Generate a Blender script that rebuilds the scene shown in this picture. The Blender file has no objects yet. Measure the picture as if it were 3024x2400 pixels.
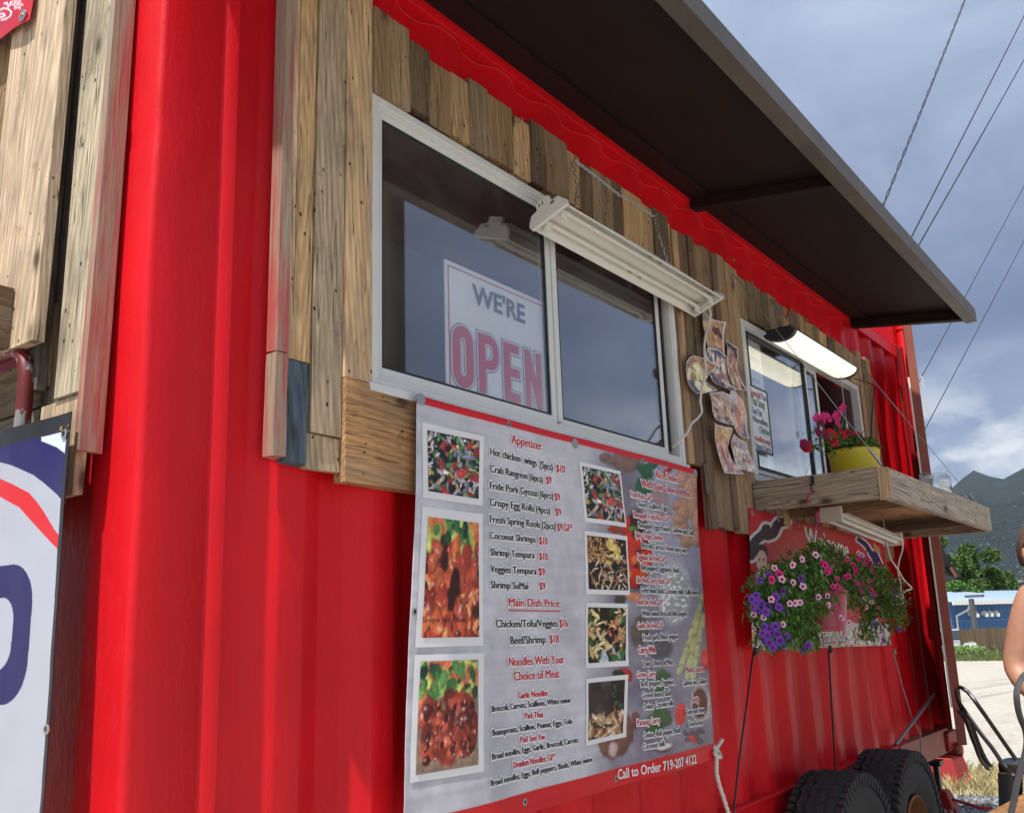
import bpy, math, random
import numpy as np
from mathutils import Vector, Matrix
random.seed(7)
S = bpy.context.scene
COL = S.collection
R = math.radians

# ------------------------------------------------------------------ camera
F = 2750.0; CX, CY = 1512.0, 1200.0            # focal length and centre in pixels of the 3024 px wide photograph
_vx = np.array([3665 - CX, 1800 - CY, F])
_vz = np.array([1130 - CX, 0, F]); _vz[1] = -(F * F + _vx[0] * _vz[0]) / _vx[1]
AX = _vx / np.linalg.norm(_vx); AZ = _vz / np.linalg.norm(_vz); AY = np.cross(AZ, AX)
M3 = np.stack([AX, AY, AZ], 1)                 # world -> camera (x right, y down, z forward)
CAM = np.array([0.0, -1.68, 1.5])
cam = bpy.data.cameras.new('camera'); cob = bpy.data.objects.new('camera', cam); COL.objects.link(cob)
cam.sensor_width = 36; cam.sensor_fit = 'HORIZONTAL'; cam.lens = F / 3024 * 36
cam.clip_start = 0.05; cam.clip_end = 20000
mw = Matrix.Identity(4)
for i in range(3):
    mw[i][0] = M3[0][i]; mw[i][1] = -M3[1][i]; mw[i][2] = -M3[2][i]; mw[i][3] = CAM[i]
cob.matrix_world = mw
S.camera = cob

def ray(px, py): return M3.T @ np.array([(px - CX) / F, (py - CY) / F, 1.0])
def onY(px, py, y=0.0):
    r = ray(px, py); return CAM + r * (y - CAM[1]) / r[1]
def onX(px, py, x):
    r = ray(px, py); return CAM + r * (x - CAM[0]) / r[0]
def onZ(px, py, z):
    r = ray(px, py); return CAM + r * (z - CAM[2]) / r[2]
def proj(p):
    q = (np.asarray(p, float) - CAM) @ M3.T
    return CX + F * q[..., 0] / q[..., 2], CY + F * q[..., 1] / q[..., 2], q[..., 2]

# ------------------------------------------------------------------ light
SUN = Vector((-0.45, -0.060, 1.0)).normalized()       # towards the sun
elev = math.asin(SUN.z); azim = math.atan2(SUN.x, SUN.y)
S.view_settings.view_transform = 'Standard'; S.view_settings.look = 'None'
S.view_settings.exposure = 0.85; S.view_settings.gamma = 1.0
W = bpy.data.worlds.new('World'); S.world = W; W.use_nodes = True
SKYS = 0.11
def sky_world():
    nt = W.node_tree; N = nt.nodes; L = nt.links; N.clear()
    out = N.new('ShaderNodeOutputWorld'); bg = N.new('ShaderNodeBackground'); L.new(bg.outputs[0], out.inputs[0])
    bg.inputs[1].default_value = SKYS
    sky = N.new('ShaderNodeTexSky'); sky.sky_type = 'NISHITA'; sky.sun_disc = False
    sky.sun_elevation = elev; sky.sun_rotation = azim; sky.air_density = 1.0; sky.dust_density = 1.5
    tc = N.new('ShaderNodeTexCoord')
    sep = N.new('ShaderNodeSeparateXYZ'); L.new(tc.outputs['Generated'], sep.inputs[0])
    # warp elevation with broad noise so that the cloud layers are not level bands
    n1 = N.new('ShaderNodeTexNoise'); n1.inputs['Scale'].default_value = 2.3; n1.inputs['Detail'].default_value = 4
    mp = N.new('ShaderNodeMapping'); mp.inputs['Scale'].default_value = (1, 1, 2.6); L.new(tc.outputs['Generated'], mp.inputs[0]); L.new(mp.outputs[0], n1.inputs['Vector'])
    n2 = N.new('ShaderNodeTexNoise'); n2.inputs['Scale'].default_value = 9; n2.inputs['Detail'].default_value = 8; n2.inputs['Roughness'].default_value = .58
    mp2 = N.new('ShaderNodeMapping'); mp2.inputs['Scale'].default_value = (1, 1, 2.0); mp2.inputs['Location'].default_value = (.3, .1, .05)
    L.new(tc.outputs['Generated'], mp2.inputs[0]); L.new(mp2.outputs[0], n2.inputs['Vector'])
    def mth(op, a, b=None, c=None, clamp=False):
        m = N.new('ShaderNodeMath'); m.operation = op; m.use_clamp = clamp
        for i, v in enumerate((a, b, c)):
            if v is None: continue
            if isinstance(v, (int, float)): m.inputs[i].default_value = v
            else: L.new(v, m.inputs[i])
        return m.outputs[0]
    e = mth('MULTIPLY_ADD', mth('SUBTRACT', n1.outputs[0], .5), .22, sep.outputs[2])
    e = mth('MULTIPLY_ADD', mth('SUBTRACT', n2.outputs[0], .5), .05, e)
    r = N.new('ShaderNodeValToRGB'); L.new(e, r.inputs[0])
    k = .74 / SKYS
    pts = [(0.0, (.62, .66, .72)), (.105, (.70, .73, .76)), (.150, (.62, .67, .74)), (.175, (.22, .28, .42)), (.26, (.125, .165, .285)),
           (.36, (.19, .235, .355)), (.46, (.26, .315, .445)), (.60, (.37, .45, .60)), (1.0, (.42, .49, .62))]
    cr = r.color_ramp
    while len(cr.elements) < len(pts): cr.elements.new(.5)
    for el_, (p, c) in zip(cr.elements, pts): el_.position = p; el_.color = (*c, 1)
    # heavier and lighter patches in the storm cloud
    n3 = N.new('ShaderNodeTexNoise'); n3.inputs['Scale'].default_value = 4.2; n3.inputs['Detail'].default_value = 7; n3.inputs['Roughness'].default_value = .55; n3.inputs['Distortion'].default_value = .6; L.new(mp2.outputs[0], n3.inputs['Vector'])
    pat = N.new('ShaderNodeValToRGB'); L.new(n3.outputs[0], pat.inputs[0]); pat.color_ramp.elements[0].position = .36; pat.color_ramp.elements[0].color = (.76, .78, .82, 1); pat.color_ramp.elements[1].position = .66; pat.color_ramp.elements[1].color = (1.22, 1.19, 1.14, 1)
    pm = N.new('ShaderNodeMix'); pm.data_type = 'RGBA'; pm.blend_type = 'MULTIPLY'; pm.inputs[0].default_value = 1; L.new(r.outputs[0], pm.inputs[6]); L.new(pat.outputs[0], pm.inputs[7])
    # cumulus heads near the horizon
    cu = N.new('ShaderNodeValToRGB'); L.new(n2.outputs[0], cu.inputs[0])
    cu.color_ramp.elements[0].position = .44; cu.color_ramp.elements[0].color = (0, 0, 0, 1)
    cu.color_ramp.elements[1].position = .62; cu.color_ramp.elements[1].color = (1, 1, 1, 1)
    band = mth('MULTIPLY', mth('SUBTRACT', 1.0, mth('MULTIPLY', mth('ABSOLUTE', mth('SUBTRACT', sep.outputs[2], .15)), 9.0), None, True), .85)
    mx = N.new('ShaderNodeMix'); mx.data_type = 'RGBA'; L.new(mth('MULTIPLY', cu.outputs[0], band), mx.inputs[0]); L.new(pm.outputs[2], mx.inputs[6]); mx.inputs[7].default_value = (.80, .81, .80, 1)
    sc = N.new('ShaderNodeVectorMath'); sc.operation = 'SCALE'; L.new(mx.outputs[2], sc.inputs[0]); sc.inputs['Scale'].default_value = k
    m2 = N.new('ShaderNodeMix'); m2.data_type = 'RGBA'; m2.inputs[0].default_value = .86; L.new(sky.outputs[0], m2.inputs[6]); L.new(sc.outputs[0], m2.inputs[7])
    L.new(m2.outputs[2], bg.inputs[0])
sky_world()
sl = bpy.data.lights.new('sun', 'SUN'); sl.energy = 3.6; sl.angle = R(1.2); sl.color = (1.0, .95, .87)
so = bpy.data.objects.new('sun', sl); COL.objects.link(so)
so.rotation_euler = (-SUN).to_track_quat('-Z', 'Y').to_euler()

# ------------------------------------------------------------------ materials
MATS = {}
class NT:
    def __init__(s, name):
        s.m = bpy.data.materials.new(name); s.m.use_nodes = True; s.nt = s.m.node_tree; s.N = s.nt.nodes; s.L = s.nt.links
        s.b = s.N['Principled BSDF']; s.out = s.N['Material Output']; MATS[name] = s.m
        s.tc = s.N.new('ShaderNodeTexCoord')
    def lk(s, a, b): s.L.new(a, b)
    def mapping(s, scale=(1, 1, 1), loc=None, src='Object', rot=(0, 0, 0)):
        mp = s.N.new('ShaderNodeMapping'); mp.inputs['Scale'].default_value = scale; mp.inputs['Rotation'].default_value = rot
        s.lk(s.tc.outputs[src], mp.inputs[0])
        if loc is not None: s.lk(loc, mp.inputs['Location'])
        return mp.outputs[0]
    def noise(s, vec, scale, detail=4, rough=.55, dist=0):
        n = s.N.new('ShaderNodeTexNoise'); s.lk(vec, n.inputs['Vector']); n.inputs['Scale'].default_value = scale
        n.inputs['Detail'].default_value = detail; n.inputs['Roughness'].default_value = rough; n.inputs['Distortion'].default_value = dist
        return n.outputs[0]
    def vor(s, vec, scale, feature='F1', out=0):
        n = s.N.new('ShaderNodeTexVoronoi'); s.lk(vec, n.inputs['Vector']); n.inputs['Scale'].default_value = scale; n.feature = feature
        return n.outputs[out]
    def ramp(s, fac, pts, interp='LINEAR'):
        r = s.N.new('ShaderNodeValToRGB'); s.lk(fac, r.inputs[0]); cr = r.color_ramp; cr.interpolation = interp
        while len(cr.elements) < len(pts): cr.elements.new(.5)
        for e, (p, c) in zip(cr.elements, pts):
            e.position = p; e.color = (*c, 1) if not isinstance(c, (int, float)) else (c, c, c, 1)
        return r.outputs[0]
    def mix(s, fac, a, b, mode='MIX'):
        m = s.N.new('ShaderNodeMix'); m.data_type = 'RGBA'; m.blend_type = mode
        for i, v in ((0, fac), (6, a), (7, b)):
            if hasattr(v, 'links') or hasattr(v, 'is_output'): s.lk(v, m.inputs[i])
            elif isinstance(v, (int, float)): m.inputs[i].default_value = v if i == 0 else (v, v, v, 1)
            else: m.inputs[i].default_value = (*v, 1)
        return m.outputs[2]
    def math(s, op, a, b=None, clamp=False):
        m = s.N.new('ShaderNodeMath'); m.operation = op; m.use_clamp = clamp
        for i, v in enumerate((a, b)):
            if v is None: continue
            if isinstance(v, (int, float)): m.inputs[i].default_value = v
            else: s.lk(v, m.inputs[i])
        return m.outputs[0]
    def bump(s, h, strength=.3, dist=.01, normal=None):
        b = s.N.new('ShaderNodeBump'); b.inputs['Strength'].default_value = strength; b.inputs['Distance'].default_value = dist
        s.lk(h, b.inputs['Height'])
        if normal is not None: s.lk(normal, b.inputs['Normal'])
        s.lk(b.outputs[0], s.b.inputs['Normal']); return b.outputs[0]
    def set(s, col=None, rough=None, metal=None, spec=None, coat=None, rsock=None):
        if col is not None:
            if isinstance(col, tuple): s.b.inputs['Base Color'].default_value = (*col, 1)
            else: s.lk(col, s.b.inputs['Base Color'])
        if rough is not None:
            if isinstance(rough, (int, float)): s.b.inputs['Roughness'].default_value = rough
            else: s.lk(rough, s.b.inputs['Roughness'])
        if metal is not None: s.b.inputs['Metallic'].default_value = metal
        if spec is not None: s.b.inputs['Specular IOR Level'].default_value = spec
        if coat is not None: s.b.inputs['Coat Weight'].default_value = coat
        return s.m

def simple(name, col, rough=.5, metal=0, var=.12, scale=30, spec=None, bump=.15):
    t = NT(name); v = t.mapping()
    n = t.noise(v, scale, 5)
    c = t.mix(n, tuple(x * (1 - var) for x in col), tuple(min(1, x * (1 + var)) for x in col))
    t.set(c, rough, metal, spec)
    if bump: t.bump(n, bump, .002)
    return t.m

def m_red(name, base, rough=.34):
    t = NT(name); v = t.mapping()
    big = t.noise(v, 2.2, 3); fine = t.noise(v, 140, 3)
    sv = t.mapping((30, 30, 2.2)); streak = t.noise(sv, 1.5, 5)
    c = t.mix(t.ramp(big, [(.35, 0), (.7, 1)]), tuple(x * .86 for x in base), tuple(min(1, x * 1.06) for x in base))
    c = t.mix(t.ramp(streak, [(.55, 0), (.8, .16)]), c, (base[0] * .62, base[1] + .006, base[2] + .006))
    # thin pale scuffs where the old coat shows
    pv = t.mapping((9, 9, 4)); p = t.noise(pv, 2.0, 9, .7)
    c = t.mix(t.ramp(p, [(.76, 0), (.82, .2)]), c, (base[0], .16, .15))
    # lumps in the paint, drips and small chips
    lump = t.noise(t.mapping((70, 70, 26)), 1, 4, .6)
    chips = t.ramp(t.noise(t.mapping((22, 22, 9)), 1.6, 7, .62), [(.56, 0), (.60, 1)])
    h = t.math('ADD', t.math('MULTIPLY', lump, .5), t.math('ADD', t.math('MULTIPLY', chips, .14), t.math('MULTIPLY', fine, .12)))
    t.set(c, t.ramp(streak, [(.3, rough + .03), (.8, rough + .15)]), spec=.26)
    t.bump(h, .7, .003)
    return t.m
RED = (.70, .008, .016)
m_red('red_paint', RED)
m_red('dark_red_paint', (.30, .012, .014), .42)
m_red('dull_red_paint', (.36, .035, .035), .55)

def m_wood(name, axis, gray=0.0, sat=1.0):
    """weathered board: grain runs along axis; the board's own colour comes from the object colour"""
    t = NT(name)
    oi = t.N.new('ShaderNodeObjectInfo')
    off = t.math('MULTIPLY', oi.outputs['Random'], 37.0)
    cv = t.N.new('ShaderNodeCombineXYZ')
    for i in range(3): t.lk(off, cv.inputs[i])
    s1 = [26, 26, 26]; s1[axis] = 1.6
    s2 = [150, 150, 150]; s2[axis] = 5
    s3 = [7, 7, 7]; s3[axis] = 2.2
    g1 = t.noise(t.mapping(tuple(s1), cv.outputs[0]), 1, 5, .6, 1.6)
    g2 = t.noise(t.mapping(tuple(s2), cv.outputs[0]), 1, 4, .6, .3)
    st = t.noise(t.mapping(tuple(s3), cv.outputs[0]), 1, 5, .6)
    # cathedral grain rings
    wv = t.N.new('ShaderNodeTexWave'); wv.wave_type = 'RINGS'; wv.rings_direction = 'XYZ'[axis] if False else 'SPHERICAL'
    s4 = [11, 11, 11]; s4[axis] = 1.1
    t.lk(t.mapping(tuple(s4), cv.outputs[0]), wv.inputs['Vector']); wv.inputs['Scale'].default_value = 2.6; wv.inputs['Distortion'].default_value = 7
    wv.inputs['Detail'].default_value = 3; wv.inputs['Detail Scale'].default_value = .8
    base = oi.outputs['Color']
    s7 = [240, 240, 240]; s7[axis] = 3.5
    s8 = [34, 34, 34]; s8[axis] = .9
    fib = t.noise(t.mapping(tuple(s7), cv.outputs[0]), 1, 5, .7, .2)
    crk = t.noise(t.mapping(tuple(s8), cv.outputs[0]), 1, 3, .5, .5)
    dark = t.mix(1.0, base, (.26, .22, .19), 'MULTIPLY'); light = t.mix(1.0, base, (1.40, 1.36, 1.34), 'MULTIPLY')
    c = t.mix(t.ramp(g1, [(.28, 0), (.74, 1)]), t.mix(.40, base, dark), light)
    c = t.mix(t.math('MULTIPLY', wv.outputs[0], .50), c, t.mix(1.0, c, (.50, .42, .34), 'MULTIPLY'))
    c = t.mix(t.ramp(fib, [(.44, 0), (.70, .50)]), c, t.mix(.6, c, dark))
    gray = t.ramp(t.noise(t.mapping(tuple(s3), cv.outputs[0]), 1.9, 5, .65), [(.46, 0), (.70, .48)])
    c = t.mix(gray, c, t.mix(fib, (.34, .30, .235), (.15, .13, .105)))
    c = t.mix(t.ramp(st, [(.55, 0), (.74, .70)]), c, (.080, .056, .040))
    blot = t.noise(t.mapping((9, 9, 9), cv.outputs[0]), 1, 6, .7)
    c = t.mix(t.ramp(blot, [(.60, 0), (.68, .42)]), c, (.085, .06, .045))
    ck = t.ramp(t.math('ABSOLUTE', t.math('SUBTRACT', crk, .5)), [(.0, .8), (.004, .6), (.009, 0)])
    ckm = t.math('MULTIPLY', ck, t.ramp(g1, [(.45, 0), (.55, 1)]))
    c = t.mix(ckm, c, (.02, .015, .012))
    # knots and nail holes
    s5 = [8, 8, 8]; s5[axis] = 4.2
    k = t.vor(t.mapping(tuple(s5), cv.outputs[0]), 1.0)
    c = t.mix(t.ramp(k, [(.06, .85), (.13, .25), (.2, 0)]), c, (.04, .022, .013))
    s6 = [34, 34, 34]; s6[axis] = 22
    nh = t.vor(t.mapping(tuple(s6), cv.outputs[0]), 1.0)
    msk = t.ramp(t.noise(t.mapping((6, 6, 6), cv.outputs[0]), 1, 2), [(.5, 0), (.56, 1)])
    nhm = t.math('MULTIPLY', t.ramp(nh, [(.10, 1), (.14, 0)]), msk)
    c = t.mix(t.math('MULTIPLY', nhm, .9), c, (.016, .013, .011))
    t.set(c, .78, spec=.25)
    h = t.math('ADD', t.math('MULTIPLY', fib, .8), t.math('ADD', t.math('MULTIPLY', g1, .9), t.math('MULTIPLY', t.math('ADD', nhm, ckm), -1.2)))
    t.bump(h, .9, .004)
    return t.m
m_wood('wood_x', 0); m_wood('wood_y', 1); m_wood('wood_z', 2)

def m_overspray():
    t = NT('wood_oversprayed')
    oi = t.N.new('ShaderNodeObjectInfo')
    g = t.noise(t.mapping((60, 60, 2.5)), 1, 5); g2 = t.noise(t.mapping((150, 150, 6)), 1, 4)
    c = t.mix(g, (.24, .185, .125), (.44, .37, .27))
    c = t.mix(t.ramp(g2, [(.5, 0), (.68, .6)]), c, (.16, .13, .10))
    sp = t.N.new('ShaderNodeSeparateXYZ'); t.lk(t.tc.outputs['Object'], sp.inputs[0])
    m = t.math('ADD', t.math('MULTIPLY', t.noise(t.mapping((40, 40, 3)), 1, 6, .65), 1.2), t.math('MULTIPLY', sp.outputs[2], -.16))
    m = t.math('ADD', m, t.math('MULTIPLY', sp.outputs[0], 2.2))
    c = t.mix(t.ramp(m, [(.52, 0), (.80, .80)]), c, (.42, .03, .045))
    t.set(c, .6); t.bump(g2, .5, .003)
m_overspray()

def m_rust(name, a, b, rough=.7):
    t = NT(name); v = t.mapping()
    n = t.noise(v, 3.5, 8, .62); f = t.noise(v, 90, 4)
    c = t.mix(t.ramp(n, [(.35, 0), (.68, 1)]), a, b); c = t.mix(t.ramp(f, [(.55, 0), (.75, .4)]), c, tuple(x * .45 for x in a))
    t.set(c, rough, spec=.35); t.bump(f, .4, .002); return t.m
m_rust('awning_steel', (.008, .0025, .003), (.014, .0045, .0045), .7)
m_rust('awning_angle', (.085, .072, .062), (.12, .10, .085), .5)
m_rust('door_primer', (.26, .075, .05), (.34, .11, .075), .6)
m_rust('rusty_steel', (.16, .06, .025), (.30, .13, .05), .85)
m_rust('pink_beam', (.36, .12, .10), (.44, .18, .14), .6)
simple('white_vinyl', (.66, .67, .66), .38, 0, .06, 18)
simple('white_enamel', (.70, .69, .64), .32, 0, .05, 12)
simple('black_rubber', (.034, .034, .034), .8, 0, .55, 26, bump=.6)
simple('black_metal', (.022, .022, .025), .38, 0, .2, 60)
simple('black_plastic', (.018, .018, .02), .4, 0, .2, 40)
simple('galvanised', (.42, .43, .44), .42, .85, .12, 60)
simple('brass', (.62, .45, .18), .35, .9, .1, 60)
simple('steel_dull', (.30, .29, .28), .5, .7, .2, 60)
simple('white_cable', (.62, .61, .57), .5, 0, .06, 20)
simple('white_rope', (.66, .63, .55), .85, 0, .15, 200)
simple('yellow_ceramic', (.62, .50, .03), .42, 0, .05, 120)
simple('pink_plastic', (.36, .05, .10), .4, 0, .08, 30)
simple('interior_wall', (.045, .045, .045), .8, 0, .1, 6)
simple('dark_gasket', (.015, .015, .016), .5, 0, .1, 40)
simple('interior_red', (.16, .02, .03), .8, 0, .1, 6)
simple('green_plastic', (.20, .27, .23), .4, 0, .1, 10)
simple('grey_post', (.12, .12, .13), .6, 0, .1, 20)
simple('blue_wall', (.045, .13, .30), .6, 0, .08, 3)
simple('blue_wall_light', (.07, .19, .40), .6, 0, .08, 3)
simple('pale_roof', (.42, .52, .66), .45, 0, .06, 2)
simple('gutter_white', (.72, .71, .67), .5, 0, .05, 4)
simple('black_cloth', (.02, .018, .022), .85, 0, .2, 40)
simple('silver_paint', (.50, .52, .54), .28, .5, .05, 4)
simple('car_glass', (.03, .04, .05), .08, 0, .1, 4, bump=0)
simple('soil', (.05, .035, .022), .95, 0, .3, 60)
simple('stem_green', (.07, .15, .03), .6, 0, .2, 60)
simple('dark_dress', (.03, .03, .04), .85, 0, .2, 30)
simple('hair', (.10, .07, .05), .6, 0, .2, 60)
simple('paper_white', (.84, .85, .86), .6, 0, .04, 9, bump=0)
simple('sugar_white', (.80, .79, .76), .8, 0, .05, 300, bump=.6)
simple('red_plastic_pipe', (.62, .008, .014), .3, 0, .06, 20)
simple('strap_grey', (.06, .06, .065), .7, 0, .2, 80)
simple('hay', (.28, .19, .07), .95, 0, .5, 60, bump=1)

def flat(name, col, rough=.55):
    t = NT(name); t.set(col, rough, spec=.3); return t.m
flat('ink_black', (.012, .012, .018)); flat('ink_red', (.56, .012, .03)); flat('ink_white', (.78, .78, .80)); flat('ink_grey', (.06, .07, .075))
flat('ink_navy', (.03, .035, .16)); flat('ink_blue', (.05, .12, .35)); flat('ink_green', (.05, .25, .12)); flat('ink_pale_red', (.60, .05, .075))

def m_vcol(name, rough=.5, weave=True, spec=.35):
    t = NT(name); a = t.N.new('ShaderNodeVertexColor'); a.layer_name = 'Col'
    t.set(a.outputs[0], rough, spec=spec)
    if weave:
        h = t.noise(t.mapping((40, 40, 420)), 1, 2); h2 = t.noise(t.mapping((5, 5, 3)), 1, 3)
        t.bump(t.math('ADD', t.math('MULTIPLY', h, .06), h2), .35, .006)
    return t.m
m_vcol('printed_vinyl', .36); m_vcol('printed_paper', .42, False)

def m_glass(name, fac, tint=(.85, .9, .9)):
    t = NT(name); N, L = t.N, t.L
    tr = N.new('ShaderNodeBsdfTransparent'); tr.inputs[0].default_value = (*tint, 1)
    gl = N.new('ShaderNodeBsdfGlossy'); gl.inputs['Roughness'].default_value = .015; gl.inputs[0].default_value = (.95, .97, 1, 1)
    lw = N.new('ShaderNodeLayerWeight'); lw.inputs[0].default_value = .5
    f = t.math('MULTIPLY', lw.outputs['Facing'], lw.outputs['Facing']); f = t.math('MULTIPLY', f, .80); f = t.math('ADD', f, fac, True)
    # faint dust
    df = N.new('ShaderNodeBsdfDiffuse'); df.inputs[0].default_value = (.5, .5, .5, 1)
    mx = N.new('ShaderNodeMixShader'); L.new(f, mx.inputs[0]); L.new(tr.outputs[0], mx.inputs[1]); L.new(gl.outputs[0], mx.inputs[2])
    m2 = N.new('ShaderNodeMixShader'); L.new(t.ramp(t.noise(t.mapping(), 3, 7, .7), [(.4, .015), (.8, .09)]), m2.inputs[0]); L.new(mx.outputs[0], m2.inputs[1]); L.new(df.outputs[0], m2.inputs[2])
    L.new(m2.outputs[0], t.out.inputs[0])
    wob = t.noise(t.mapping(), 1.3, 1); b = N.new('ShaderNodeBump'); b.inputs['Strength'].default_value = .15; b.inputs['Distance'].default_value = .0015; L.new(wob, b.inputs['Height']); L.new(b.outputs[0], gl.inputs['Normal'])
    return t.m
m_glass('window_glass', .06, (.97, .98, .98))
m_glass('jar_glass', .14, (.93, .96, .96))

def m_emit(name, col, st):
    t = NT(name); t.b.inputs['Emission Color'].default_value = (*col, 1); t.b.inputs['Emission Strength'].default_value = st; t.set((.7, .7, .6), .3); return t.m
m_emit('lit_diffuser', (1.0, .96, .74), .60)

def m_skin():
    t = NT('skin'); v = t.mapping(); n = t.noise(v, 25, 5); f = t.noise(v, 180, 3)
    t.set(t.mix(n, (.36, .17, .11), (.52, .28, .19)), .5); t.b.inputs['Subsurface Weight'].default_value = .1; t.b.inputs['Subsurface Radius'].default_value = (.01, .004, .002)
    t.bump(t.math('ADD', f, n), .3, .003)
m_skin()

def m_leaf(name, a, b):
    t = NT(name); oi = t.N.new('ShaderNodeObjectInfo'); n = t.noise(t.mapping(), 9, 3)
    g = t.N.new('ShaderNodeNewGeometry')
    c = t.mix(g.outputs['Random Per Island'], a, b)
    t.set(c, .6, spec=.15)
    return t.m
m_leaf('leaf_green', (.045, .12, .02), (.12, .24, .05)); m_leaf('leaf_bright', (.12, .22, .05), (.25, .36, .12))
m_leaf('tree_leaf', (.035, .075, .018), (.10, .17, .04)); m_leaf('shrub_leaf', (.028, .040, .030), (.05, .065, .045))
m_leaf('petal_purple', (.10, .03, .30), (.20, .08, .50)); m_leaf('petal_pale_pink', (.62, .26, .40), (.80, .50, .62)); m_leaf('petal_magenta', (.50, .02, .14), (.68, .05, .22))
m_leaf('petal_red', (.34, .004, .012), (.46, .008, .02)); m_leaf('petal_dark', (.20, .01, .04), (.16, .01, .06)); m_leaf('dry_grass', (.36, .30, .14), (.55, .48, .26)); m_leaf('green_grass', (.08, .12, .035), (.17, .20, .08))
m_leaf('gravel_stone', (.06, .065, .07), (.30, .31, .32))
m_leaf('bark', (.05, .04, .03), (.08, .06, .045))

def m_ground():
    t = NT('dirt_ground'); v = t.mapping()
    n = t.noise(v, .25, 8, .6); f = t.noise(v, 9, 8, .7); p = t.noise(t.mapping((.35, 1.4, 1)), 1.1, 6, .6)
    c = t.mix(n, (.40, .37, .32), (.52, .49, .43)); c = t.mix(t.ramp(f, [(.45, 0), (.62, .5)]), c, (.26, .24, .21))
    c = t.mix(t.ramp(p, [(.52, 0), (.66, .45)]), c, (.33, .29, .23)); t.set(c, .95, spec=.1); t.bump(f, .8, .03); return t.m
m_ground()
def m_hill():
    t = NT('scrub_hillside'); v = t.mapping()
    big = t.noise(v, .006, 5, .6); sp = t.noise(v, .11, 3, .7); sp2 = t.noise(v, .035, 4, .6)
    sep = t.N.new('ShaderNodeSeparateXYZ'); t.lk(t.tc.outputs['Object'], sep.inputs[0])
    low = t.ramp(t.math('MULTIPLY_ADD', sep.outputs[2], 1 / 260.), [(0, 0), (1, 1)])
    earth = t.mix(big, (.16, .15, .12), (.34, .31, .25)); bush = t.mix(sp2, (.014, .022, .028), (.026, .038, .040))
    cover = t.math('ADD', t.math('MULTIPLY', sp, .7), t.math('ADD', t.math('MULTIPLY', sp2, .35), t.math('MULTIPLY', low, .16)))
    c = t.mix(t.ramp(cover, [(.515, 0), (.575, 1)]), earth, bush)
    t.set(c, .95, spec=.05); t.bump(sp, 1, 6); return t.m
m_hill()
def m_fence():
    t = NT('fence_board'); g = t.noise(t.mapping((9, 9, .7)), 1, 5); oi = t.N.new('ShaderNodeObjectInfo')
    c = t.mix(g, (.12, .085, .055), (.30, .22, .14)); c = t.mix(t.math('MULTIPLY', oi.outputs['Random'], .6), c, (.07, .05, .035)); t.set(c, .9, spec=.1); return t.m
m_fence()

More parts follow.
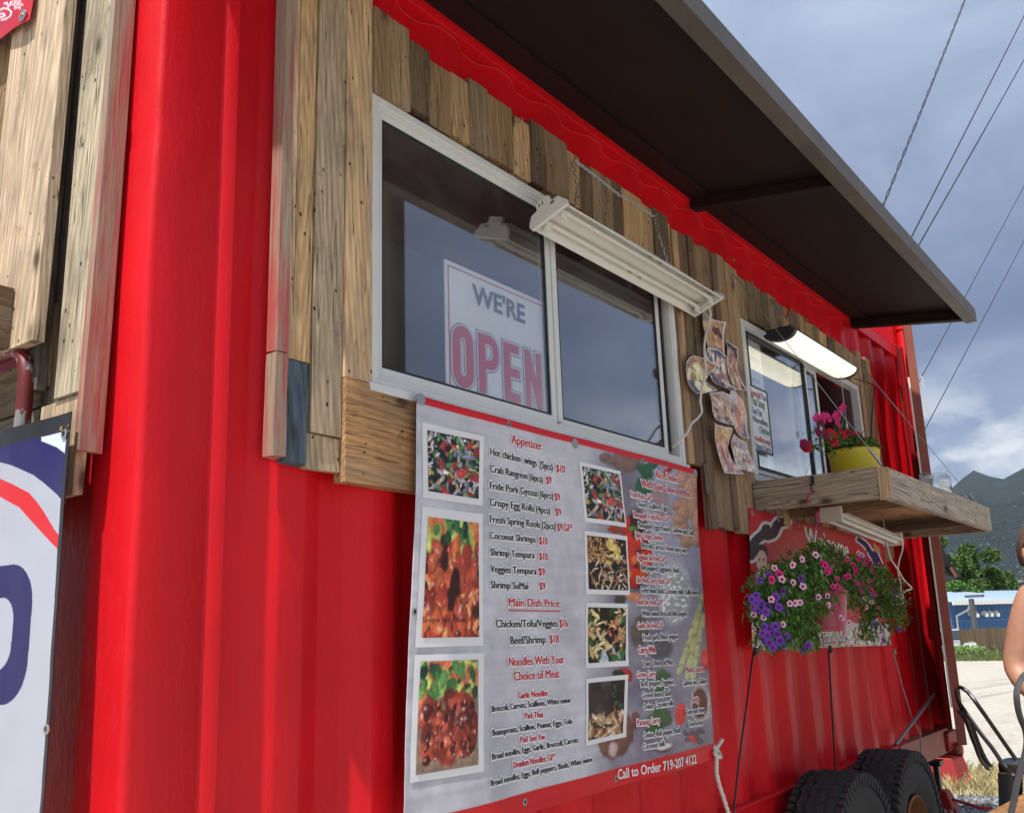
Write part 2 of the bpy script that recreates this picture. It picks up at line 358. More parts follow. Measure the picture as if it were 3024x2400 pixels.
# ------------------------------------------------------------------ object helpers
ORG = {}
def tag(o, label=None, cat=None, group=None, kind=None):
    if label: o['label'] = label
    if cat: o['category'] = cat
    if group: o['group'] = group
    if kind: o['kind'] = kind
    return o
def thing(name, loc, label, cat, group=None):
    o = bpy.data.objects.new(name, None); o.empty_display_size = .1; o.location = loc; COL.objects.link(o)
    ORG[o.name] = np.array(loc, float); return tag(o, label, cat, group)
class MB:
    def __init__(s): s.v = []; s.f = []; s.mi = []
    def add(s, vs, fs, mi=0):
        n = len(s.v); s.v.extend([tuple(map(float, p)) for p in vs]); s.f.extend([tuple(i + n for i in f) for f in fs]); s.mi.extend([mi] * len(fs))
    def box(s, a, b, mi=0, M=None, bevel=0):
        x0, y0, z0 = a; x1, y1, z1 = b
        vs = [(x0, y0, z0), (x1, y0, z0), (x1, y1, z0), (x0, y1, z0), (x0, y0, z1), (x1, y0, z1), (x1, y1, z1), (x0, y1, z1)]
        if M is not None: vs = [tuple(M @ Vector(p)) for p in vs]
        s.add(vs, [(0, 3, 2, 1), (4, 5, 6, 7), (0, 1, 5, 4), (1, 2, 6, 5), (2, 3, 7, 6), (3, 0, 4, 7)], mi); return s
    def hexa(s, vs, mi=0): s.add(vs, [(0, 3, 2, 1), (4, 5, 6, 7), (0, 1, 5, 4), (1, 2, 6, 5), (2, 3, 7, 6), (3, 0, 4, 7)], mi); return s
    def tube(s, pts, r, n=8, mi=0, cap=True, flat=1.0):
        pts = [np.array(p, float) for p in pts]; rs = r if hasattr(r, '__len__') else [r] * len(pts)
        k = len(pts); base = len(s.v); up = np.array([0, 0, 1.0]); prev = None
        for i in range(k):
            d = pts[min(i + 1, k - 1)] - pts[max(i - 1, 0)]; d = d / (np.linalg.norm(d) + 1e-9)
            if prev is None:
                a = np.cross(d, up)
                if np.linalg.norm(a) < .1: a = np.cross(d, [1, 0, 0])
            else: a = prev - d * np.dot(prev, d)
            a = a / np.linalg.norm(a); b = np.cross(d, a); prev = a
            for j in range(n):
                t = 2 * math.pi * j / n; s.v.append(tuple(pts[i] + rs[i] * (math.cos(t) * a + flat * math.sin(t) * b)))
        for i in range(k - 1):
            for j in range(n):
                s.f.append((base + i * n + j, base + i * n + (j + 1) % n, base + (i + 1) * n + (j + 1) % n, base + (i + 1) * n + j)); s.mi.append(mi)
        if cap:
            s.f.append(tuple(base + j for j in range(n))[::-1]); s.mi.append(mi); s.f.append(tuple(base + (k - 1) * n + j for j in range(n))); s.mi.append(mi)
        return s
    def lathe(s, prof, c, n=24, mi=0, axis=2, sx=1):
        base = len(s.v); c = np.array(c, float)
        for r, h in prof:
            for j in range(n):
                t = 2 * math.pi * j / n
                p = [r * math.cos(t), r * math.sin(t), h]
                if axis == 1: p = [r * math.cos(t), h, r * math.sin(t)]
                if axis == 0: p = [h, r * math.cos(t), r * math.sin(t)]
                s.v.append(tuple(c + p))
        for i in range(len(prof) - 1):
            for j in range(n):
                q = (base + i * n + j, base + i * n + (j + 1) % n, base + (i + 1) * n + (j + 1) % n, base + (i + 1) * n + j)
                s.f.append(q if axis != 1 else q[::-1]); s.mi.append(mi)
        return s
    def build(s, name, mat, parent=None, origin=None, smooth=False, color=None, angle=35, bevel=0):
        me = bpy.data.meshes.new(name)
        V = np.array(s.v)
        if origin is None: origin = ORG[parent.name] if parent is not None and parent.name in ORG else np.array([V[:, 0].mean(), V[:, 1].mean(), V[:, 2].min()])
        origin = np.array(origin, float)
        me.from_pydata([tuple(p) for p in (V - origin)], [], s.f)
        for m in (mat if isinstance(mat, (list, tuple)) else [mat]): me.materials.append(MATS[m])
        if any(s.mi): me.polygons.foreach_set('material_index', s.mi)
        if smooth:
            me.polygons.foreach_set('use_smooth', [True] * len(me.polygons)); me.set_sharp_from_angle(angle=R(angle))
        me.validate(); me.update()
        o = bpy.data.objects.new(name, me); COL.objects.link(o)
        if parent is not None:
            o.parent = parent; o.location = origin - ORG[parent.name]
        else: o.location = origin
        ORG[o.name] = origin
        if color: o.color = (*color, 1)
        if bevel:
            md = o.modifiers.new('bevel', 'BEVEL'); md.width = bevel; md.segments = 2; md.limit_method = 'ANGLE'; md.angle_limit = R(40)
        return o

def vnoise(x, y, seed=0, oct=4, rough=.5):
    x = np.asarray(x, float); y = np.asarray(y, float); out = np.zeros(np.broadcast(x, y).shape); amp = 1; tot = 0
    rs = np.random.RandomState(seed); T = rs.rand(64, 64)
    for o in range(oct):
        xi = np.floor(x).astype(int); yi = np.floor(y).astype(int); fx = x - xi; fy = y - yi; fx = fx * fx * (3 - 2 * fx); fy = fy * fy * (3 - 2 * fy)
        g = lambda a, b: T[a % 64, b % 64]
        out += amp * ((g(xi, yi) * (1 - fx) + g(xi + 1, yi) * fx) * (1 - fy) + (g(xi, yi + 1) * (1 - fx) + g(xi + 1, yi + 1) * fx) * fy)
        tot += amp; amp *= rough; x = x * 2.03 + 11.3; y = y * 2.03 + 5.7
    return out / tot

def grid_mesh(name, P, colr, mat, parent=None, mask=None, origin=None, thick=None):
    """P: (ny,nx,3) world points, colr: (ny,nx,3) linear colours; one quad per cell"""
    ny, nx = P.shape[:2]
    V = P.reshape(-1, 3)
    i = np.arange(ny - 1)[:, None] * nx + np.arange(nx - 1)[None, :]
    Fq = np.stack([i, i + 1, i + nx + 1, i + nx], -1)
    if mask is not None: Fq = Fq[mask[:-1, :-1]]
    Fq = Fq.reshape(-1, 4)
    origin = np.array(origin if origin is not None else (ORG[parent.name] if parent is not None and parent.name in ORG else V.min(0)), float)
    me = bpy.data.meshes.new(name); me.vertices.add(len(V)); me.vertices.foreach_set('co', (V - origin).ravel())
    me.loops.add(Fq.size); me.loops.foreach_set('vertex_index', Fq.ravel()); me.polygons.add(len(Fq))
    me.polygons.foreach_set('loop_start', np.arange(len(Fq)) * 4); me.polygons.foreach_set('loop_total', np.full(len(Fq), 4))
    me.update(calc_edges=True)
    if colr is not None:
        a = me.color_attributes.new('Col', 'FLOAT_COLOR', 'POINT'); C4 = np.ones((len(V), 4)); C4[:, :3] = colr.reshape(-1, 3); a.data.foreach_set('color', C4.ravel())
    me.polygons.foreach_set('use_smooth', np.ones(len(Fq), bool))
    me.materials.append(MATS[mat]); me.validate()
    o = bpy.data.objects.new(name, me); COL.objects.link(o)
    if parent is not None: o.parent = parent; o.location = origin - ORG[parent.name]
    else: o.location = origin
    ORG[o.name] = origin
    if thick: md = o.modifiers.new('thickness', 'SOLIDIFY'); md.thickness = thick; md.offset = 0
    return o

_fc = {}
def text_mesh(txt, offset=0.0, res=3):
    k = (txt, offset, res)
    if k in _fc: return _fc[k]
    cu = bpy.data.curves.new('t', 'FONT'); cu.body = txt; cu.resolution_u = res; cu.offset = offset; cu.size = 1.0
    o = bpy.data.objects.new('t', cu); COL.objects.link(o)
    dg = bpy.context.evaluated_depsgraph_get(); me = bpy.data.meshes.new_from_object(o.evaluated_get(dg))
    v = np.array([tuple(x.co) for x in me.vertices]) if len(me.vertices) else np.zeros((0, 3)); f = [tuple(p.vertices) for p in me.polygons]
    bpy.data.objects.remove(o); bpy.data.curves.remove(cu); bpy.data.meshes.remove(me)
    _fc[k] = (v, f); return v, f
def put_text(mb, txt, P0, P1, cap, up, nrm, lift, offset=0.0, slant=0.0, warp=None, res=3):
    """text from P0 to P1 (baseline ends), capital height cap (m), lifted along nrm"""
    P0 = np.array(P0, float); P1 = np.array(P1, float)
    if 'M' in txt: offset = 0.0
    v0, _ = text_mesh(txt, 0.0); v, f = text_mesh(txt, offset, res)
    if not len(v): return
    x0, x1 = v0[:, 0].min(), v0[:, 0].max(); d = P1 - P0; L_ = np.linalg.norm(d); d = d / L_
    sx = L_ / (x1 - x0); sy = cap / .73
    Q = P0[None] + d[None] * ((v[:, 0] - x0) * sx)[:, None] + np.array(up)[None] * (v[:, 1] * sy)[:, None]
    if warp is not None: Q = warp(Q)
    Q = Q + np.array(nrm)[None] * lift
    mb.add(Q, f)

def halo_text(mb, txt, P0, P1, cap, up, nrm, lift, rad, n=10, warp=None, offset=.02):
    d = np.array(P1, float) - np.array(P0, float); d /= np.linalg.norm(d); up = np.array(up, float)
    for k in range(n):
        a = 2 * math.pi * k / n; s = rad * (d * math.cos(a) + up * math.sin(a)); put_text(mb, txt, P0 + s, P1 + s, cap, up, nrm, lift + k * 5e-5, offset, warp=warp, res=1)
def chain(mb, pts, link=.022, r=.0022, w=.011):
    pts = [np.array(p, float) for p in pts]; seg = []
    for a, b in zip(pts[:-1], pts[1:]):
        n = max(1, int(np.linalg.norm(b - a) / (link * .78)))
        for i in range(n): seg.append((a + (b - a) * (i + .5) / n, (b - a) / np.linalg.norm(b - a)))
    for i, (c, d) in enumerate(seg):
        a = np.cross(d, [0, 0, 1.0] if abs(d[2]) < .9 else [1.0, 0, 0]); a /= np.linalg.norm(a); b = np.cross(d, a)
        if i % 2: a = b
        loop = [c + d * link * .5 * math.cos(t) + a * w * .5 * math.sin(t) for t in np.linspace(0, 2 * math.pi, 9)]
        mb.tube(loop, r, 4, cap=False)

def catmull(P, n=6):
    P = [np.array(p, float) for p in P]; out = []
    for i in range(len(P) - 1):
        p0 = P[max(i - 1, 0)]; p1 = P[i]; p2 = P[i + 1]; p3 = P[min(i + 2, len(P) - 1)]
        for k in range(n):
            t = k / n; out.append(.5 * ((2 * p1) + (-p0 + p2) * t + (2 * p0 - 5 * p1 + 4 * p2 - p3) * t * t + (-p0 + 3 * p1 - 3 * p2 + p3) * t ** 3))
    out.append(P[-1]); return out

# ================================================================== SETTING
GZ = 0.05
def ground_h(x, y):
    d = np.hypot(np.maximum(np.abs(x) - 8, 0), np.maximum(np.abs(y) - 4, 0))
    h = GZ - .0155 * np.minimum(d, 56) - .004 * np.clip(d - 56, 0, 400)
    return h + .02 * (vnoise(x * .35, y * .35, 3, 3) - .5) * np.clip(d / 4, 0, 1)
def build_ground():
    g = np.concatenate([-np.geomspace(3000, 12, 26), np.linspace(-10, 16, 40), np.geomspace(18, 3800, 34)])
    X, Y = np.meshgrid(g, g); Z = ground_h(X, Y)
    o = grid_mesh('ground', np.stack([X, Y, Z], -1), None, 'dirt_ground', origin=(0, 0, 0)); tag(o, 'pale dry dirt and gravel lot with tyre marks', None, None, 'structure')
build_ground()
def build_mountain():
    az = np.linspace(R(-100), R(80), 260); t = np.linspace(0, 1, 70)
    A, T = np.meshgrid(az, t)
    rad = 620 + 2000 * T
    base = np.interp(np.degrees(az), [-100, -60, -30, -10, 0, 4, 8.05, 9.28, 10.6, 12, 16, 30, 50, 80], [6, 9, 7, 9.5, 9.6, 9.0, 8.1, 7.36, 8.2, 7.0, 6.0, 5.0, 6.2, 5])
    ridge = np.tan(np.radians(base + (vnoise(az * 60, az * 0, 9, 3) - .5) * .35))[None, :] * 2620
    prof = np.clip(T, 0, 1) ** 1.35
    X = rad * np.cos(A); Y = rad * np.sin(A)
    nz = vnoise(X / 300, Y / 300, 5, 6, .55) - .5
    Z = ridge * prof + nz * 170 * np.clip(T * 3, 0, 1) * np.clip((1.0 - T) * 4, 0, 1) - 4
    o = grid_mesh('hills', np.stack([X, Y, Z], -1), None, 'scrub_hillside', origin=(0, 0, 0)); tag(o, 'dark scrub covered mountain slopes with pale bare patches', None, None, 'structure')
build_mountain()

# ================================================================== CONTAINER
X0, X1 = 1.0, 7.0; ZB, ZT = .70, 3.42; DEP = 2.40
PX, PW = 2.005, .288
box_ = thing('food_container', (X0, 0, ZB), 'red painted corrugated shipping container kitchen with wooden window surrounds', 'shipping container')
def prof_y(x):
    u = ((PX - x) % PW) / PW      # 0 at the right end of an outer flat, increasing to the left
    o, d = .008, .044
    if u < .26: return o
    if u < .50: return o + (d - o) * (u - .26) / .24
    if u < .75: return d
    return d + (o - d) * (u - .75) / .25
WIN1 = (1.635, 3.315, 2.155, 2.935); WIN2 = (4.085, 5.785, 2.20, 2.90)
def corrugated():
    xs = []
    k0 = int(math.floor((1.16 - PX) / PW)) - 1
    for k in range(k0, 20):
        e = PX + k * PW
        for u in (0, .25, .26 + .24, .75):
            for d in (-.014, -.006, .006, .014): xs.append(e - (u + d) * PW + 0)
        xs.append(e - .37 * PW); xs.append(e - .87 * PW); xs.append(e - .13 * PW); xs.append(e - .62 * PW)
    xs = sorted(x for x in xs if 1.166 < x < 6.89); xs = [1.163] + xs + [6.9]
    zs = list(np.linspace(.82, 3.365, 62))
    for z in (WIN1[2], WIN1[3], WIN2[2], WIN2[3]): zs.append(z)
    zs = sorted(zs)
    mb = MB(); nx = len(xs)
    def sy(x):  # rounded folds
        return (prof_y(x - .006) + prof_y(x) + prof_y(x + .006)) / 3
    for z in zs:
        for x in xs:
            y = sy(x)
            dent = (vnoise(x * 2.1, z * 2.3, 11, 3) - .5) * .022 * max(0, min(1, (2.0 - z) * 1.5)) * (1 if x > 3.2 else .35)
            dent += (vnoise(x * 9, z * 5, 12, 2) - .5) * .004
            ed = min(1, (z - .82) / .12, (3.365 - z) / .1); y = y * 1.0 + dent * max(0, ed)
            if z < .9: y = y * 1 + 0
            mb.v.append((x, y, z))
    for j in range(len(zs) - 1):
        zc = (zs[j] + zs[j + 1]) / 2
        for i in range(nx - 1):
            xc = (xs[i] + xs[i + 1]) / 2
            if any(w[0] < xc < w[1] and w[2] < zc < w[3] for w in (WIN1, WIN2)): continue
            a = j * nx + i; mb.f.append((a, a + 1, a + nx + 1, a + nx)); mb.mi.append(0)
    mb.build('side_panel', 'red_paint', box_, smooth=True, angle=50)
corrugated()
def beads():  # thin bead in paler red, added as the highlight along the panel's top crease
    xs = np.arange(1.21, 6.88, .008); mb = MB(); mb.tube([(x, (prof_y(x - .006) + prof_y(x) + prof_y(x + .006)) / 3 - .002, 3.357 + .0015 * math.sin(x * 40)) for x in xs], .0022, 5); mb.build('highlight_bead', 'highlight_red', box_)
m_red('highlight_red', (.72, .03, .04), .5); beads()
def LEAN(z): return .010 * (2.15 - z)
def frame_parts():
    # corner post at the near end, rounded outer edge
    mb = MB(); pr = [(.995, .165)]
    for a in np.linspace(180, 270, 6): pr.append((.995 + .016 + .016 * math.cos(R(a)), .016 + .016 * math.sin(R(a))))
    pr += [(1.152, 0), (1.156, .006), (1.159, .006), (1.163, .001), (1.200, .001), (1.200, .05), (1.03, .165)]
    n = len(pr); zs = list(np.linspace(.70, 3.44, 60))
    for z in zs:
        for (x, y) in pr:
            d = (vnoise(z * 3.1, x * 5, 21, 3) - .5) * .007 if y < .06 and x < 1.14 else 0
            # two small dents in the rounded edge
            for zd in (2.676, 2.60):
                if x < 1.045 and y < .05: d += .005 * math.exp(-((z - zd) / .012) ** 2)
            mb.v.append((x + LEAN(z) + d * (1 if x < 1.03 else 0), y + abs(d) * .8, z))
    for j in range(len(zs) - 1):
        for i in range(n - 1): a = j * n + i; mb.f.append((a, a + 1, a + n + 1, a + n)); mb.mi.append(0)
    mb.build('corner_post', 'red_paint', box_, smooth=True, angle=60)
    mb = MB().box((1.172, -.006, 3.362), (6.9, .05, 3.44)); mb.build('top_rail', 'red_paint', box_, bevel=.004)
    mb = MB().box((1.0, .0, .66), (5.75, .10, .822)); mb.box((1.0, -.012, .805), (5.75, -.0005, .822)); mb.build('bottom_rail', 'red_paint', box_, bevel=.005)
    mb = MB().box((5.752, -.004, .66), (6.9, .10, .818)); mb.box((5.752, -.022, .80), (6.9, -.005, .818)); mb.build('bottom_rail', 'pink_beam', box_, bevel=.004)
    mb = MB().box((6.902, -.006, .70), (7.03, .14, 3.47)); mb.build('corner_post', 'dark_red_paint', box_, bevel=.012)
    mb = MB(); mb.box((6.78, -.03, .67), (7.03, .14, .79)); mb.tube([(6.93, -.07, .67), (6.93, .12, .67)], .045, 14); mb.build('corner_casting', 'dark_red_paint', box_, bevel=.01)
    # the rest of the shell: end wall behind the boards, back, roof, floor
    mb = MB(); mb.box((1.035, .165, .70), (1.06, 2.4, 3.42)); mb.build('end_panel', 'red_paint', box_)
    mb = MB(); mb.box((1.06, 2.36, .70), (7.0, 2.40, 3.42)); mb.build('back_panel', 'dull_red_paint', box_)
    mb = MB(); mb.box((1.06, .06, 3.40), (7.0, 2.36, 3.43)); mb.build('roof', 'dull_red_paint', box_)
    mb = MB(); mb.box((1.06, .10, .76), (7.0, 2.36, .82)); mb.build('floor', 'rusty_steel', box_)
    mb = MB(); mb.box((1.07, 1.30, .83), (6.9, 1.33, 3.38)); mb.build('inner_wall', 'interior_wall', box_)
    mb = MB(); mb.box((5.20, .35, .83), (6.88, 1.28, 3.30)); mb.build('inner_panel', 'interior_red', box_)
    # sloping edge of ribbed sheet standing on the roof at the far end
    mb = MB(); x = 5.2; xs = np.arange(5.2, 6.99, .0125)
    for i, x in enumerate(xs):
        y = .012 + .013 * math.cos((x - 5.2) / .05 * 2 * math.pi)
        mb.v += [(x, y, 3.455), (x, y, 3.95), (x, y + .002, 3.455), (x, y + .002, 3.95)]
    for i in range(len(xs) - 1):
        a = 4 * i; mb.f += [(a, a + 4, a + 5, a + 1), (a + 2, a + 3, a + 7, a + 6), (a, a + 2, a + 6, a + 4)]; mb.mi += [0] * 3
    mb.build('ribbed_sheet', 'red_paint', box_, smooth=True, angle=60)
frame_parts()

# the near end face, seen through the gap: recessed sheet is end_panel; boards on it
def plank(a, b, axis, color, mat=None, name='plank', jit=.004, tilt=0.0, parent=box_, skew=0.0, warp=.002, edge=.0016):
    """board between corners a and b with slightly wandering edges; grain along axis"""
    a = np.array(a, float); b = np.array(b, float); c = (a + b) / 2; n = 7
    oth = [i for i in range(3) if i != axis]; mb = MB(); sd = random.random() * 50
    for k in range(n):
        t = k / (n - 1); p = a[axis] + (b[axis] - a[axis]) * t
        for j, (s0, s1) in enumerate(((0, 0), (1, 0), (1, 1), (0, 1))):
            q = np.zeros(3); q[axis] = p; w = (vnoise(sd + t * 3 + j * 7, sd, 1, 2) - .5) * 2
            q[oth[0]] = (a[oth[0]], b[oth[0]])[s0] + w * edge
            q[oth[1]] = (a[oth[1]], b[oth[1]])[s1] + (vnoise(sd + t * 2 + j * 3, sd + 9, 1, 2) - .5) * 2 * edge
            if k in (0, n - 1): q[axis] += (random.random() - .5) * jit
            # lean of the whole board in the plane of the wall
            wide = oth[0] if abs(b[oth[0]] - a[oth[0]]) > abs(b[oth[1]] - a[oth[1]]) else oth[1]
            thin = oth[1] if wide == oth[0] else oth[0]
            q[wide] += tilt * (t - .5); q[thin] += warp * math.sin(sd + t * 3.1)
            mb.v.append(tuple(q))
    for k in range(n - 1):
        for j in range(4): mb.f.append((k * 4 + j, k * 4 + (j + 1) % 4, (k + 1) * 4 + (j + 1) % 4, (k + 1) * 4 + j)); mb.mi.append(0)
    mb.f.append((3, 2, 1, 0)); mb.f.append(tuple((n - 1) * 4 + j for j in range(4))); mb.mi += [0, 0]
    o = mb.build(name, mat or ('wood_x', 'wood_y', 'wood_z')[axis], parent, origin=c, color=color)
    me = o.data; bm_fix(me); return o
def bm_fix(me):
    import bmesh
    bm = bmesh.new(); bm.from_mesh(me); bmesh.ops.recalc_face_normals(bm, faces=bm.faces); bm.to_mesh(me); bm.free()
TAN = [(.54, .36, .20), (.43, .29, .165), (.66, .44, .235), (.32, .22, .135), (.18, .125, .08), (.54, .40, .245), (.70, .48, .25), (.37, .28, .18)]
def rc(i=None):
    c = TAN[i % 8] if i is not None else random.choice(TAN); k = random.uniform(.75, 1.22); return tuple(x * k for x in c)
def cladding():
    # side strip left of the first window
    plank((1.302, -.034, 1.905), (1.336, .004, 2.147), 2, (.5, .45, .38), 'wood_oversprayed')
    plank((1.302, -.034, 2.150), (1.334, .004, 3.45), 2, (.5, .45, .38), 'wood_oversprayed')
    o = plank((1.338, -.024, 1.895), (1.402, .004, 2.139), 2, (.10, .15, .20)); o['label'] = 'plank with worn blue paint'
    plank((1.338, -.022, 2.142), (1.357, .004, 3.45), 2, (.80, .58, .36)); plank((1.359, -.020, 2.143), (1.412, .004, 3.45), 2, rc(6))
    plank((1.416, -.027, 1.975), (1.508, .004, 3.45), 2, (.56, .46, .32)); plank((1.404, -.020, 1.890), (1.508, .004, 1.972), 2, (.62, .48, .32))
    plank((1.511, -.030, 2.128), (1.604, .004, 3.30), 2, (.78, .56, .33)); 
    plank((1.511, -.036, 1.868), (2.3, .002, 2.124), 0, (.52, .30, .14))
    # row above the first window
    e = [1.606, 1.672, 1.753, 1.843, 1.943, 2.028, 2.120, 2.256, 2.350, 2.43, 2.572, 2.660, 2.739, 2.883, 2.962, 3.117, 3.209, 3.344]
    ci = [1, 5, 4, 1, 6, 7, 1, 2, 4, 3, 2, 4, 5, 4, 2, 6, 4]
    for i in range(len(e) - 1):
        lo = 2.985 + random.uniform(-.012, .004); hi = 3.205 + random.uniform(-.02, .012) - .01 * (i > 9)
        if i < 2: hi += .02; lo -= .015
        plank((e[i] + .001, -.020 - random.random() * .012 - .012 * (i == 0), lo), (e[i + 1] - .001, .003, hi), 2, rc(ci[i]), tilt=random.uniform(-.004, .004))
    # between the windows, full height
    e = [3.372, 3.425, 3.515, 3.575, 3.66, 3.745, 3.80, 3.885, 3.95, 4.045]
    for i in range(len(e) - 1):
        lo = 1.905 + random.uniform(-.015, .015)
        if i < 2: lo = 2.145
        plank((e[i] + .001, -.020 - random.random() * .01, lo), (e[i + 1] - .001, .003, 3.175 + random.uniform(-.012, .014)), 2, rc([2, 4, 4, 1, 3, 4, 1, 0, 5][i]), tilt=random.uniform(-.004, .004))
    plank((3.49, -.028, 2.03), (3.574, -.0205 - .01, 2.16), 2, (.16, .12, .08)); 
    plank((3.346, -.018, 2.99), (3.371, .003, 3.18), 2, rc(2))
    # above and right of the second window
    e = [4.046, 4.14, 4.23, 4.318, 4.406, 4.50, 4.598, 4.68, 4.745, 4.85, 4.955, 5.06, 5.179, 5.30, 5.43, 5.564, 5.70, 5.83]
    for i in range(len(e) - 1):
        plank((e[i] + .001, -.018 - random.random() * .008, 2.948 + random.uniform(-.008, .004)), (e[i + 1] - .001, .003, 3.155 + random.uniform(-.015, .012)), 2, rc(), tilt=random.uniform(-.004, .004))
        plank((e[i] + .001, -.018 - random.random() * .008, 1.90 + random.uniform(-.015, .01)), (e[i + 1] - .001, .003, 2.145 + random.uniform(-.008, .002)), 2, rc())
    for a, b in ((5.832, 5.915), (5.917, 6.00), (6.002, 6.09)):
        plank((a, -.020 - random.random() * .01, 1.78 + random.uniform(0, .12)), (b, .003, 3.15 + random.uniform(-.03, .03)), 2, rc(1), tilt=.004)
cladding()
def end_boards():
    # boards on the near end face (planes of constant X), they stand out towards the camera
    plank((.930, .101, 1.885), (.978, .122, 3.5), 2, (.5, .45, .38), 'wood_oversprayed', tilt=.0)
    plank((.935, .126, 2.012), (.958, .240, 3.5), 2, (.62, .56, .41), tilt=.02); 
    plank((.938, .126, 1.80), (.960, .295, 2.008), 2, (.66, .52, .36))
    plank((.960, .243, 1.80), (.985, .33, 3.5), 2, (.16, .145, .12))
    plank((.90, .272, 2.149), (.925, .545, 3.5), 2, (.74, .59, .42), tilt=-.01); 
    plank((.935, .31, 2.05), (.955, .345, 3.5), 2, (.10, .09, .075))
    plank((.93, .62, 1.9), (.955, .80, 3.5), 2, (.38, .25, .11))
    plank((.955, .30, 2.06), (.985, .42, 2.25), 2, (.24, .15, .08))
    for i, z in enumerate((1.78, 1.90, 2.02)): plank((.955, .335, z), (.975, .95, z + .115), 1, [(.12, .10, .07), (.22, .2, .16), (.16, .12, .08)][i])
end_boards()

# serving shelf on the near end and its old bracket
sh0 = thing('near_shelf', (.86, .6, 2.15), 'dark brown plank shelf end above the peeling red bracket', 'shelf')
plank((.40, .383, 2.150), (.898, .412, 2.290), 0, (.17, .105, .065), parent=sh0, name='side_board'); plank((.40, .413, 2.24), (.895, 1.2, 2.265), 1, (.20, .13, .08), parent=sh0, name='deck_board')
mb = MB(); pts = catmull([(.922, .62, 2.148), (.922, .44, 2.155), (.922, .375, 2.142), (.922, .342, 2.10), (.922, .335, 2.03), (.922, .338, 1.9), (.922, .342, 1.78)], 5)
def m_peel():
    t = NT('peeling_red'); n = t.noise(t.mapping((14, 14, 7)), 1.5, 7, .6)
    t.set(t.mix(t.ramp(n, [(.56, 0), (.575, 1)]), (.13, .012, .014), (.22, .22, .225)), .5); t.bump(n, .6, .004)
m_peel()
for p, q in zip(pts[:-1], pts[1:]): pass
mb.tube(pts, .017, 12, flat=.9)
br0 = mb.build('shelf_bracket', 'peeling_red', None, smooth=True); tag(br0, 'curved metal bracket with peeling red paint under the near shelf', 'bracket')

# ---------------------------------------------------------------- windows
def frame_rect(mb, x0, x1, z0, z1, w, ya, yb, wl=None):
    if wl is not None:
        mb.box((x0, ya, z0), (x0 + wl, yb, z1)); mb.box((x1 - w, ya, z0), (x1, yb, z1)); mb.box((x0 + wl, ya, z0), (x1 - w, yb, z0 + w)); mb.box((x0 + wl, ya, z1 - w), (x1 - w, yb, z1)); return mb
    mb.box((x0, ya, z0), (x0 + w, yb, z1)); mb.box((x1 - w, ya, z0), (x1, yb, z1))
    mb.box((x0 + w, ya, z0), (x1 - w, yb, z0 + w)); mb.box((x0 + w, ya, z1 - w), (x1 - w, yb, z1)); return mb
def pane(x0, x1, z0, z1, y, parent, mat='window_glass'):
    mb = MB().box((x0, y, z0), (x1, y + .004, z1)); return mb.build('glass_pane', mat, parent)
def window1():
    w = MB(); frame_rect(w, 1.602, 3.340, 2.126, 2.96, .024, -.026, .02, .030)
    f = w.build('window', 'white_vinyl', box_, bevel=.003)
    mb = MB(); frame_rect(mb, 1.6325, 3.3155, 2.1505, 2.9355, .010, -.018, .03, .008); mb.build('inner_track', 'white_vinyl', f)
    mb = MB(); mb.box((1.592, -.036, 2.108), (3.35, -.0265, 2.132)); mb.build('trim', 'white_vinyl', f, bevel=.002)
    # left sash
    mb = MB(); frame_rect(mb, 1.6415, 2.466, 2.162, 2.937, .026, -.008, .012, .022); mb.build('sash', 'white_vinyl', f, bevel=.002)
    mb = MB(); frame_rect(mb, 1.664, 2.439, 2.1885, 2.9105, .007, -.004, .008); mb.build('gasket', 'dark_gasket', f)
    pane(1.671, 2.433, 2.195, 2.904, .000, f)
    # right sash, one track further in
    mb = MB(); mb.box((2.445, .014, 2.183), (2.475, .030, 2.935)); mb.box((2.468, -.014, 2.172), (2.492, .013, 2.945)); mb.build('meeting_stile', 'white_vinyl', f, bevel=.002)
    mb = MB(); frame_rect(mb, 2.493, 3.255, 2.165, 2.935, .026, .004, .022); mb.build('sash', 'white_vinyl', f, bevel=.002)
    mb = MB(); frame_rect(mb, 2.520, 3.228, 2.192, 2.908, .007, .007, .018); mb.build('gasket', 'dark_gasket', f)
    pane(2.527, 3.221, 2.199, 2.901, .011, f)
    mb = MB(); mb.box((3.262, .0, 2.183), (3.274, .02, 2.935)); mb.build('dark_track', 'dark_gasket', f)
window1()
def window2():
    w = MB(); frame_rect(w, 4.03, 5.79, 2.145, 2.93, .034, -.026, .02)
    f = w.build('window', 'white_vinyl', box_, bevel=.003)
    mb = MB(); frame_rect(mb, 4.09, 4.90, 2.19, 2.91, .020, -.010, .010); mb.build('sash', 'white_vinyl', f, bevel=.002)
    mb = MB(); frame_rect(mb, 4.111, 4.879, 2.211, 2.889, .014, -.012, .008); mb.build('gasket', 'dark_gasket', f)
    pane(4.124, 4.866, 2.224, 2.876, -.002, f)
    mb = MB(); frame_rect(mb, 4.72, 5.14, 2.19, 2.90, .028, .014, .032); mb.build('sash', 'white_vinyl', f, bevel=.002)
    mb = MB(); frame_rect(mb, 4.749, 5.111, 2.219, 2.871, .010, .017, .028); mb.build('gasket', 'dark_gasket', f)
    pane(4.752, 5.108, 2.222, 2.868, .022, f)
    mb = MB(); mb.box((5.765, .0, 2.185), (5.785, .03, 2.91)); mb.build('side_track', 'steel_dull', f)
window2()

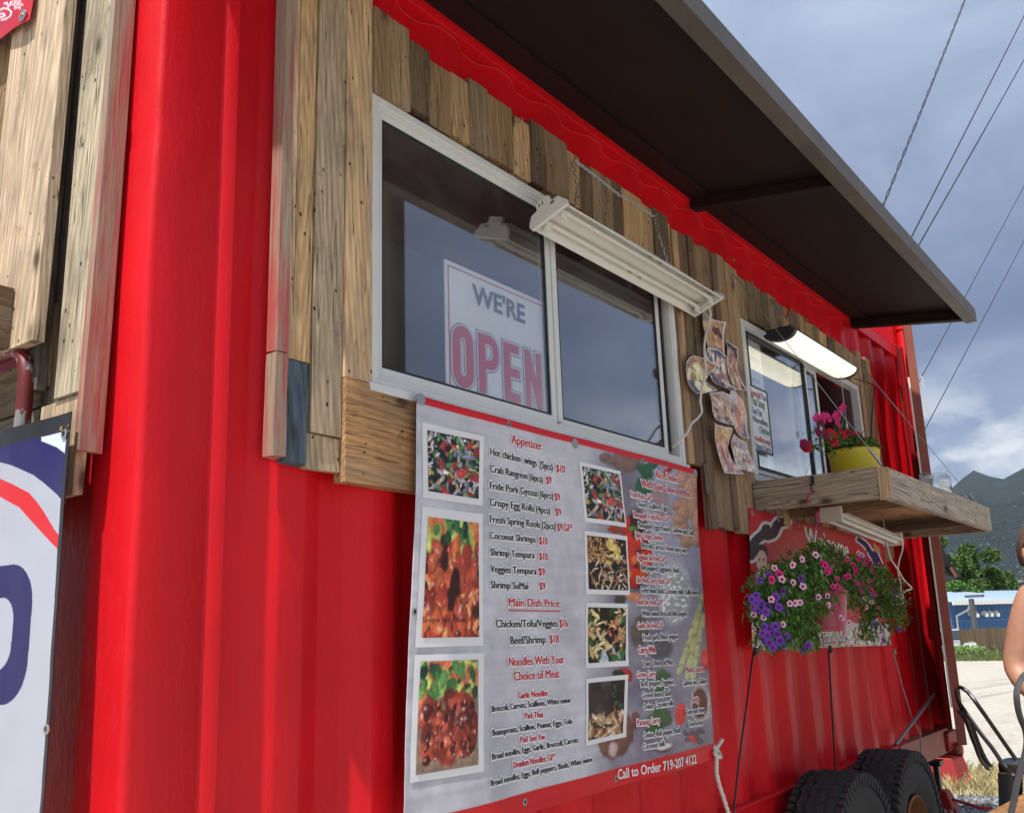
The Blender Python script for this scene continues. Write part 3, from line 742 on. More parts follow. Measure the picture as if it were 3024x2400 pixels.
# ---------------------------------------------------------------- awning
def awning():
    xa, xb = .98, 5.89; yi, yo = -.012, -.712; zi, zo = 3.395, 3.285
    xs = [xa, 3.655, xb]
    root = None
    for a, b in zip(xs[:-1], xs[1:]):
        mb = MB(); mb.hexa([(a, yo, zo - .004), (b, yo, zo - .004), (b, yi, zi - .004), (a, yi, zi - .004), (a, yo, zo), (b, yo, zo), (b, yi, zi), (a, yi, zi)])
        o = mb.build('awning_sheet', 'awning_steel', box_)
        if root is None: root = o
    def rib(x, w, h):
        mb = MB(); mb.hexa([(x, yo, zo - .006 - h), (x + w, yo, zo - .006 - h), (x + w, yi, zi - .006 - h), (x, yi, zi - .006 - h), (x, yo, zo - .006), (x + w, yo, zo - .006), (x + w, yi, zi - .006), (x, yi, zi - .006)])
        mb.build('awning_rib', 'awning_steel', box_, bevel=.003)
    rib(3.60, .055, .05); rib(5.83, .055, .06); rib(1.0, .05, .05)
    mb = MB(); mb.box((xa, yo - .012, zo - .068), (3.688, yo - .001, zo + .012)); mb.box((xa, yo - .001, zo - .068), (3.688, yo + .05, zo - .062)); mb.build('awning_edge', 'awning_angle', box_, bevel=.002)
    mb = MB(); mb.box((3.690, yo - .012, zo - .068), (xb, yo - .001, zo + .012)); mb.box((3.690, yo - .001, zo - .068), (xb, yo + .05, zo - .062)); mb.build('awning_edge', 'awning_angle', box_, bevel=.002)
    mb = MB(); mb.box((xb + .0005, yo - .012, zo - .068), (xb + .006, yo + .05, zo + .012)); mb.build('end_cap', 'awning_angle', box_)
    # seam strip on the underside near the wall
    mb = MB(); mb.hexa([(xa, -.125, 3.363), (xb - .06, -.125, 3.363), (xb - .06, -.014, 3.382), (xa, -.014, 3.382), (xa, -.125, 3.368), (xb - .06, -.125, 3.368), (xb - .06, -.014, 3.387), (xa, -.014, 3.387)])
    mb.build('hinge_strip', 'awning_steel', box_)
    # ragged red lip of the cut sheet that hangs along the wall under the awning
    mb = MB(); xs = np.arange(1.05, 5.80, .03); b = 0
    for i, x in enumerate(xs):
        z = 3.385 + .004 * (vnoise(x * 9, 0, 4, 2) - .5); h = .02 if not (3.58 < x < 3.71) else .002
        mb.v += [(x, -.022, z - h), (x, -.022, z + .004), (x, -.008, z - h), (x, -.008, z + .004)]
    for i in range(len(xs) - 1):
        a = 4 * i; mb.f += [(a, a + 4, a + 5, a + 1), (a + 2, a + 3, a + 7, a + 6), (a, a + 2, a + 6, a + 4)]; mb.mi += [0] * 3
    mb.build('cut_edge', 'red_paint', box_)
awning()

# ---------------------------------------------------------------- downpipe and door at the far end
mb = MB(); a = np.array([6.955, -.05, 3.74]); b = np.array([6.70, -.05, 1.38])
L_ = lambda t: a + (b - a) * t
mb.tube([L_(0), L_(1)], .038, 16); mb.tube([L_(.0), L_(.045)], .050, 16); mb.tube([L_(.06), L_(.075)], .047, 16); mb.tube([L_(.24), L_(.255)], .052, 16)
o = mb.build('downpipe', 'red_plastic_pipe', box_, smooth=True)
mb = MB()
def dpt(t, off, z):      # along the open door: t=0 hinge, 1 free edge
    hx, hy = 7.03, -.01; fx, fy = 6.13 - .05 * (z - .8) / 2.4, -.235 - .03 * (z - .8) / 2.4
    d = np.array([fx - hx, fy - hy]); n = np.array([-d[1], d[0]]) / np.hypot(*d); p = np.array([hx, hy]) + d * t + n * off
    return (p[0], p[1], z)
def door_box(mb, t0, t1, o0, o1, z0, z1):
    mb.hexa([dpt(t0, o0, z0), dpt(t1, o0, z0), dpt(t1, o1, z0), dpt(t0, o1, z0), dpt(t0, o0, z1), dpt(t1, o0, z1), dpt(t1, o1, z1), dpt(t0, o1, z1)])
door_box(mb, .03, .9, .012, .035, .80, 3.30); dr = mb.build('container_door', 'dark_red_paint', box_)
bm_fix(dr.data)
mb = MB(); door_box(mb, .905, 1.0, .0, .05, .79, 3.34); q = mb.build('door_edge', 'door_primer', dr, bevel=.004); bm_fix(q.data)
mb = MB(); door_box(mb, .993, 1.004, -.012, -.001, 1.0, 3.0); q = mb.build('door_gasket', 'gutter_white', dr); bm_fix(q.data)
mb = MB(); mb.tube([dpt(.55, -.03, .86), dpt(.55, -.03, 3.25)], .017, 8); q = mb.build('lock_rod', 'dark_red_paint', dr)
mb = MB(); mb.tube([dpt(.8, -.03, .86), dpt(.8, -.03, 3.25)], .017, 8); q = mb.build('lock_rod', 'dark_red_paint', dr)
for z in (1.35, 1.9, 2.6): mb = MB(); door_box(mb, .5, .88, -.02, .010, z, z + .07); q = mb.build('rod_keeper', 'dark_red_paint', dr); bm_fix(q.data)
mb = MB(); mb.tube([(6.10, -.235, .79), (6.10, -.235, .76), (6.13, -.23, .755)], .014, 8); q = mb.build('door_foot', 'rusty_steel', dr)
# loose pale channel caught behind the corner
mb = MB(); mb.tube([(5.55, -.05, .845), (6.30, -.10, 1.06)], .014, 6, flat=.6); o = mb.build('loose_channel', 'steel_dull'); tag(o, 'bent grey metal channel leaning by the far container corner', 'metal strip')

# ================================================================== TRAILER
tr = thing('trailer', (4.7, .6, GZ), 'dark red tandem axle trailer carrying the container', 'trailer')
mb = MB(); mb.box((1.3, .22, .50), (6.9, .30, .655)); mb.build('chassis_rail', 'dull_red_paint', tr)
mb = MB(); mb.box((1.3, 1.9, .50), (6.9, 1.98, .655)); mb.build('chassis_rail', 'dull_red_paint', tr)
for x in (1.5, 3.0, 3.9, 5.7, 6.6): mb = MB(); mb.box((x, .11, .54), (x + .06, 1.9, .60)); mb.build('crossmember', 'dull_red_paint', tr)
def wheel(x, zc=.47, r=.41):
    ya, yb = -.285, -.065
    mb = MB(); pr = [(.205, yb), (.30, yb - .004), (.35, yb - .002), (.385, yb - .018), (.40, yb - .04), (.402, (ya + yb) / 2), (.40, ya + .04), (.385, ya + .018), (.35, ya + .002), (.30, ya + .0), (.235, ya + .012), (.205, ya + .03)]
    pr = [(q[0] * r / .4, q[1]) for q in pr]
    mb.lathe([(q[0], q[1]) for q in pr], (x, 0, zc), 56, axis=1)
    ty = mb.build('tyre', 'black_rubber', tr, smooth=True, angle=50); bm_fix(ty.data)
    # tread: zigzag ribs and shoulder lugs
    mb = MB(); n = 64
    for yk, w in ((-.235, .020), (-.195, .022), (-.155, .022), (-.115, .020)):
        for i in range(n):
            t0, t1 = 2 * math.pi * i / n, 2 * math.pi * (i + .93) / n; dy = .007 * (1 if i % 2 else -1)
            def pt(t, yy, rr): return (x + rr * math.cos(t), yy, zc + rr * math.sin(t))
            vs = [pt(t0, yk - w / 2 + dy, r - .003), pt(t1, yk - w / 2 - dy, r - .003), pt(t1, yk + w / 2 - dy, r - .003), pt(t0, yk + w / 2 + dy, r - .003)]
            vs += [pt(t0, yk - w / 2 + dy, r + .008), pt(t1, yk - w / 2 - dy, r + .008), pt(t1, yk + w / 2 - dy, r + .008), pt(t0, yk + w / 2 + dy, r + .008)]
            mb.hexa(vs)
    for i in range(n):
        for (y0, y1) in ((-.289, -.262), (-.088, -.061)):
            t0, t1 = 2 * math.pi * i / n, 2 * math.pi * (i + .62) / n
            a_, b_ = (r - .035, r + .006)
            if y0 < -.2: ra0, rb0 = r - .030, r + .004
            vs = []
            for rr in (r - .045, r + .003):
                vs += [(x + rr * math.cos(t0), y0, zc + rr * math.sin(t0)), (x + rr * math.cos(t1), y0, zc + rr * math.sin(t1)), (x + rr * math.cos(t1), y1, zc + rr * math.sin(t1)), (x + rr * math.cos(t0), y1, zc + rr * math.sin(t0))]
            mb.hexa(vs)
    q = mb.build('tread', 'black_rubber', tr); bm_fix(q.data)
    mb = MB(); mb.lathe([(.207, -.262), (.212, -.272), (.200, -.276), (.188, -.262), (.180, -.20), (.150, -.165), (.085, -.17), (.07, -.215), (.035, -.225), (.001, -.226)], (x, 0, zc), 40, axis=1)
    rm = mb.build('rim', 'rusty_steel', tr, smooth=True, angle=40); bm_fix(rm.data)
    for k in range(5):
        t = 2 * math.pi * k / 5; mb = MB(); mb.tube([(x + .11 * math.cos(t), -.165, zc + .11 * math.sin(t)), (x + .11 * math.cos(t), -.195, zc + .11 * math.sin(t))], .012, 6); mb.build('wheel_nut', 'steel_dull', rm)
for x in (4.21, 5.01): wheel(x)
mb = MB(); mb.tube([(4.21, -.1, .455), (4.21, 2.2, .455)], .04, 10); mb.build('axle', 'rusty_steel', tr)
mb = MB(); mb.tube([(5.01, -.1, .455), (5.01, 2.2, .455)], .04, 10); mb.build('axle', 'rusty_steel', tr)
# ================================================================== PRINTS
def srgb(c):
    c = np.array(c, float) / 255.0
    return np.where(c <= .04045, c / 12.92, ((c + .055) / 1.055) ** 2.4)
def blob(img, U, V, u, v, ru, rv, ang, col, rs, shade=.5, spec=0, soft=.35):
    ca, sa = math.cos(ang), math.sin(ang); du, dv = U - u, V - v
    a = (du * ca + dv * sa) / ru; b = (-du * sa + dv * ca) / rv
    wob = 1 + .22 * (vnoise(U * 9 + rs * 3.1, V * 9 + rs, 31, 2) - .5) * 2
    d = np.sqrt(a * a + b * b) * wob
    m = np.clip((1 - d) / soft, 0, 1)[..., None]
    lit = 1 + shade * (.30 - (a * .35 + b * -.35) - d * d * .45)
    c = np.array(col)[None, None] * np.clip(lit, .12, 1.8)[..., None]
    if spec: c = c + spec * np.exp(-(((a + .25) ** 2 + (b - .3) ** 2) / .035))[..., None]
    img[:] = img * (1 - m) + c * m
def food(U, V, seed, bg, layers):
    U0, V0 = U, V; U = U0 + .07 * (vnoise(U0 * 13, V0 * 13, seed + 1, 4) - .5); V = V0 + .07 * (vnoise(U0 * 13, V0 * 13, seed + 2, 4) - .5)
    rs = np.random.RandomState(seed); img = np.ones(U.shape + (3,)) * srgb(bg)[None, None]
    img *= (0.6 + .8 * vnoise(U * 14, V * 14, seed, 4))[..., None]
    for n, (u0, u1, v0, v1), (r0, r1), (as0, as1), pal, shade, spec in layers:
        for i in range(int(n * 2.3)):
            r = rs.uniform(r0 * .8, r1 * 1.0); k = rs.uniform(as0, as1)
            blob(img, U, V, rs.uniform(u0, u1), rs.uniform(v0, v1), r * k, r, rs.uniform(0, math.pi), srgb(pal[rs.randint(len(pal))]) * rs.uniform(.75, 1.2), i + seed, shade, spec if rs.rand() < .6 else 0)
    g_ = img.mean(-1, keepdims=True); img = img * .82 + g_ * .18
    img *= (0.62 + .76 * vnoise(U * 34, V * 34, seed + 3, 3))[..., None]
    return np.clip(img, 0, 1)
GREENS = [(40, 95, 45), (60, 125, 60), (30, 70, 35), (90, 150, 70), (20, 60, 50)]
FOODS = {
 'stirfry': lambda U, V: food(U, V, 5, (22, 30, 30), [(26, (0, 1, 0, 1), (.03, .07), (1, 2.5), GREENS, .8, .1), (26, (0, 1, 0, 1), (.02, .045), (2, 4), [(175, 160, 185), (190, 180, 175), (150, 130, 130), (120, 120, 150)], .8, .2), (9, (.2, 1, 0, 1), (.03, .06), (1.5, 3), [(190, 30, 25), (160, 25, 20)], .7, .1), (22, (0, 1, 0, 1), (.012, .03), (1, 3), [(200, 160, 50), (150, 90, 50), (220, 215, 220)], .7, .3), (1, (.64, .66, .38, .4), (.07, .08), (2, 2.1), [(205, 30, 25)], .4, .1)]),
 'wings': lambda U, V: food(U, V, 8, (70, 22, 8), [(10, (0, 1, .74, 1), (.09, .16), (1, 2), [(235, 120, 30), (190, 215, 60), (225, 85, 25), (215, 225, 90)], .5, .1), (12, (.15, .8, .80, .97), (.04, .07), (1, 1.5), GREENS, .8, 0), (34, (0, 1, .04, .78), (.075, .13), (1, 1.5), [(215, 75, 15), (195, 55, 10), (225, 100, 25), (170, 40, 8)], 1.0, .55), (26, (0, 1, 0, .8), (.02, .05), (1, 2), [(240, 140, 50), (205, 60, 12), (130, 30, 8)], 1.0, .6), (5, (.45, .55, .25, .55), (.05, .09), (1, 2), [(60, 15, 8)], .3, 0)]),
 'crispy': lambda U, V: food(U, V, 13, (150, 120, 100), [(10, (0, .9, .72, 1), (.08, .13), (1, 2.4), [(225, 85, 35), (235, 110, 50), (200, 225, 90)], .5, .1), (18, (.02, 1, .66, .95), (.04, .08), (1, 1.6), GREENS + [(150, 190, 80)], .8, 0), (30, (.08, .92, .14, .66), (.07, .12), (1, 1.5), [(150, 40, 18), (120, 28, 14), (175, 55, 22), (90, 20, 12)], 1.0, .45), (24, (.08, .92, .10, .62), (.02, .05), (1, 2), [(190, 80, 35), (130, 35, 15), (70, 14, 10)], 1.0, .6)]),
 'noodles': lambda U, V: food(U, V, 17, (38, 26, 20), [(40, (0, 1, .05, 1), (.012, .022), (4, 9), [(175, 120, 70), (200, 165, 110), (150, 95, 55), (120, 70, 45)], .8, .2), (60, (0, .5, .5, 1), (.012, .028), (1, 1.6), [(205, 150, 70), (160, 100, 40)], .8, .3), (6, (.5, .8, .5, .95), (.05, .08), (1, 1.6), [(225, 195, 80)], .5, .1), (18, (.1, 1, 0, .7), (.012, .02), (3, 7), [(225, 215, 190), (190, 150, 110)], .6, .2)]),
 'basil': lambda U, V: food(U, V, 23, (25, 22, 14), [(16, (0, 1, 0, 1), (.05, .1), (1, 2), [(40, 80, 30), (60, 100, 35), (30, 30, 22), (35, 25, 18)], .7, .1), (26, (0, 1, .1, 1), (.02, .05), (2, 5), [(215, 190, 120), (200, 160, 90), (225, 205, 150), (180, 130, 70)], .8, .2), (8, (.4, 1, .1, .8), (.02, .05), (1, 2.5), [(200, 60, 30), (190, 90, 40)], .7, .1), (4, (.3, .9, 0, .15), (.06, .1), (2, 3), [(40, 110, 60), (190, 200, 215)], .4, 0)]),
 'wok': lambda U, V: food(U, V, 29, (40, 32, 30), [(6, (.1, .9, .5, 1), (.12, .22), (1, 2), [(48, 40, 38), (60, 52, 50), (30, 24, 22)], .3, 0), (30, (0, 1, .0, .42), (.025, .05), (1.6, 4), [(205, 165, 115), (220, 195, 160), (170, 110, 60), (150, 85, 45)], .8, .25), (4, (.7, 1, .3, .9), (.03, .05), (1.5, 3), [(180, 45, 40), (50, 90, 50)], .6, .1)]),
}
CUTS = {
 'dish_a': lambda U, V: food(U, V, 41, (150, 120, 130), [(16, (.1, .95, .15, .85), (.09, .17), (1, 1.6), [(215, 165, 90), (225, 190, 120), (195, 130, 70)], .5, .1), (3, (.6, .9, .5, .8), (.08, .12), (1, 1.3), [(120, 60, 50)], .3, 0)]),
 'dish_b': lambda U, V: food(U, V, 43, (75, 85, 125), [(14, (.1, .9, .5, .95), (.07, .13), (1, 2), [(200, 110, 40), (215, 140, 60)], .6, .1), (14, (.05, .8, .1, .7), (.07, .14), (1, 1.4), [(225, 215, 130), (235, 225, 170), (180, 130, 80)], .5, .1)]),
 'dish_c': lambda U, V: food(U, V, 47, (70, 75, 115), [(26, (.05, .95, .1, .8), (.04, .09), (1.5, 3), [(205, 165, 150), (185, 135, 130), (225, 200, 180), (150, 100, 105)], .6, .1)]),
 'dish_d': lambda U, V: food(U, V, 53, (60, 50, 55), [(30, (.1, .95, .05, .85), (.05, .10), (1, 1.8), [(190, 130, 85), (165, 100, 65), (210, 160, 120), (140, 85, 70)], .7, .15)]),
 'dish_e': lambda U, V: food(U, V, 59, (180, 165, 165), [(24, (.1, .9, .1, .8), (.04, .09), (2, 4), [(225, 190, 165), (205, 150, 120), (95, 110, 60), (120, 90, 60)], .6, .1)]),
 'dish_f': lambda U, V: food(U, V, 61, (110, 110, 150), [(14, (.1, .9, .1, .85), (.10, .17), (1, 1.7), [(215, 150, 110), (195, 115, 80), (225, 180, 150)], .6, .1), (2, (.2, .6, .85, .95), (.12, .2), (1, 1.5), [(225, 215, 225)], .2, 0)]),
 'dish_g': lambda U, V: food(U, V, 67, (150, 130, 150), [(10, (.2, .7, .5, .95), (.08, .14), (1, 2), [(225, 160, 70), (230, 180, 90)], .5, .1), (22, (.1, .9, .03, .6), (.05, .1), (1.5, 3), [(215, 150, 150), (230, 190, 180), (190, 110, 90)], .6, .1)]),
 'dish_h': lambda U, V: food(U, V, 71, (190, 170, 175), [(34, (.05, .95, .05, .8), (.04, .08), (1, 2), [(225, 200, 165), (210, 170, 130), (200, 100, 90), (235, 220, 210)], .6, .1)]),
}
def quad_grid(q, nx, ny):
    """q = TL,TR,BR,BL world points -> grid with u to the right, v upwards"""
    TL, TR, BR, BL = [np.array(p, float) for p in q]
    u = np.linspace(0, 1, nx); v = np.linspace(0, 1, ny); U, V = np.meshgrid(u, v)
    P = (BL * (1 - U)[..., None] + BR * U[..., None]) * (1 - V)[..., None] + (TL * (1 - U)[..., None] + TR * U[..., None]) * V[..., None]
    return U, V, P

# ------------------------------------------------------------------ the menu banner
YB = -.053
def wave(P):
    P = np.array(P, float); x = P[..., 0]; z = P[..., 2]
    w = .007 * np.sin(x * 5.1 + z * 1.3) + .004 * np.sin(x * 13 + z * 4) + .006 * (vnoise(x * 3, z * 2.2, 77, 3) - .5) + .0025 * (vnoise(x * 1.5, z * 30, 79, 2) - .5)
    top = np.clip((2.14 - z) / .25, 0, 1); P[..., 1] = YB + w * (.3 + .7 * top) - .012 * np.clip((1.5 - z) / .5, 0, 1); return P
def Q(x, y): return (1150 + x * .7598, 1100 + y * .7598)
def Bz(x, y): return (1650 + x * .3215, 1300 + y * .3215)
def Cz(x, y): return (1650 + x * .3215, 1800 + y * .3215)
def Ez(x, y): return (1190 + x * .409, 1700 + y * .409)
menu = thing('menu_banner', (2.6, YB, 1.05), 'large grey vinyl food menu banner with red top and bottom edges below the big window', 'banner')
def menu_banner():
    TL = onY(1228, 1166, YB); TR = onY(2059, 1386, YB); BR = onY(2098, 2243, YB)
    BLa = onY(1185, 2400, YB); s_ = (TL - BLa); s_ = s_ / s_[2]; BL = TL + s_ * (1.03 - TL[2]) 
    U, V, P = quad_grid((TL, TR, BR, BL), 470, 330); P = wave(P)
    px, py, _ = proj(P)
    n1 = vnoise(P[..., 0] * 5, P[..., 2] * 5, 2, 5, .6); n2 = vnoise(P[..., 0] * 30, P[..., 2] * 30, 6, 4)
    img = srgb((204, 203, 212))[None, None] * (0.62 + .55 * n1 + .22 * (n2 - .5))[..., None]
    img = img * (1 - .0 * U[..., None])
    # kitchen still life printed behind the right hand column
    qx = px + 9 * (vnoise(px / 16, py / 16, 61, 4) - .5); qy = py + 9 * (vnoise(px / 16, py / 16, 62, 4) - .5); tex = .72 + .56 * vnoise(px / 5, py / 5, 63, 3)
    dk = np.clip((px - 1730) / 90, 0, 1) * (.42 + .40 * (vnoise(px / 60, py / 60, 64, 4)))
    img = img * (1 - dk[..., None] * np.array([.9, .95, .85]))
    def el(cx, cy, rx, ry, ang, col, shade=.5, soft=.1, alpha=1.0):
        soft = max(soft, .28)
        ca, sa = math.cos(R(ang)), math.sin(R(ang)); du, dv = qx - cx, qy - cy
        a = (du * ca + dv * sa) / rx; b = (-du * sa + dv * ca) / ry
        d = np.sqrt(a * a + b * b)
        m = (np.clip((1.05 - d) / soft, 0, 1) * alpha)[..., None]; c = srgb(col)[None, None] * (np.clip(1 + shade * (.4 - d * d * .6 - a * .3 - b * .3), .2, 1.6) * tex)[..., None]
        img[:] = img * (1 - m) + c * m
    el(*Bz(1120, 900), 150, 330, 0, (165, 160, 178), .1, .5, .8)
    for (x, y, a, b, g) in ((470, 180, 34, 16, 10), (560, 190, 30, 22, 60), (650, 220, 34, 24, -20), (420, 150, 20, 14, 0), (610, 120, 30, 18, 30)): el(*Bz(x, y), a, b, g, (122, 92, 80), .7, .3, .9)
    for (x, y, a, b, g) in ((790, 280, 34, 18, 40), (770, 420, 26, 34, 0), (850, 230, 26, 14, -30), (780, 460, 28, 14, 20)): el(*Bz(x, y), a, b, g, (35, 85, 55), .7, .25)
    el(*Bz(1000, 280), 22, 8, -40, (170, 35, 30), .5)
    for (x, y, a, b, g) in ((1130, 350, 22, 34, 0), (1210, 450, 24, 44, 10), (1140, 640, 24, 48, 0), (1080, 600, 12, 16, 40), (1120, 800, 24, 34, 0), (1230, 600, 18, 60, -8), (1270, 760, 16, 54, 0), (1180, 900, 22, 34, 10), (1260, 900, 18, 30, 0), (1250, 350, 14, 40, 0), (1100, 730, 18, 18, 0)): el(*Bz(x, y), a, b, g, (168, 128, 108), .9, .15)
    for (x, y, a, b) in ((930, 540, 30, 46), (970, 660, 26, 22)): el(*Bz(x, y), a, b, 0, (150, 110, 105), .5, .5, .7)
    el(*Bz(720, 1010), 54, 150, 0, (195, 190, 205), .2, .05); el(*Bz(705, 1010), 50, 143, 0, (60, 22, 20), .4, .05)
    for (x, y, a, b, g) in ((640, 900, 14, 50, -8), (680, 1010, 16, 44, 10), (740, 930, 22, 26, 0), (650, 1150, 14, 50, 8), (700, 1260, 20, 34, 0), (780, 1120, 18, 40, 0), (760, 1240, 20, 22, 0), (640, 1280, 14, 30, 0), (620, 770, 12, 30, 0), (830, 1050, 10, 40, 0)): el(*Bz(x, y), a, b, g, (190, 48, 25), .8, .15)
    for (x, y, a, b, g) in ((700, 1090, 12, 16, 0), (790, 1180, 12, 22, 20), (650, 1230, 10, 12, 0)): el(*Bz(x, y), a, b, g, (215, 110, 50), .7, .2)
    el(*Bz(680, 810), 15, 10, 0, (80, 130, 50), .7); el(*Bz(520, 820), 26, 12, 8, (150, 60, 30), .6); el(*Bz(700, 1440), 38, 12, 14, (205, 130, 90), .2)
    el(*Bz(1060, 1400), 50, 98, 0, (205, 205, 212), .2, .04); el(*Bz(1060, 1410), 45, 90, 0, (165, 168, 168), .3, .05)
    rs = np.random.RandomState(4)
    for i in range(46): a_ = rs.uniform(0, 6.28); q = math.sqrt(rs.uniform(0, 1)); el(Bz(1060, 1450)[0] + 38 * q * math.cos(a_), Bz(1060, 1450)[1] + 76 * q * math.sin(a_), 8, 4, rs.uniform(0, 180), (215, 215, 210), .8, .3)
    el(*Cz(740, 200), 28, 52, 8, (92, 84, 70), .5, .3, .9); el(*Cz(930, 350), 40, 40, 0, (72, 72, 76), .4, .3, .8); el(*Bz(560, 1460), 20, 14, 0, (70, 60, 55), .5, .3)
    for (x0, y0, x1, y1) in ((1340, -180, 1110, 560), (1300, -60, 1180, 600), (1325, 60, 1230, 610)):
        for k in range(26):
            t = k / 25; el(*Cz(x0 + (x1 - x0) * t, y0 + (y1 - y0) * t), 7 + 3 * t, 14, 12, (176, 178, 130) if k % 6 else (150, 150, 105), .5, .3)
    for (x, y, a, b) in ((1345, 450, 14, 34), (1115, 960, 18, 38), (1245, 1160, 18, 20)): el(*Cz(x, y), a, b, 0, (205, 40, 30), .6, .1)
    el(*Cz(1300, 860), 30, 60, 0, (205, 200, 205), .2, .05); el(*Cz(1295, 855), 25, 53, 0, (92, 45, 35), .6, .06)
    el(*Cz(610, 600), 26, 22, 30, (160, 40, 40), .7); el(*Cz(545, 585), 20, 15, 0, (35, 50, 38), .6)
    for (x, y, a, b) in ((940, 600, 18, 22), (930, 700, 14, 26), (950, 940, 30, 20), (900, 1020, 34, 26), (985, 1010, 22, 20), (860, 1130, 26, 20), (1000, 600, 10, 12)): el(*Cz(x, y), a, b, 20, (48, 82, 42), .8, .3)
    for (x, y, a, b, g) in ((480, 1240, 34, 48, 0), (580, 1200, 26, 50, 10), (640, 1080, 14, 50, -10), (420, 1240, 22, 36, -20), (700, 1010, 14, 30, 0)): el(*Cz(x, y), a, b, g, (110, 70, 62), .8, .3)
    el(*Cz(500, 1280), 16, 26, 0, (190, 165, 160), .5, .4); el(*Cz(960, 1260), 32, 18, -12, (100, 60, 42), .6, .1); el(*Cz(970, 1255), 26, 12, -12, (215, 210, 205), .3, .1)
    for i in range(14): el(*Cz(rs.uniform(1080, 1330), rs.uniform(1090, 1220)), 10, 7, rs.uniform(0, 180), (75, 75, 85), .8, .3)
    # red hems
    red = srgb((205, 22, 34)); bot = np.array((P[..., 2] - (BL[2] + (BR[2] - BL[2]) * U)) < .056); top = V > .980
    img[bot | top] = red
    img *= (0.9 + .2 * vnoise(P[..., 0] * 4, P[..., 2] * 60, 91, 2))[..., None]
    grid_mesh('printed_sheet', P, np.clip(img, 0, 1), 'printed_vinyl', menu, thick=.0012)
    up = np.array([0, 0, 1.0]); nr = np.array([0, -1.0, 0])
    L = []   # text, start, end, capital height in photo px, colour
    K, RD = 'k', 'r'
    def t(s, f, a, b, cap, c): L.append((s, f(*a), f(*b), cap, c, f))
    t('Appetizer', Q, (472, 275), (594, 302), 28, RD)
    t('Hot chicken', Q, (392, 320), (507, 349), 23, K); t('wings', Q, (523, 353), (573, 365), 23, K); t('(5pcs)', Q, (588, 370), (637, 381), 23, K); t('$10', Q, (652, 384), (684, 390), 23, RD)
    t('Crab Rangoon (6pcs)', Q, (392, 386), (598, 428), 23, K); t('$9', Q, (613, 430), (633, 433), 23, RD)
    t('Fride Pork Gyozas (6pcs)', Q, (392, 452), (640, 492), 23, K); t('$9', Q, (647, 495), (667, 498), 23, RD)
    t('Crispy Egg Rolls (4pcs)', Q, (392, 516), (627, 550), 23, K); t('$9', Q, (650, 553), (672, 557), 23, RD)
    t('Fresh Spring Rools (2pcs)', Q, (392, 582), (649, 610), 23, K); t('$9 GF*', Q, (657, 613), (716, 618), 23, RD)
    t('Coconut Shrimps', Q, (392, 645), (567, 661), 22, K); t('$10', Q, (582, 665), (616, 669), 22, RD)
    t('Shrimp Tempura', Q, (394, 710), (563, 722), 22, K); t('$10', Q, (582, 726), (616, 729), 22, RD)
    t('Veggies Tempura', Q, (394, 775), (570, 784), 22, K); t('$9', Q, (580, 786), (604, 788), 22, RD)
    t('Shrimp SuMai', Q, (395, 837), (538, 842), 22, K); t('$9', Q, (582, 842), (604, 843), 22, RD)
    t('Main Dish Price:', Q, (466, 907), (666, 911), 25, RD); t('Chicken/Tofu/Veggies', Q, (416, 990), (654, 987), 24, K); t('$16', Q, (663, 988), (697, 987), 24, RD)
    t('Beef/Shrimp', Q, (472, 1055), (606, 1050), 24, K); t('$18', Q, (622, 1050), (657, 1048), 24, RD)
    t('Noodles With Your', Q, (465, 1140), (676, 1128), 26, RD); t('Choice of Meat', Q, (484, 1196), (657, 1184), 26, RD)
    t('Garlic Noodles', Q, (500, 1266), (611, 1255), 19, RD); t('Broccoli, Carrots, Scallions, White onion', Q, (386, 1317), (697, 1281), 18, K)
    t('Pad Thai', Q, (523, 1344), (591, 1338), 18, RD); t('Beansprouts, Scallion, Peanut, Eggs, Tofu', Q, (386, 1410), (702, 1363), 18, K)
    t('Pad See Ew', Q, (503, 1437), (598, 1424), 18, RD); t('Broad noodles, Eggs, Garlic, Broccoli, Carrots', Q, (379, 1502), (724, 1435), 18, K)
    t('Drunken Noodles: GF*', Q, (470, 1536), (635, 1502), 19, RD); t('Broad noodles, Eggs, Bell peppers, Basils, White onion', Q, (369, 1604), (778, 1510), 18, K)
    for s, a, b, cap, c in (('Rice Dishes', (885, 345), (1090, 392), 20, RD), ('With Your Choice of Meat', (748, 425), (1210, 525), 20, RD), ('Fried Rice: GF*', (645, 520), (845, 553), 16, RD), ('Onion, Scallion, Eggs', (700, 605), (985, 650), 15, K),
        ('Pineapple Fried Rice: GF*', (668, 705), (1000, 752), 16, RD), ('Pineapple, Eggs, Raisin, Cashew nuts, Scall', (712, 800), (1232, 872), 15, K), ('Spicy Crispy Chicken:', (683, 890), (945, 922), 16, RD), ('Broccoli, Carrots, House spicy sauce', (745, 985), (1165, 1035), 15, K),
        ('Eggplant Stir-fried: GF*', (705, 1095), (970, 1118), 16, RD), ('Bell peppers, Eggplants, basil', (733, 1190), (1080, 1216), 15, K), ('Stir-fried Curry Paste: GF*', (690, 1305), (1015, 1320), 16, RD), ('Green bean, Basil, Coconut milk, Kaffir lime le', (725, 1397), (1275, 1420), 15, K),
        ('Basil Stir-fried: GF*', (693, 1507), (943, 1514), 16, RD), ('White onion, Broccoli, Bell pepper', (740, 1612), (1160, 1613), 15, K)): t(s, Bz, a, b, cap, c)
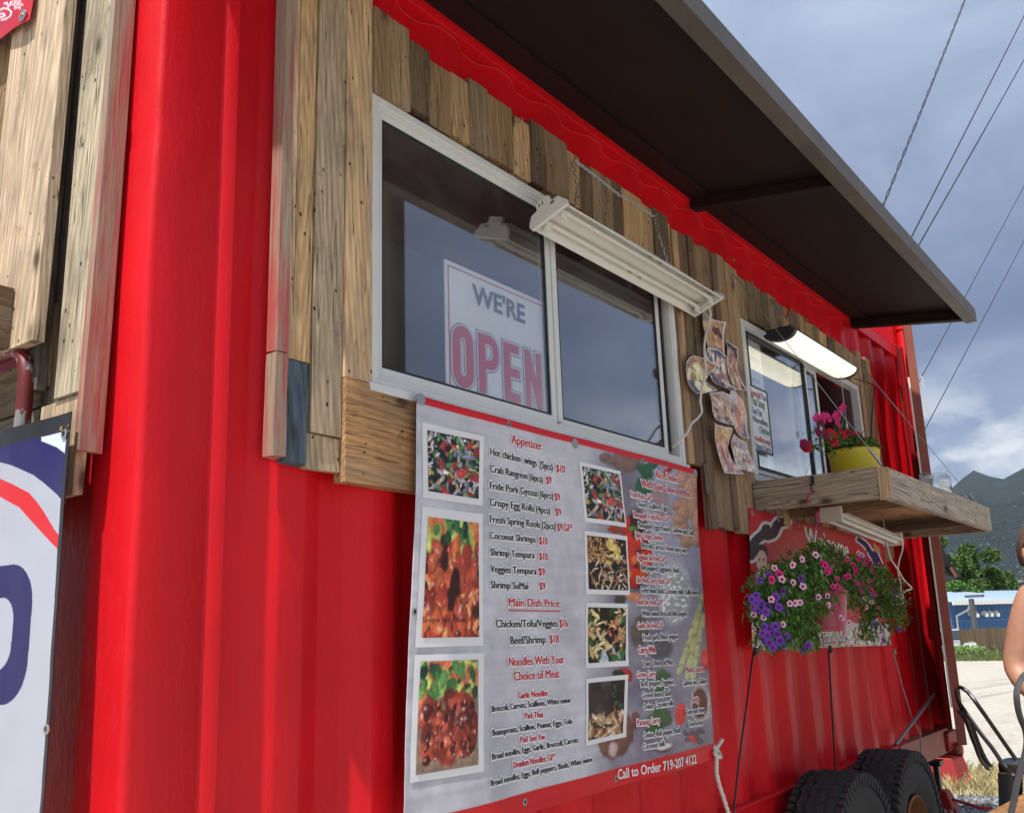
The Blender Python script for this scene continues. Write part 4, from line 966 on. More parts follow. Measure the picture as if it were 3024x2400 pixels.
    for s, a, b, cap, c in (('Garlic Stir-fried: GF*', (700, 172), (945, 165), 16, RD), ('Fresh garlic, Black pepper', (750, 280), (1085, 264), 15, K), ('Curry With', (707, 400), (862, 391), 18, RD), ('Your Choice of Meat', (742, 520), (1025, 500), 15, K),
        ('Green Curry', (695, 622), (857, 612), 16, RD), ('Bell pepper, Eggplant,', (730, 705), (1040, 680), 15, K), ('Green beans, Basil', (737, 812), (995, 783), 15, K), ('Onino, Coconut milk', (747, 915), (1020, 873), 15, K), ('Panang Curry', (702, 1062), (888, 1035), 16, RD),
        ('Onion, Bell pepper, Basil,', (750, 1178), (1080, 1120), 15, K), ('Coconut milk', (745, 1282), (930, 1245), 15, K), ('Main course', (1145, 577), (1307, 565), 16, RD), ('Cashew nut Chiken', (1112, 697), (1328, 673), 14, K), ('Soup', (1193, 850), (1262, 837), 16, RD),
        ('Tum yom kung', (1145, 962), (1308, 935), 14, K), ('Tum ka kai', (1163, 1072), (1290, 1050), 14, K)): t(s, Cz, a, b, cap, c)
    halo, kb, rb, wb = MB(), MB(), MB(), MB()
    for s, a, b, cap, c, f_ in L:
        A = onY(*a, YB); B = onY(*b, YB); _, _, dep = proj(A); h = cap * float(dep) / F * (1.02 if f_ is not Bz and f_ is not Cz else 1.14)
        w0 = h / .73
        halo_text(halo, s, A, B, h, up, nr, .0022, .0048 if cap > 17 else .0042, warp=wave); [put_text(rb if c == 'r' else kb, s, A + np.array([q_, 0, 0]), B + np.array([q_, 0, 0]), h, up, nr, .0036 + abs(q_) * .2, 0, warp=wave, res=2) for q_ in ((-.0009, .0009) if cap > 17 else (-.0005, .0005))]
    A = onY(*Cz(535, 1555), YB); B = onY(*Cz(1228, 1402), YB); put_text(wb, 'Call to Order 719-207 4122', A, B, .030, up, nr, .0030, .02, warp=wave)
    A = onY(*Ez(115, 333), YB); B = onY(*Ez(435, 333), YB); put_text(kb, 'Spicy crispy chicken', A, B, .0125, up, nr, .0058, 0, warp=wave)
    A = onY(*Q(466, 921), YB); B = onY(*Q(666, 925), YB); rb.hexa([tuple(wave(p)) for p in (A + [0, 0, -.003], B + [0, 0, -.003], B + [0, -.001, -.003], A + [0, -.001, -.003], A, B, B + [0, -.001, 0], A + [0, -.001, 0])])
    rb.v[-8:] = [(x, y - .003, z) for x, y, z in rb.v[-8:]]
    tag(halo.build('lettering_outline', 'ink_white', menu), kind='stuff'); tag(kb.build('menu_lettering', 'ink_black', menu), kind='stuff'); tag(rb.build('heading_lettering', 'ink_red', menu), kind='stuff'); tag(wb.build('phone_lettering', 'ink_white', menu), kind='stuff')
    ph = [('stirfry', Q, [(120, 193), (367, 247), (365, 517), (115, 487)], [(140, 225), (350, 265), (348, 490), (138, 462)]),
          ('wings', Q, [(112, 521), (364, 548), (362, 1060), (90, 1068)], [(134, 562), (347, 585), (345, 1027), (114, 1030)]),
          ('crispy', Q, [(88, 1096), (361, 1088), (343, 1547), (67, 1593)], [(110, 1122), (335, 1115), (320, 1520), (90, 1562)]),
          ('stirfry', Bz, [(185, 195), (553, 285), (597, 800), (243, 747)], [(210, 238), (537, 315), (580, 760), (262, 708)]),
          ('noodles', Bz, [(243, 828), (605, 882), (627, 1420), (262, 1410)], [(265, 870), (590, 920), (610, 1378), (285, 1365)]),
          ('basil', Cz, [(267, -67), (613, -55), (630, 515), (255, 535)], [(285, -25), (600, -15), (603, 465), (280, 490)]),
          ('wok', Cz, [(257, 632), (630, 593), (613, 1165), (233, 1250)], [(278, 672), (603, 640), (583, 1130), (258, 1198)])]
    for kind, f, out, inn in ph:
        for q, lift, mat, nm in ((out, .0022, 'ink_white', 'photo_border'), (inn, .0034, 'printed_vinyl', 'food_photo')):
            W4 = [onY(*f(*p), YB) for p in q]; nx, ny = (14, 14) if nm == 'photo_border' else (110, 130)
            U, V, P = quad_grid(W4, nx, ny); P = wave(P); P[..., 1] -= lift
            im = None if nm == 'photo_border' else FOODS[kind](U, V * (1 if kind != 'wings' else 1))
            if nm == 'photo_border': par = grid_mesh(nm, P, None, mat, menu)
            else: q_ = grid_mesh(nm, P, im, mat, menu)
    # eyelets and the screws with washers
    for i, (x, y, f, rr) in enumerate([(155, 92, None, .0125), (0, 0, None, 0)][:1]):
        pass
    def ring(p, ro, ri, mat, nm, hole=True):
        mb = MB(); c = wave(np.array(p)); mb.lathe([(ri, -.0005), (ri, -.003), (ro, -.0025), (ro, 0)], c, 20, axis=1); 
        o = mb.build(nm, mat, menu, smooth=False); bm_fix(o.data)
        if hole: mb = MB(); mb.lathe([(.0001, -.0012), (ri, -.0012)], c, 12, axis=1); mb.build('eyelet_hole', 'dark_gasket', menu)
    for (x, y) in (Q(463, 201), Q(983, 343), Q(88, 929), Q(1217, 918), Cz(517, 1548), Ez(856, 1628)): ring(onY(x, y, YB), .0095, .0052, 'galvanised', 'eyelet')
    for (x, y) in (Q(118, 104), Q(721, 276), Q(1191, 391)): ring(onY(x, y, YB) - [0, .003, 0], .0165, .0006, 'galvanised', 'washer', False); ring(onY(x, y, YB) - [0, .007, 0], .006, .0005, 'brass', 'screw_head', False)
menu_banner()
for o in list(bpy.data.objects):
    if o.name.startswith('printed_sheet'): o['label'] = 'grey marbled sheet with printed ginger, rice bowl and tomatoes'

# rope tied to the lower right corner of the menu banner
mb = MB(); k0 = onY(2103, 2212, -.06)
kn = [k0 + [.05, -.02, .03], k0 + [.0, -.015, .0], k0 + [-.02, -.02, -.012], k0 + [0, -.03, -.025], k0 + [.02, -.015, -.01], k0 + [.0, -.01, .01], k0 + [-.01, -.02, -.03], onY(2118, 2290, -.08), onY(2142, 2370, -.10), onY(2165, 2440, -.11), onY(2210, 2560, -.14), np.array([3.9, -.2, .06])]
pth = catmull(kn, 8); mb.tube(pth, .0065, 8)
for s in (0, 1, 2):
    pp = []; a = 0
    for i, p in enumerate(pth): pp.append(p + np.array([math.cos(i * 1.1 + s * 2.1), math.sin(i * 1.1 + s * 2.1) * .7, 0]) * .0042)
    mb.tube(pp, .0048, 6)
o = mb.build('tie_rope', 'white_rope', smooth=True); tag(o, 'white twisted rope knotted at the lower right corner of the menu banner', 'rope')

# ------------------------------------------------------------------ banner with the big letter on the near end
def Tz(x, y): return (x * .1753, 1200 + y * .1753)
def near_banner():
    root = thing('near_banner', (.90, .5, .9), 'white banner with dark blue letter O and red arc in a black hem', 'banner')
    XB = .905; ys = np.linspace(.096, .60, 300); zs = np.linspace(.95, 1.962, 560); Yg, Zg = np.meshgrid(ys, zs)
    def wv(P):
        P = np.array(P, float); y, z = P[..., 1], P[..., 2]
        P[..., 0] = XB - .006 * np.sin(y * 14 + z * 1.5) - .008 * (vnoise(y * 6, z * 5, 55, 3) - .5) ; return P
    P = wv(np.stack([np.full_like(Yg, XB), Yg, Zg], -1))
    edge = np.interp(Zg, [.95, 1.21, 1.94], [.075, .083, .106]); P[..., 1] = Yg + (edge - .096) * np.clip((.6 - Yg) / .5, 0, 1)
    P[..., 2] += np.where(True, -.012 * np.clip((P[..., 1] - .11) / .4, -.1, 1) * 0, 0)
    px, py, _ = proj(P); img = np.ones(P.shape) * srgb((172, 176, 190))[None, None]
    img *= (.96 + .08 * vnoise(Yg * 12, Zg * 9, 5, 4))[..., None]
    nav = srgb((30, 22, 88)); red = srgb((208, 24, 36)); lt = srgb((205, 218, 228))
    def arc(pts):   # pts list of photo px (x,y): y as function of x
        xs_, ys_ = zip(*pts); return np.interp(px, xs_, ys_)
    A1 = arc([Tz(-600, 850), Tz(0, 940), Tz(200, 990), Tz(560, 1150), Tz(760, 1300), Tz(980, 1500), Tz(1180, 1711), (240, 1560), (262, 1620)])
    A2 = arc([Tz(-600, 1120), Tz(0, 1210), Tz(220, 1310), Tz(490, 1450), Tz(640, 1620), (130, 1510), (160, 1560), (200, 1615), (230, 1660)])
    A3 = arc([Tz(-600, 1420), Tz(0, 1520), Tz(330, 1700), (95, 1540), (150, 1600), (200, 1650), (230, 1690)])
    m = py < A1; img[m] = nav
    m = (py > A2) & (py < A3); img[m] = red
    tri = (px > Tz(700, 0)[0]) & (py < arc([Tz(700, 580), Tz(950, 680), Tz(1215, 875), (260, 1400)])); img[tri] = lt
    # the letter: rounded square ring
    yc, zc = .42, 1.545; 
    def rr(cy, cz, hw, hh, rad):
        dy = np.abs(P[..., 1] - cy) - (hw - rad); dz = np.abs(P[..., 2] - cz) - (hh - rad)
        return np.sqrt(np.maximum(dy, 0) ** 2 + np.maximum(dz, 0) ** 2) + np.minimum(np.maximum(dy, dz), 0) - rad
    o_ = rr(.345, 1.535, .151, .136, .085); i_ = rr(.357, 1.535, .098, .072, .05)
    img[(o_ < 0) & (i_ > 0)] = nav
    hem = (P[..., 1] < edge + .0135) | (P[..., 2] > 1.925)
    img[hem] = srgb((34, 32, 38))
    grid_mesh('printed_sheet', P, np.clip(img, 0, 1), 'printed_vinyl', root, thick=.0012)
    mb = MB(); c = wv(np.array([XB, .128, 1.925]))
    for nm, mat, y, z, ro, ri in (('eyelet', 'galvanised', .125, 1.918, .0105, .0065), ('screw_head', 'brass', .1385, 1.932, .0045, .0004), ('screw_head', 'rusty_steel', .112, 1.932, .003, .0004)):
        c = wv(np.array([XB, y, z])); mb = MB(); mb.lathe([(ri, .0), (ri, -.003), (ro, -.002), (ro, 0)], c - [.002, 0, 0], 18, axis=0); o = mb.build(nm, mat, root); bm_fix(o.data)
        if nm == 'eyelet': mb = MB(); mb.lathe([(.0001, -.0013), (ri, -.0013)], c - [.002, 0, 0], 12, axis=0); mb.build('eyelet_hole', 'dark_gasket', root)
    c = wv(np.array([XB, .092, 1.36])); mb = MB(); mb.lathe([(.0055, .0), (.0055, -.003), (.0095, -.002), (.0095, 0)], c - [.002, 0, 0], 18, axis=0); o = mb.build('eyelet', 'galvanised', root); bm_fix(o.data)
near_banner()
# red cloth with white flowers, screwed to the end boards
def red_cloth():
    root = thing('red_flower_cloth', (.89, .6, 3.0), 'corner of a red white-flowered cloth screwed at the upper left', 'cloth')
    XB = .888; U, V, P = quad_grid([(XB, .80, 3.32), (XB, .41, 3.22), (XB, .411, 2.985), (XB, .80, 3.050)], 160, 100)
    P[..., 0] += -.004 * np.sin(U * 9 + V * 4) - .002
    px, py, _ = proj(P); img = np.ones(P.shape) * srgb((196, 22, 40))[None, None] * (.85 + .3 * vnoise(U * 6, V * 6, 4, 3))[..., None]
    L = .409
    def flower(cx, cy, r, n=6, pet=.42):
        d = np.hypot(px - cx, py - cy); a = np.arctan2(py - cy, px - cx)
        m = (d < r * (.72 + .28 * np.cos(a * n))) & (d > r * .34) & (np.abs(np.sin(a * n / 2)) > .22); img[m] = srgb((236, 214, 226)); m = d < r * .2; img[m] = srgb((236, 214, 226))
    flower(128 * L, 36 * L, 19); flower(-30 * L, -60 * L, 22); flower(60 * L, -160 * L, 20); flower(190 * L, -150 * L, 18)
    for pts in ([(0, 75), (30, 62), (60, 66), (85, 90), (75, 120), (45, 140), (10, 148)], [(35, 30), (50, 22), (62, 40), (60, 60)], [(75, 40), (80, 20), (95, 15)], [(0, 105), (25, 100), (38, 112), (20, 125), (0, 128)]):
        q = [np.array(p) * L for p in pts]
        for a_, b_ in zip(q[:-1], q[1:]):
            for k in range(8):
                c = a_ + (b_ - a_) * k / 8; img[np.hypot(px - c[0], py - c[1]) < 2.8] = srgb((236, 214, 226))
    grid_mesh('cloth_sheet', P, np.clip(img, 0, 1), 'printed_vinyl', root, thick=.0015)
    c = np.array([XB - .008, .4405, 3.010])
    for nm, mat, ro, x in (('washer', 'galvanised', .0155, 0), ('screw_head', 'brass', .005, -.003)):
        mb = MB(); mb.lathe([(.0005, -.003), (ro, -.002), (ro, .001)], c + [x, 0, 0], 20, axis=0); o = mb.build(nm, mat, root); bm_fix(o.data)
red_cloth()

# ------------------------------------------------------------------ OPEN sign behind the first pane
def Sz(x, y): return (1100 + x * .5845, 300 + y * .5845)
def open_sign():
    YS = .012
    TL = onY(*Sz(362, 793), YS); root = thing('open_sign', (TL[0], YS, 2.19), "white WE'RE OPEN sign with red border standing behind the left window pane", 'sign')
    zt = TL[2]; x0, x1 = TL[0], 2.50; zb = 2.19
    mb = MB(); mb.box((x0, YS, zb), (x1, YS + .003, zt)); mb.build('sign_board', 'paper_white', root)
    mb = MB(); b = .014; w = .0045
    mb.box((x0 + b, YS - .0012, zb), (x0 + b + w, YS - .0002, zt - b)); mb.box((x0 + b + w, YS - .0012, zt - b - w), (x1, YS - .0002, zt - b)); mb.build('sign_border', 'ink_pale_red', root)
    up = [0, 0, 1.0]; nr = [0, -1.0, 0]
    A = onY(*Sz(508, 1017), YS); B = onY(*Sz(768, 1124), YS); mb = MB(); put_text(mb, "WE'RE", A, (B[0], YS, A[2]), .064, up, nr, .002, .03); tag(mb.build('small_lettering', 'ink_grey', root), kind='stuff')
    # big block letters: dark blue outline, white line, red body
    def stad(cx, cz, hw, hh, n=10, half=False):
        P = []
        for q, (sx, sz) in enumerate(((1, 1), (-1, 1), (-1, -1), (1, -1))):
            for k in range(n): a = math.pi / 2 * (q + k / (n - 1)); r_ = min(hw, hh); P.append((cx + sx * (hw - r_) + r_ * math.cos(a), cz + sz * (hh - r_) + r_ * math.sin(a)))
        return P
    zb_, ht, bw = 2.203, .190, .036
    for nm, mat, e, lift in (('letter_outline', 'ink_navy', .0085, .0010), ('letter_inline', 'ink_white', .0055, .0018), ('letter', 'ink_red', .0, .0026)):
        for ch, a, b in (('O', 395, 520), ('P', 527, 648), ('E', 655, 752), ('N', 762, 862)):
            xa = onY(*Sz(a, 1430), YS)[0] + .008; xb = onY(*Sz(b, 1500), YS)[0] - .006; mb = MB(); y = [YS - lift]
            def bxq(pts):
                y[0] -= 2e-5; n0 = len(mb.v); mb.v += [(px_, y[0], pz_) for px_, pz_ in pts]; mb.f.append(tuple(range(n0, n0 + len(pts)))); mb.mi.append(0)
            def rect(u0, u1, v0, v1): bxq([(u0 - e, v0 - e), (u1 + e, v0 - e), (u1 + e, v1 + e), (u0 - e, v1 + e)])
            def ring_(cx, cz, hw, hh, w, lo=None):
                y[0] -= 2e-5; A_ = stad(cx, cz, hw + e, hh + e); B_ = stad(cx, cz, max(.003, hw - w - e), max(.003, hh - w - e)); n0 = len(mb.v); m = len(A_); mb.v += [(p[0], y[0], p[1]) for p in A_] + [(p[0], y[0], p[1]) for p in B_]
                for i in range(m):
                    j = (i + 1) % m
                    if lo is not None and A_[i][0] < lo and A_[j][0] < lo: continue
                    mb.f.append((n0 + i, n0 + j, n0 + m + j, n0 + m + i)); mb.mi.append(0)
            z0, z1 = zb_, zb_ + ht
            if ch == 'O': ring_((xa + xb) / 2, (z0 + z1) / 2, (xb - xa) / 2, ht / 2, bw)
            if ch == 'P': rect(xa, xa + bw, z0, z1); cz = z1 - ht * .29; ring_(xb - .045, cz, .045, ht * .29, bw * .85, xb - .05); rect(xa, xb - .042, z1 - bw * .8, z1); rect(xa, xb - .042, z1 - ht * .58, z1 - ht * .58 + bw * .8)
            if ch == 'E': rect(xa, xa + bw, z0, z1); [rect(xa, xb, v, v + bw * .85) for v in (z0, (z0 + z1) / 2 - bw * .42, z1 - bw * .85)]
            if ch == 'N': rect(xa, xa + bw * .85, z0, z1); rect(xb - bw * .85, xb, z0, z1); bxq([(xa - e, z1 + e), (xa + bw * .9 + e, z1 + e), (xb + e, z0 - e), (xb - bw * .9 - e, z0 - e)])
            tag(mb.build(nm, mat, root), kind='stuff')
open_sign()

# ------------------------------------------------------------------ special boards in the second window
def window_papers():
    YS = -.017
    root = thing('special_board', (4.14, YS, 2.25), 'handwritten specials whiteboard with black frame at the left of the second window', 'whiteboard')
    s = 450 / 1711.
    def Wz(x, y): return (2150 + x * s, 1000 + y * s)
    TL, TR, BR, BL = [onY(*Wz(*p), YS) for p in ((215, 505), (425, 585), (512, 1310), (290, 1255))]
    x0, x1 = (TL[0] + BL[0]) / 2 , (TR[0] + BR[0]) / 2; z1 = (TL[2] + TR[2]) / 2; z0 = (BL[2] + BR[2]) / 2
    mb = MB(); mb.box((x0, YS, z0), (x1, YS + .004, z1)); mb.build('board_face', 'paper_white', root)
    mb = MB(); frame_rect(mb, x0, x1, z0, z1, .008, YS - .003, YS - .0005); mb.build('board_frame', 'black_plastic', root)
    up = [0, 0, 1.0]; nr = [0, -1.0, 0]; h = (z1 - z0)
    rows = [('Special', 'ink_red', .90, .035, .1, .62), ('Thai', 'ink_blue', .90, .03, .66, .92), ('Thai Soup', 'ink_green', .76, .045, .1, .8), ('Tom Yum', 'ink_blue', .62, .035, .1, .62), ('Noodles', 'ink_grey', .50, .030, .12, .85), ('Chicken', 'ink_green', .36, .034, .40, .92), ('noodles soup', 'ink_red', .22, .028, .10, .9), ('Panang Curry', 'ink_blue', .10, .028, .1, .88)]
    bym = {}
    for tx, mt, v, cp, u0, u1 in rows:
        mb = bym.setdefault(mt, MB()); put_text(mb, tx, (x0 + (x1 - x0) * u0, YS, z0 + h * v - .02), (x0 + (x1 - x0) * u1, YS, z0 + h * v - .02), cp, up, nr, .0015, .012)
    for mt, mb in bym.items(): tag(mb.build('handwriting', mt, root), kind='stuff')
    root = thing('paper_notice', (4.13, .02, 2.55), 'grey handwritten paper notice taped inside the top left of the second window', 'paper')
    mb = MB(); mb.box((4.127, .014, 2.56), (4.34, .0155, 2.872)); mb.build('sheet', 'paper_white', root)
    mb = MB()
    for i, (tx, u) in enumerate((('Today Special', .19), ('Panang Curry', .17), ('Drunken Noodle', .18), ('Chicken  $16', .14), ('Shrimp  $18', .15))): put_text(mb, tx, (4.14, .0135, 2.82 - i * .055), (4.14 + u, .0135, 2.82 - i * .055), .022, up, nr, .001, .004)
    tag(mb.build('handwriting', 'ink_grey', root), kind='stuff')
window_papers()
# things standing inside the second window
for i, (x, y, r, h, n) in enumerate([(4.62, .16, .045, .20, 0), (4.74, .18, .05, .24, 0), (4.50, .20, .04, .17, 0)]):
    mb = MB(); mb.lathe([(r * .75, 2.19), (r, 2.19 + h), (r * 1.05, 2.19 + h + .004), (r * .96, 2.19 + h), (r * .72, 2.195)], (x, y, 0), 18)
    for k in range(6): mb.lathe([(r * 1.0, 2.19 + h * (.5 + k * .08)), (r * 1.06, 2.19 + h * (.5 + k * .08) + .004), (r * 1.0, 2.19 + h * (.5 + k * .08) + .008)], (x, y, 0), 18)
    o = mb.build('cup_stack', ['paper_white', 'green_plastic', 'white_enamel'][i], smooth=True)
    tag(o, ['white paper cup stack between the specials board and the green one', 'tallest green plastic cup stack inside the second window', 'short cream cup stack nearest the specials board'][i], 'cups', 'stacked cups inside the second window')
mb = MB(); mb.box((4.86, .14, 2.18), (5.0, .24, 2.36)); mb.box((4.865, .133, 2.20), (4.995, .139, 2.34)); o = mb.build('napkin_box', 'white_enamel', bevel=.012); tag(o, 'white napkin box inside the second window beside the cups', 'box')
mb = MB(); mb.box((4.05, .05, 2.10), (5.8, .45, 2.178)); o = mb.build('inner_counter', 'steel_dull', box_)
mb = MB(); mb.box((1.65, .08, 2.06), (3.3, .45, 2.12)); o = mb.build('inner_counter', 'steel_dull', box_)

# ------------------------------------------------------------------ food pictures cut out and pinned to the boards
def Fz(x, y): return (1980 + x * .3215, 900 + y * .3215)
def inside(px, py, poly):
    c = np.zeros(px.shape, bool); n = len(poly)
    for i in range(n):
        (x0, y0), (x1, y1) = poly[i], poly[(i + 1) % n]
        m = ((y0 > py) != (y1 > py)); t = (x1 - x0) * (py - y0) / ((y1 - y0) + 1e-9) + x0; c ^= m & (px < t)
    return c
CUTL = [('dish_a', [(288, 62), (372, 130), (473, 168), (470, 460), (440, 405), (310, 400), (288, 400), (272, 180)], 'rice and meat plate picture, topmost of the cut out food pictures'),
        ('dish_c', [(320, 395), (440, 415), (500, 490), (510, 640), (520, 740), (545, 800), (400, 740), (350, 710), (330, 645), (300, 560)], 'shredded noodle picture with blue corner in the middle of the cut outs'),
        ('dish_d', [(505, 318), (540, 350), (600, 398), (610, 590), (650, 760), (660, 798), (560, 775), (520, 760), (500, 600), (495, 480)], 'tall narrow picture of brown fried meat, right of the middle cut out'),
        ('dish_b', [(104, 540), (160, 490), (215, 465), (320, 495), (400, 560), (340, 640), (320, 700), (360, 740), (410, 790), (300, 815), (215, 822), (160, 770), (130, 650), (108, 600)], 'round picture of fried chicken and egg, leftmost of the cut outs'),
        ('dish_f', [(560, 785), (600, 790), (640, 880), (660, 1040), (680, 1240), (620, 1200), (570, 1080), (530, 980), (540, 840)], 'picture of orange fried shrimp with a small sauce bowl beside the window frame'),
        ('dish_e', [(350, 812), (480, 798), (540, 840), (530, 980), (555, 1090), (545, 1115), (400, 1060), (360, 990), (335, 890)], 'leaf shaped picture of noodles with greens, centre of the lower cut outs'),
        ('dish_h', [(580, 1190), (620, 1225), (690, 1262), (720, 1400), (755, 1555), (660, 1520), (600, 1515), (545, 1420), (530, 1300)], 'triangular picture of pale salad, lowest right of the cut outs'),
        ('dish_g', [(362, 1083), (400, 1100), (550, 1135), (530, 1320), (560, 1430), (615, 1563), (465, 1550), (430, 1340), (390, 1210)], 'long pink picture of mango and noodles, lowest left of the cut outs')]
for i, (kind, poly, lab) in enumerate(CUTL):
    poly = [Fz(*p) for p in poly]; yy = -.038 - .003 * i
    W4 = [onY(x, y, yy) for x, y in poly]; x0 = min(p[0] for p in W4); x1 = max(p[0] for p in W4); z0 = min(p[2] for p in W4); z1 = max(p[2] for p in W4)
    U, V, P = quad_grid([(x0, yy, z1), (x1, yy, z1), (x1, yy, z0), (x0, yy, z0)], int((x1 - x0) / .0022), int((z1 - z0) / .0022))
    px, py, _ = proj(P); msk = inside(px, py, poly); img = CUTS[kind](U, V)
    # pale paper rim
    cx, cy = sum(p[0] for p in poly) / len(poly), sum(p[1] for p in poly) / len(poly)
    rim = ~inside(cx + (px - cx) * 1.07, cy + (py - cy) * 1.05, poly); img[rim] = srgb((214, 206, 208)); g_ = img.mean(-1, keepdims=True); img = np.clip((img * .8 + g_ * .2) * 1.12, 0, 1)
    P[..., 1] -= .018 * (np.abs(U - .5) * 2) ** 3 + .012 * np.clip(1 - V * 3, 0, 1) ** 2 + .004 * np.sin(V * 7 + i)
    o = grid_mesh('food_picture', P, img, 'printed_paper', None, mask=msk, thick=.0006); tag(o, lab, 'picture', 'food pictures pinned between the windows')

# ------------------------------------------------------------------ welcome banner
def welcome():
    YW = -.022
    q = [onY(2150 + a * .3507, 1350 + b * .3507, YW) for a, b in ((155, 425), (1305, 720), (1370, 1580), (205, 1625))]
    root = thing('welcome_banner', (4.8, YW, 1.38), 'red welcome banner with flag ribbons hanging behind the flower basket', 'banner')
    U, V, P = quad_grid(q, 420, 200)
    def wv(P):
        P = np.array(P, float); P[..., 1] = YW - .006 + .006 * np.sin(P[..., 0] * 6 + P[..., 2] * 3) + .008 * (vnoise(P[..., 0] * 3, P[..., 2] * 5, 13, 3) - .5); return P
    P = wv(P); px, py, _ = proj(P); X, Y = (px - 2150) / .3507, (py - 1350) / .3507
    img = np.ones(P.shape) * srgb((196, 30, 48))[None, None]
    # pale rays fanning from upper left
    for a in (-62, -52, -44, -35, -27, -18): 
        t = np.degrees(np.arctan2(-(Y - 430), X - 180)); m = np.clip(1 - np.abs(t - a) / 3.2, 0, 1) * (V > .2) * .5; img = img * (1 - m[..., None]) + srgb((215, 90, 90)) * m[..., None]
    m = np.clip((1 - np.hypot((X - 650) / 420, (Y - 800) / 330)) * 1.4, 0, .75)[..., None]; img = img * (1 - m) + srgb((205, 92, 88)) * m
    def stroke(pts, w, col):
        pts = catmull([(a, b, 0) for a, b in pts], 14)
        for p in pts: img[np.hypot(X - p[0], Y - p[1]) < w] = srgb(col)
    for off, col, w in ((0, (222, 220, 226), 62), (0, (60, 45, 60), 38)):
        stroke([(190, 830), (220, 720), (300, 640), (320, 600)], w, col); stroke([(330, 660), (380, 640), (420, 560), (480, 540)], w, col)
    for w, col in ((30, (230, 228, 232)), (19, (55, 40, 110))): stroke([(1100, 690), (1160, 740), (1215, 830), (1250, 900)], w, col); stroke([(1235, 800), (1270, 880), (1310, 980), (1330, 1050)], w, col); stroke([(1190, 950), (1300, 960)], w, (60, 15, 30))
    # a plain greeting figure
    def el(x, y, a, b, c): img[((X - x) / a) ** 2 + ((Y - y) / b) ** 2 < 1] = srgb(c)
    el(280, 800, 52, 70, (50, 42, 44)); el(282, 870, 44, 88, (232, 198, 176)); el(262, 862, 7, 10, (40, 30, 30)); el(300, 862, 7, 10, (40, 30, 30)); el(283, 920, 10, 4, (150, 60, 60)); el(275, 1030, 45, 90, (225, 226, 232)); el(280, 980, 12, 40, (225, 190, 168))
    # flower meadow strip along the bottom
    rs = np.random.RandomState(2); band = V < .17 + .05 * vnoise(U * 20, V, 6, 2); img[band] = srgb((200, 190, 190))
    for i in range(240):
        x, y = rs.uniform(205, 1370), rs.uniform(1440, 1620); c = [(70, 120, 50), (40, 90, 45), (225, 190, 60), (230, 225, 230), (190, 40, 60), (120, 70, 150), (235, 130, 60), (90, 140, 70)][rs.randint(8)]
        img[(((X - x) / rs.uniform(5, 12)) ** 2 + ((Y - y) / rs.uniform(10, 26)) ** 2 < 1) & band] = srgb(c)
    el(1240, 1450, 80, 90, (215, 190, 205)); stroke([(1310, 1420), (1310, 1560)], 5, (90, 30, 40))
    grid_mesh('printed_sheet', P, np.clip(img, 0, 1), 'printed_vinyl', root, thick=.0012)
    def T(a, b): return onY(2150 + a * .3507, 1350 + b * .3507, YW)
    up = [0, 0, 1.0]; nr = [0, -1.0, 0]
    for nm, mat, lift, off, d in (('lettering_shadow', 'ink_grey', .002, .025, .006), ('lettering', 'ink_white', .0032, .02, 0)):
        mb = MB(); put_text(mb, 'Welcome', T(650, 735) + [d, 0, -d], T(1000, 850) + [d, 0, -d], .095, up, nr, lift, off, warp=wv); put_text(mb, 'Thank you', T(785, 1555) + [d, 0, -d], T(975, 1545) + [d, 0, -d], .055, up, nr, lift, off, warp=wv); tag(mb.build(nm, mat, root), kind='stuff')
    for a, b in ((180, 470), (590, 570), (415, 520)):
        c = wv(T(a, b)); mb = MB(); mb.lathe([(.006, -.001), (.006, -.004), (.014, -.003), (.014, 0)], c, 16, axis=1); o = mb.build('eyelet', 'galvanised', root); bm_fix(o.data)
welcome()
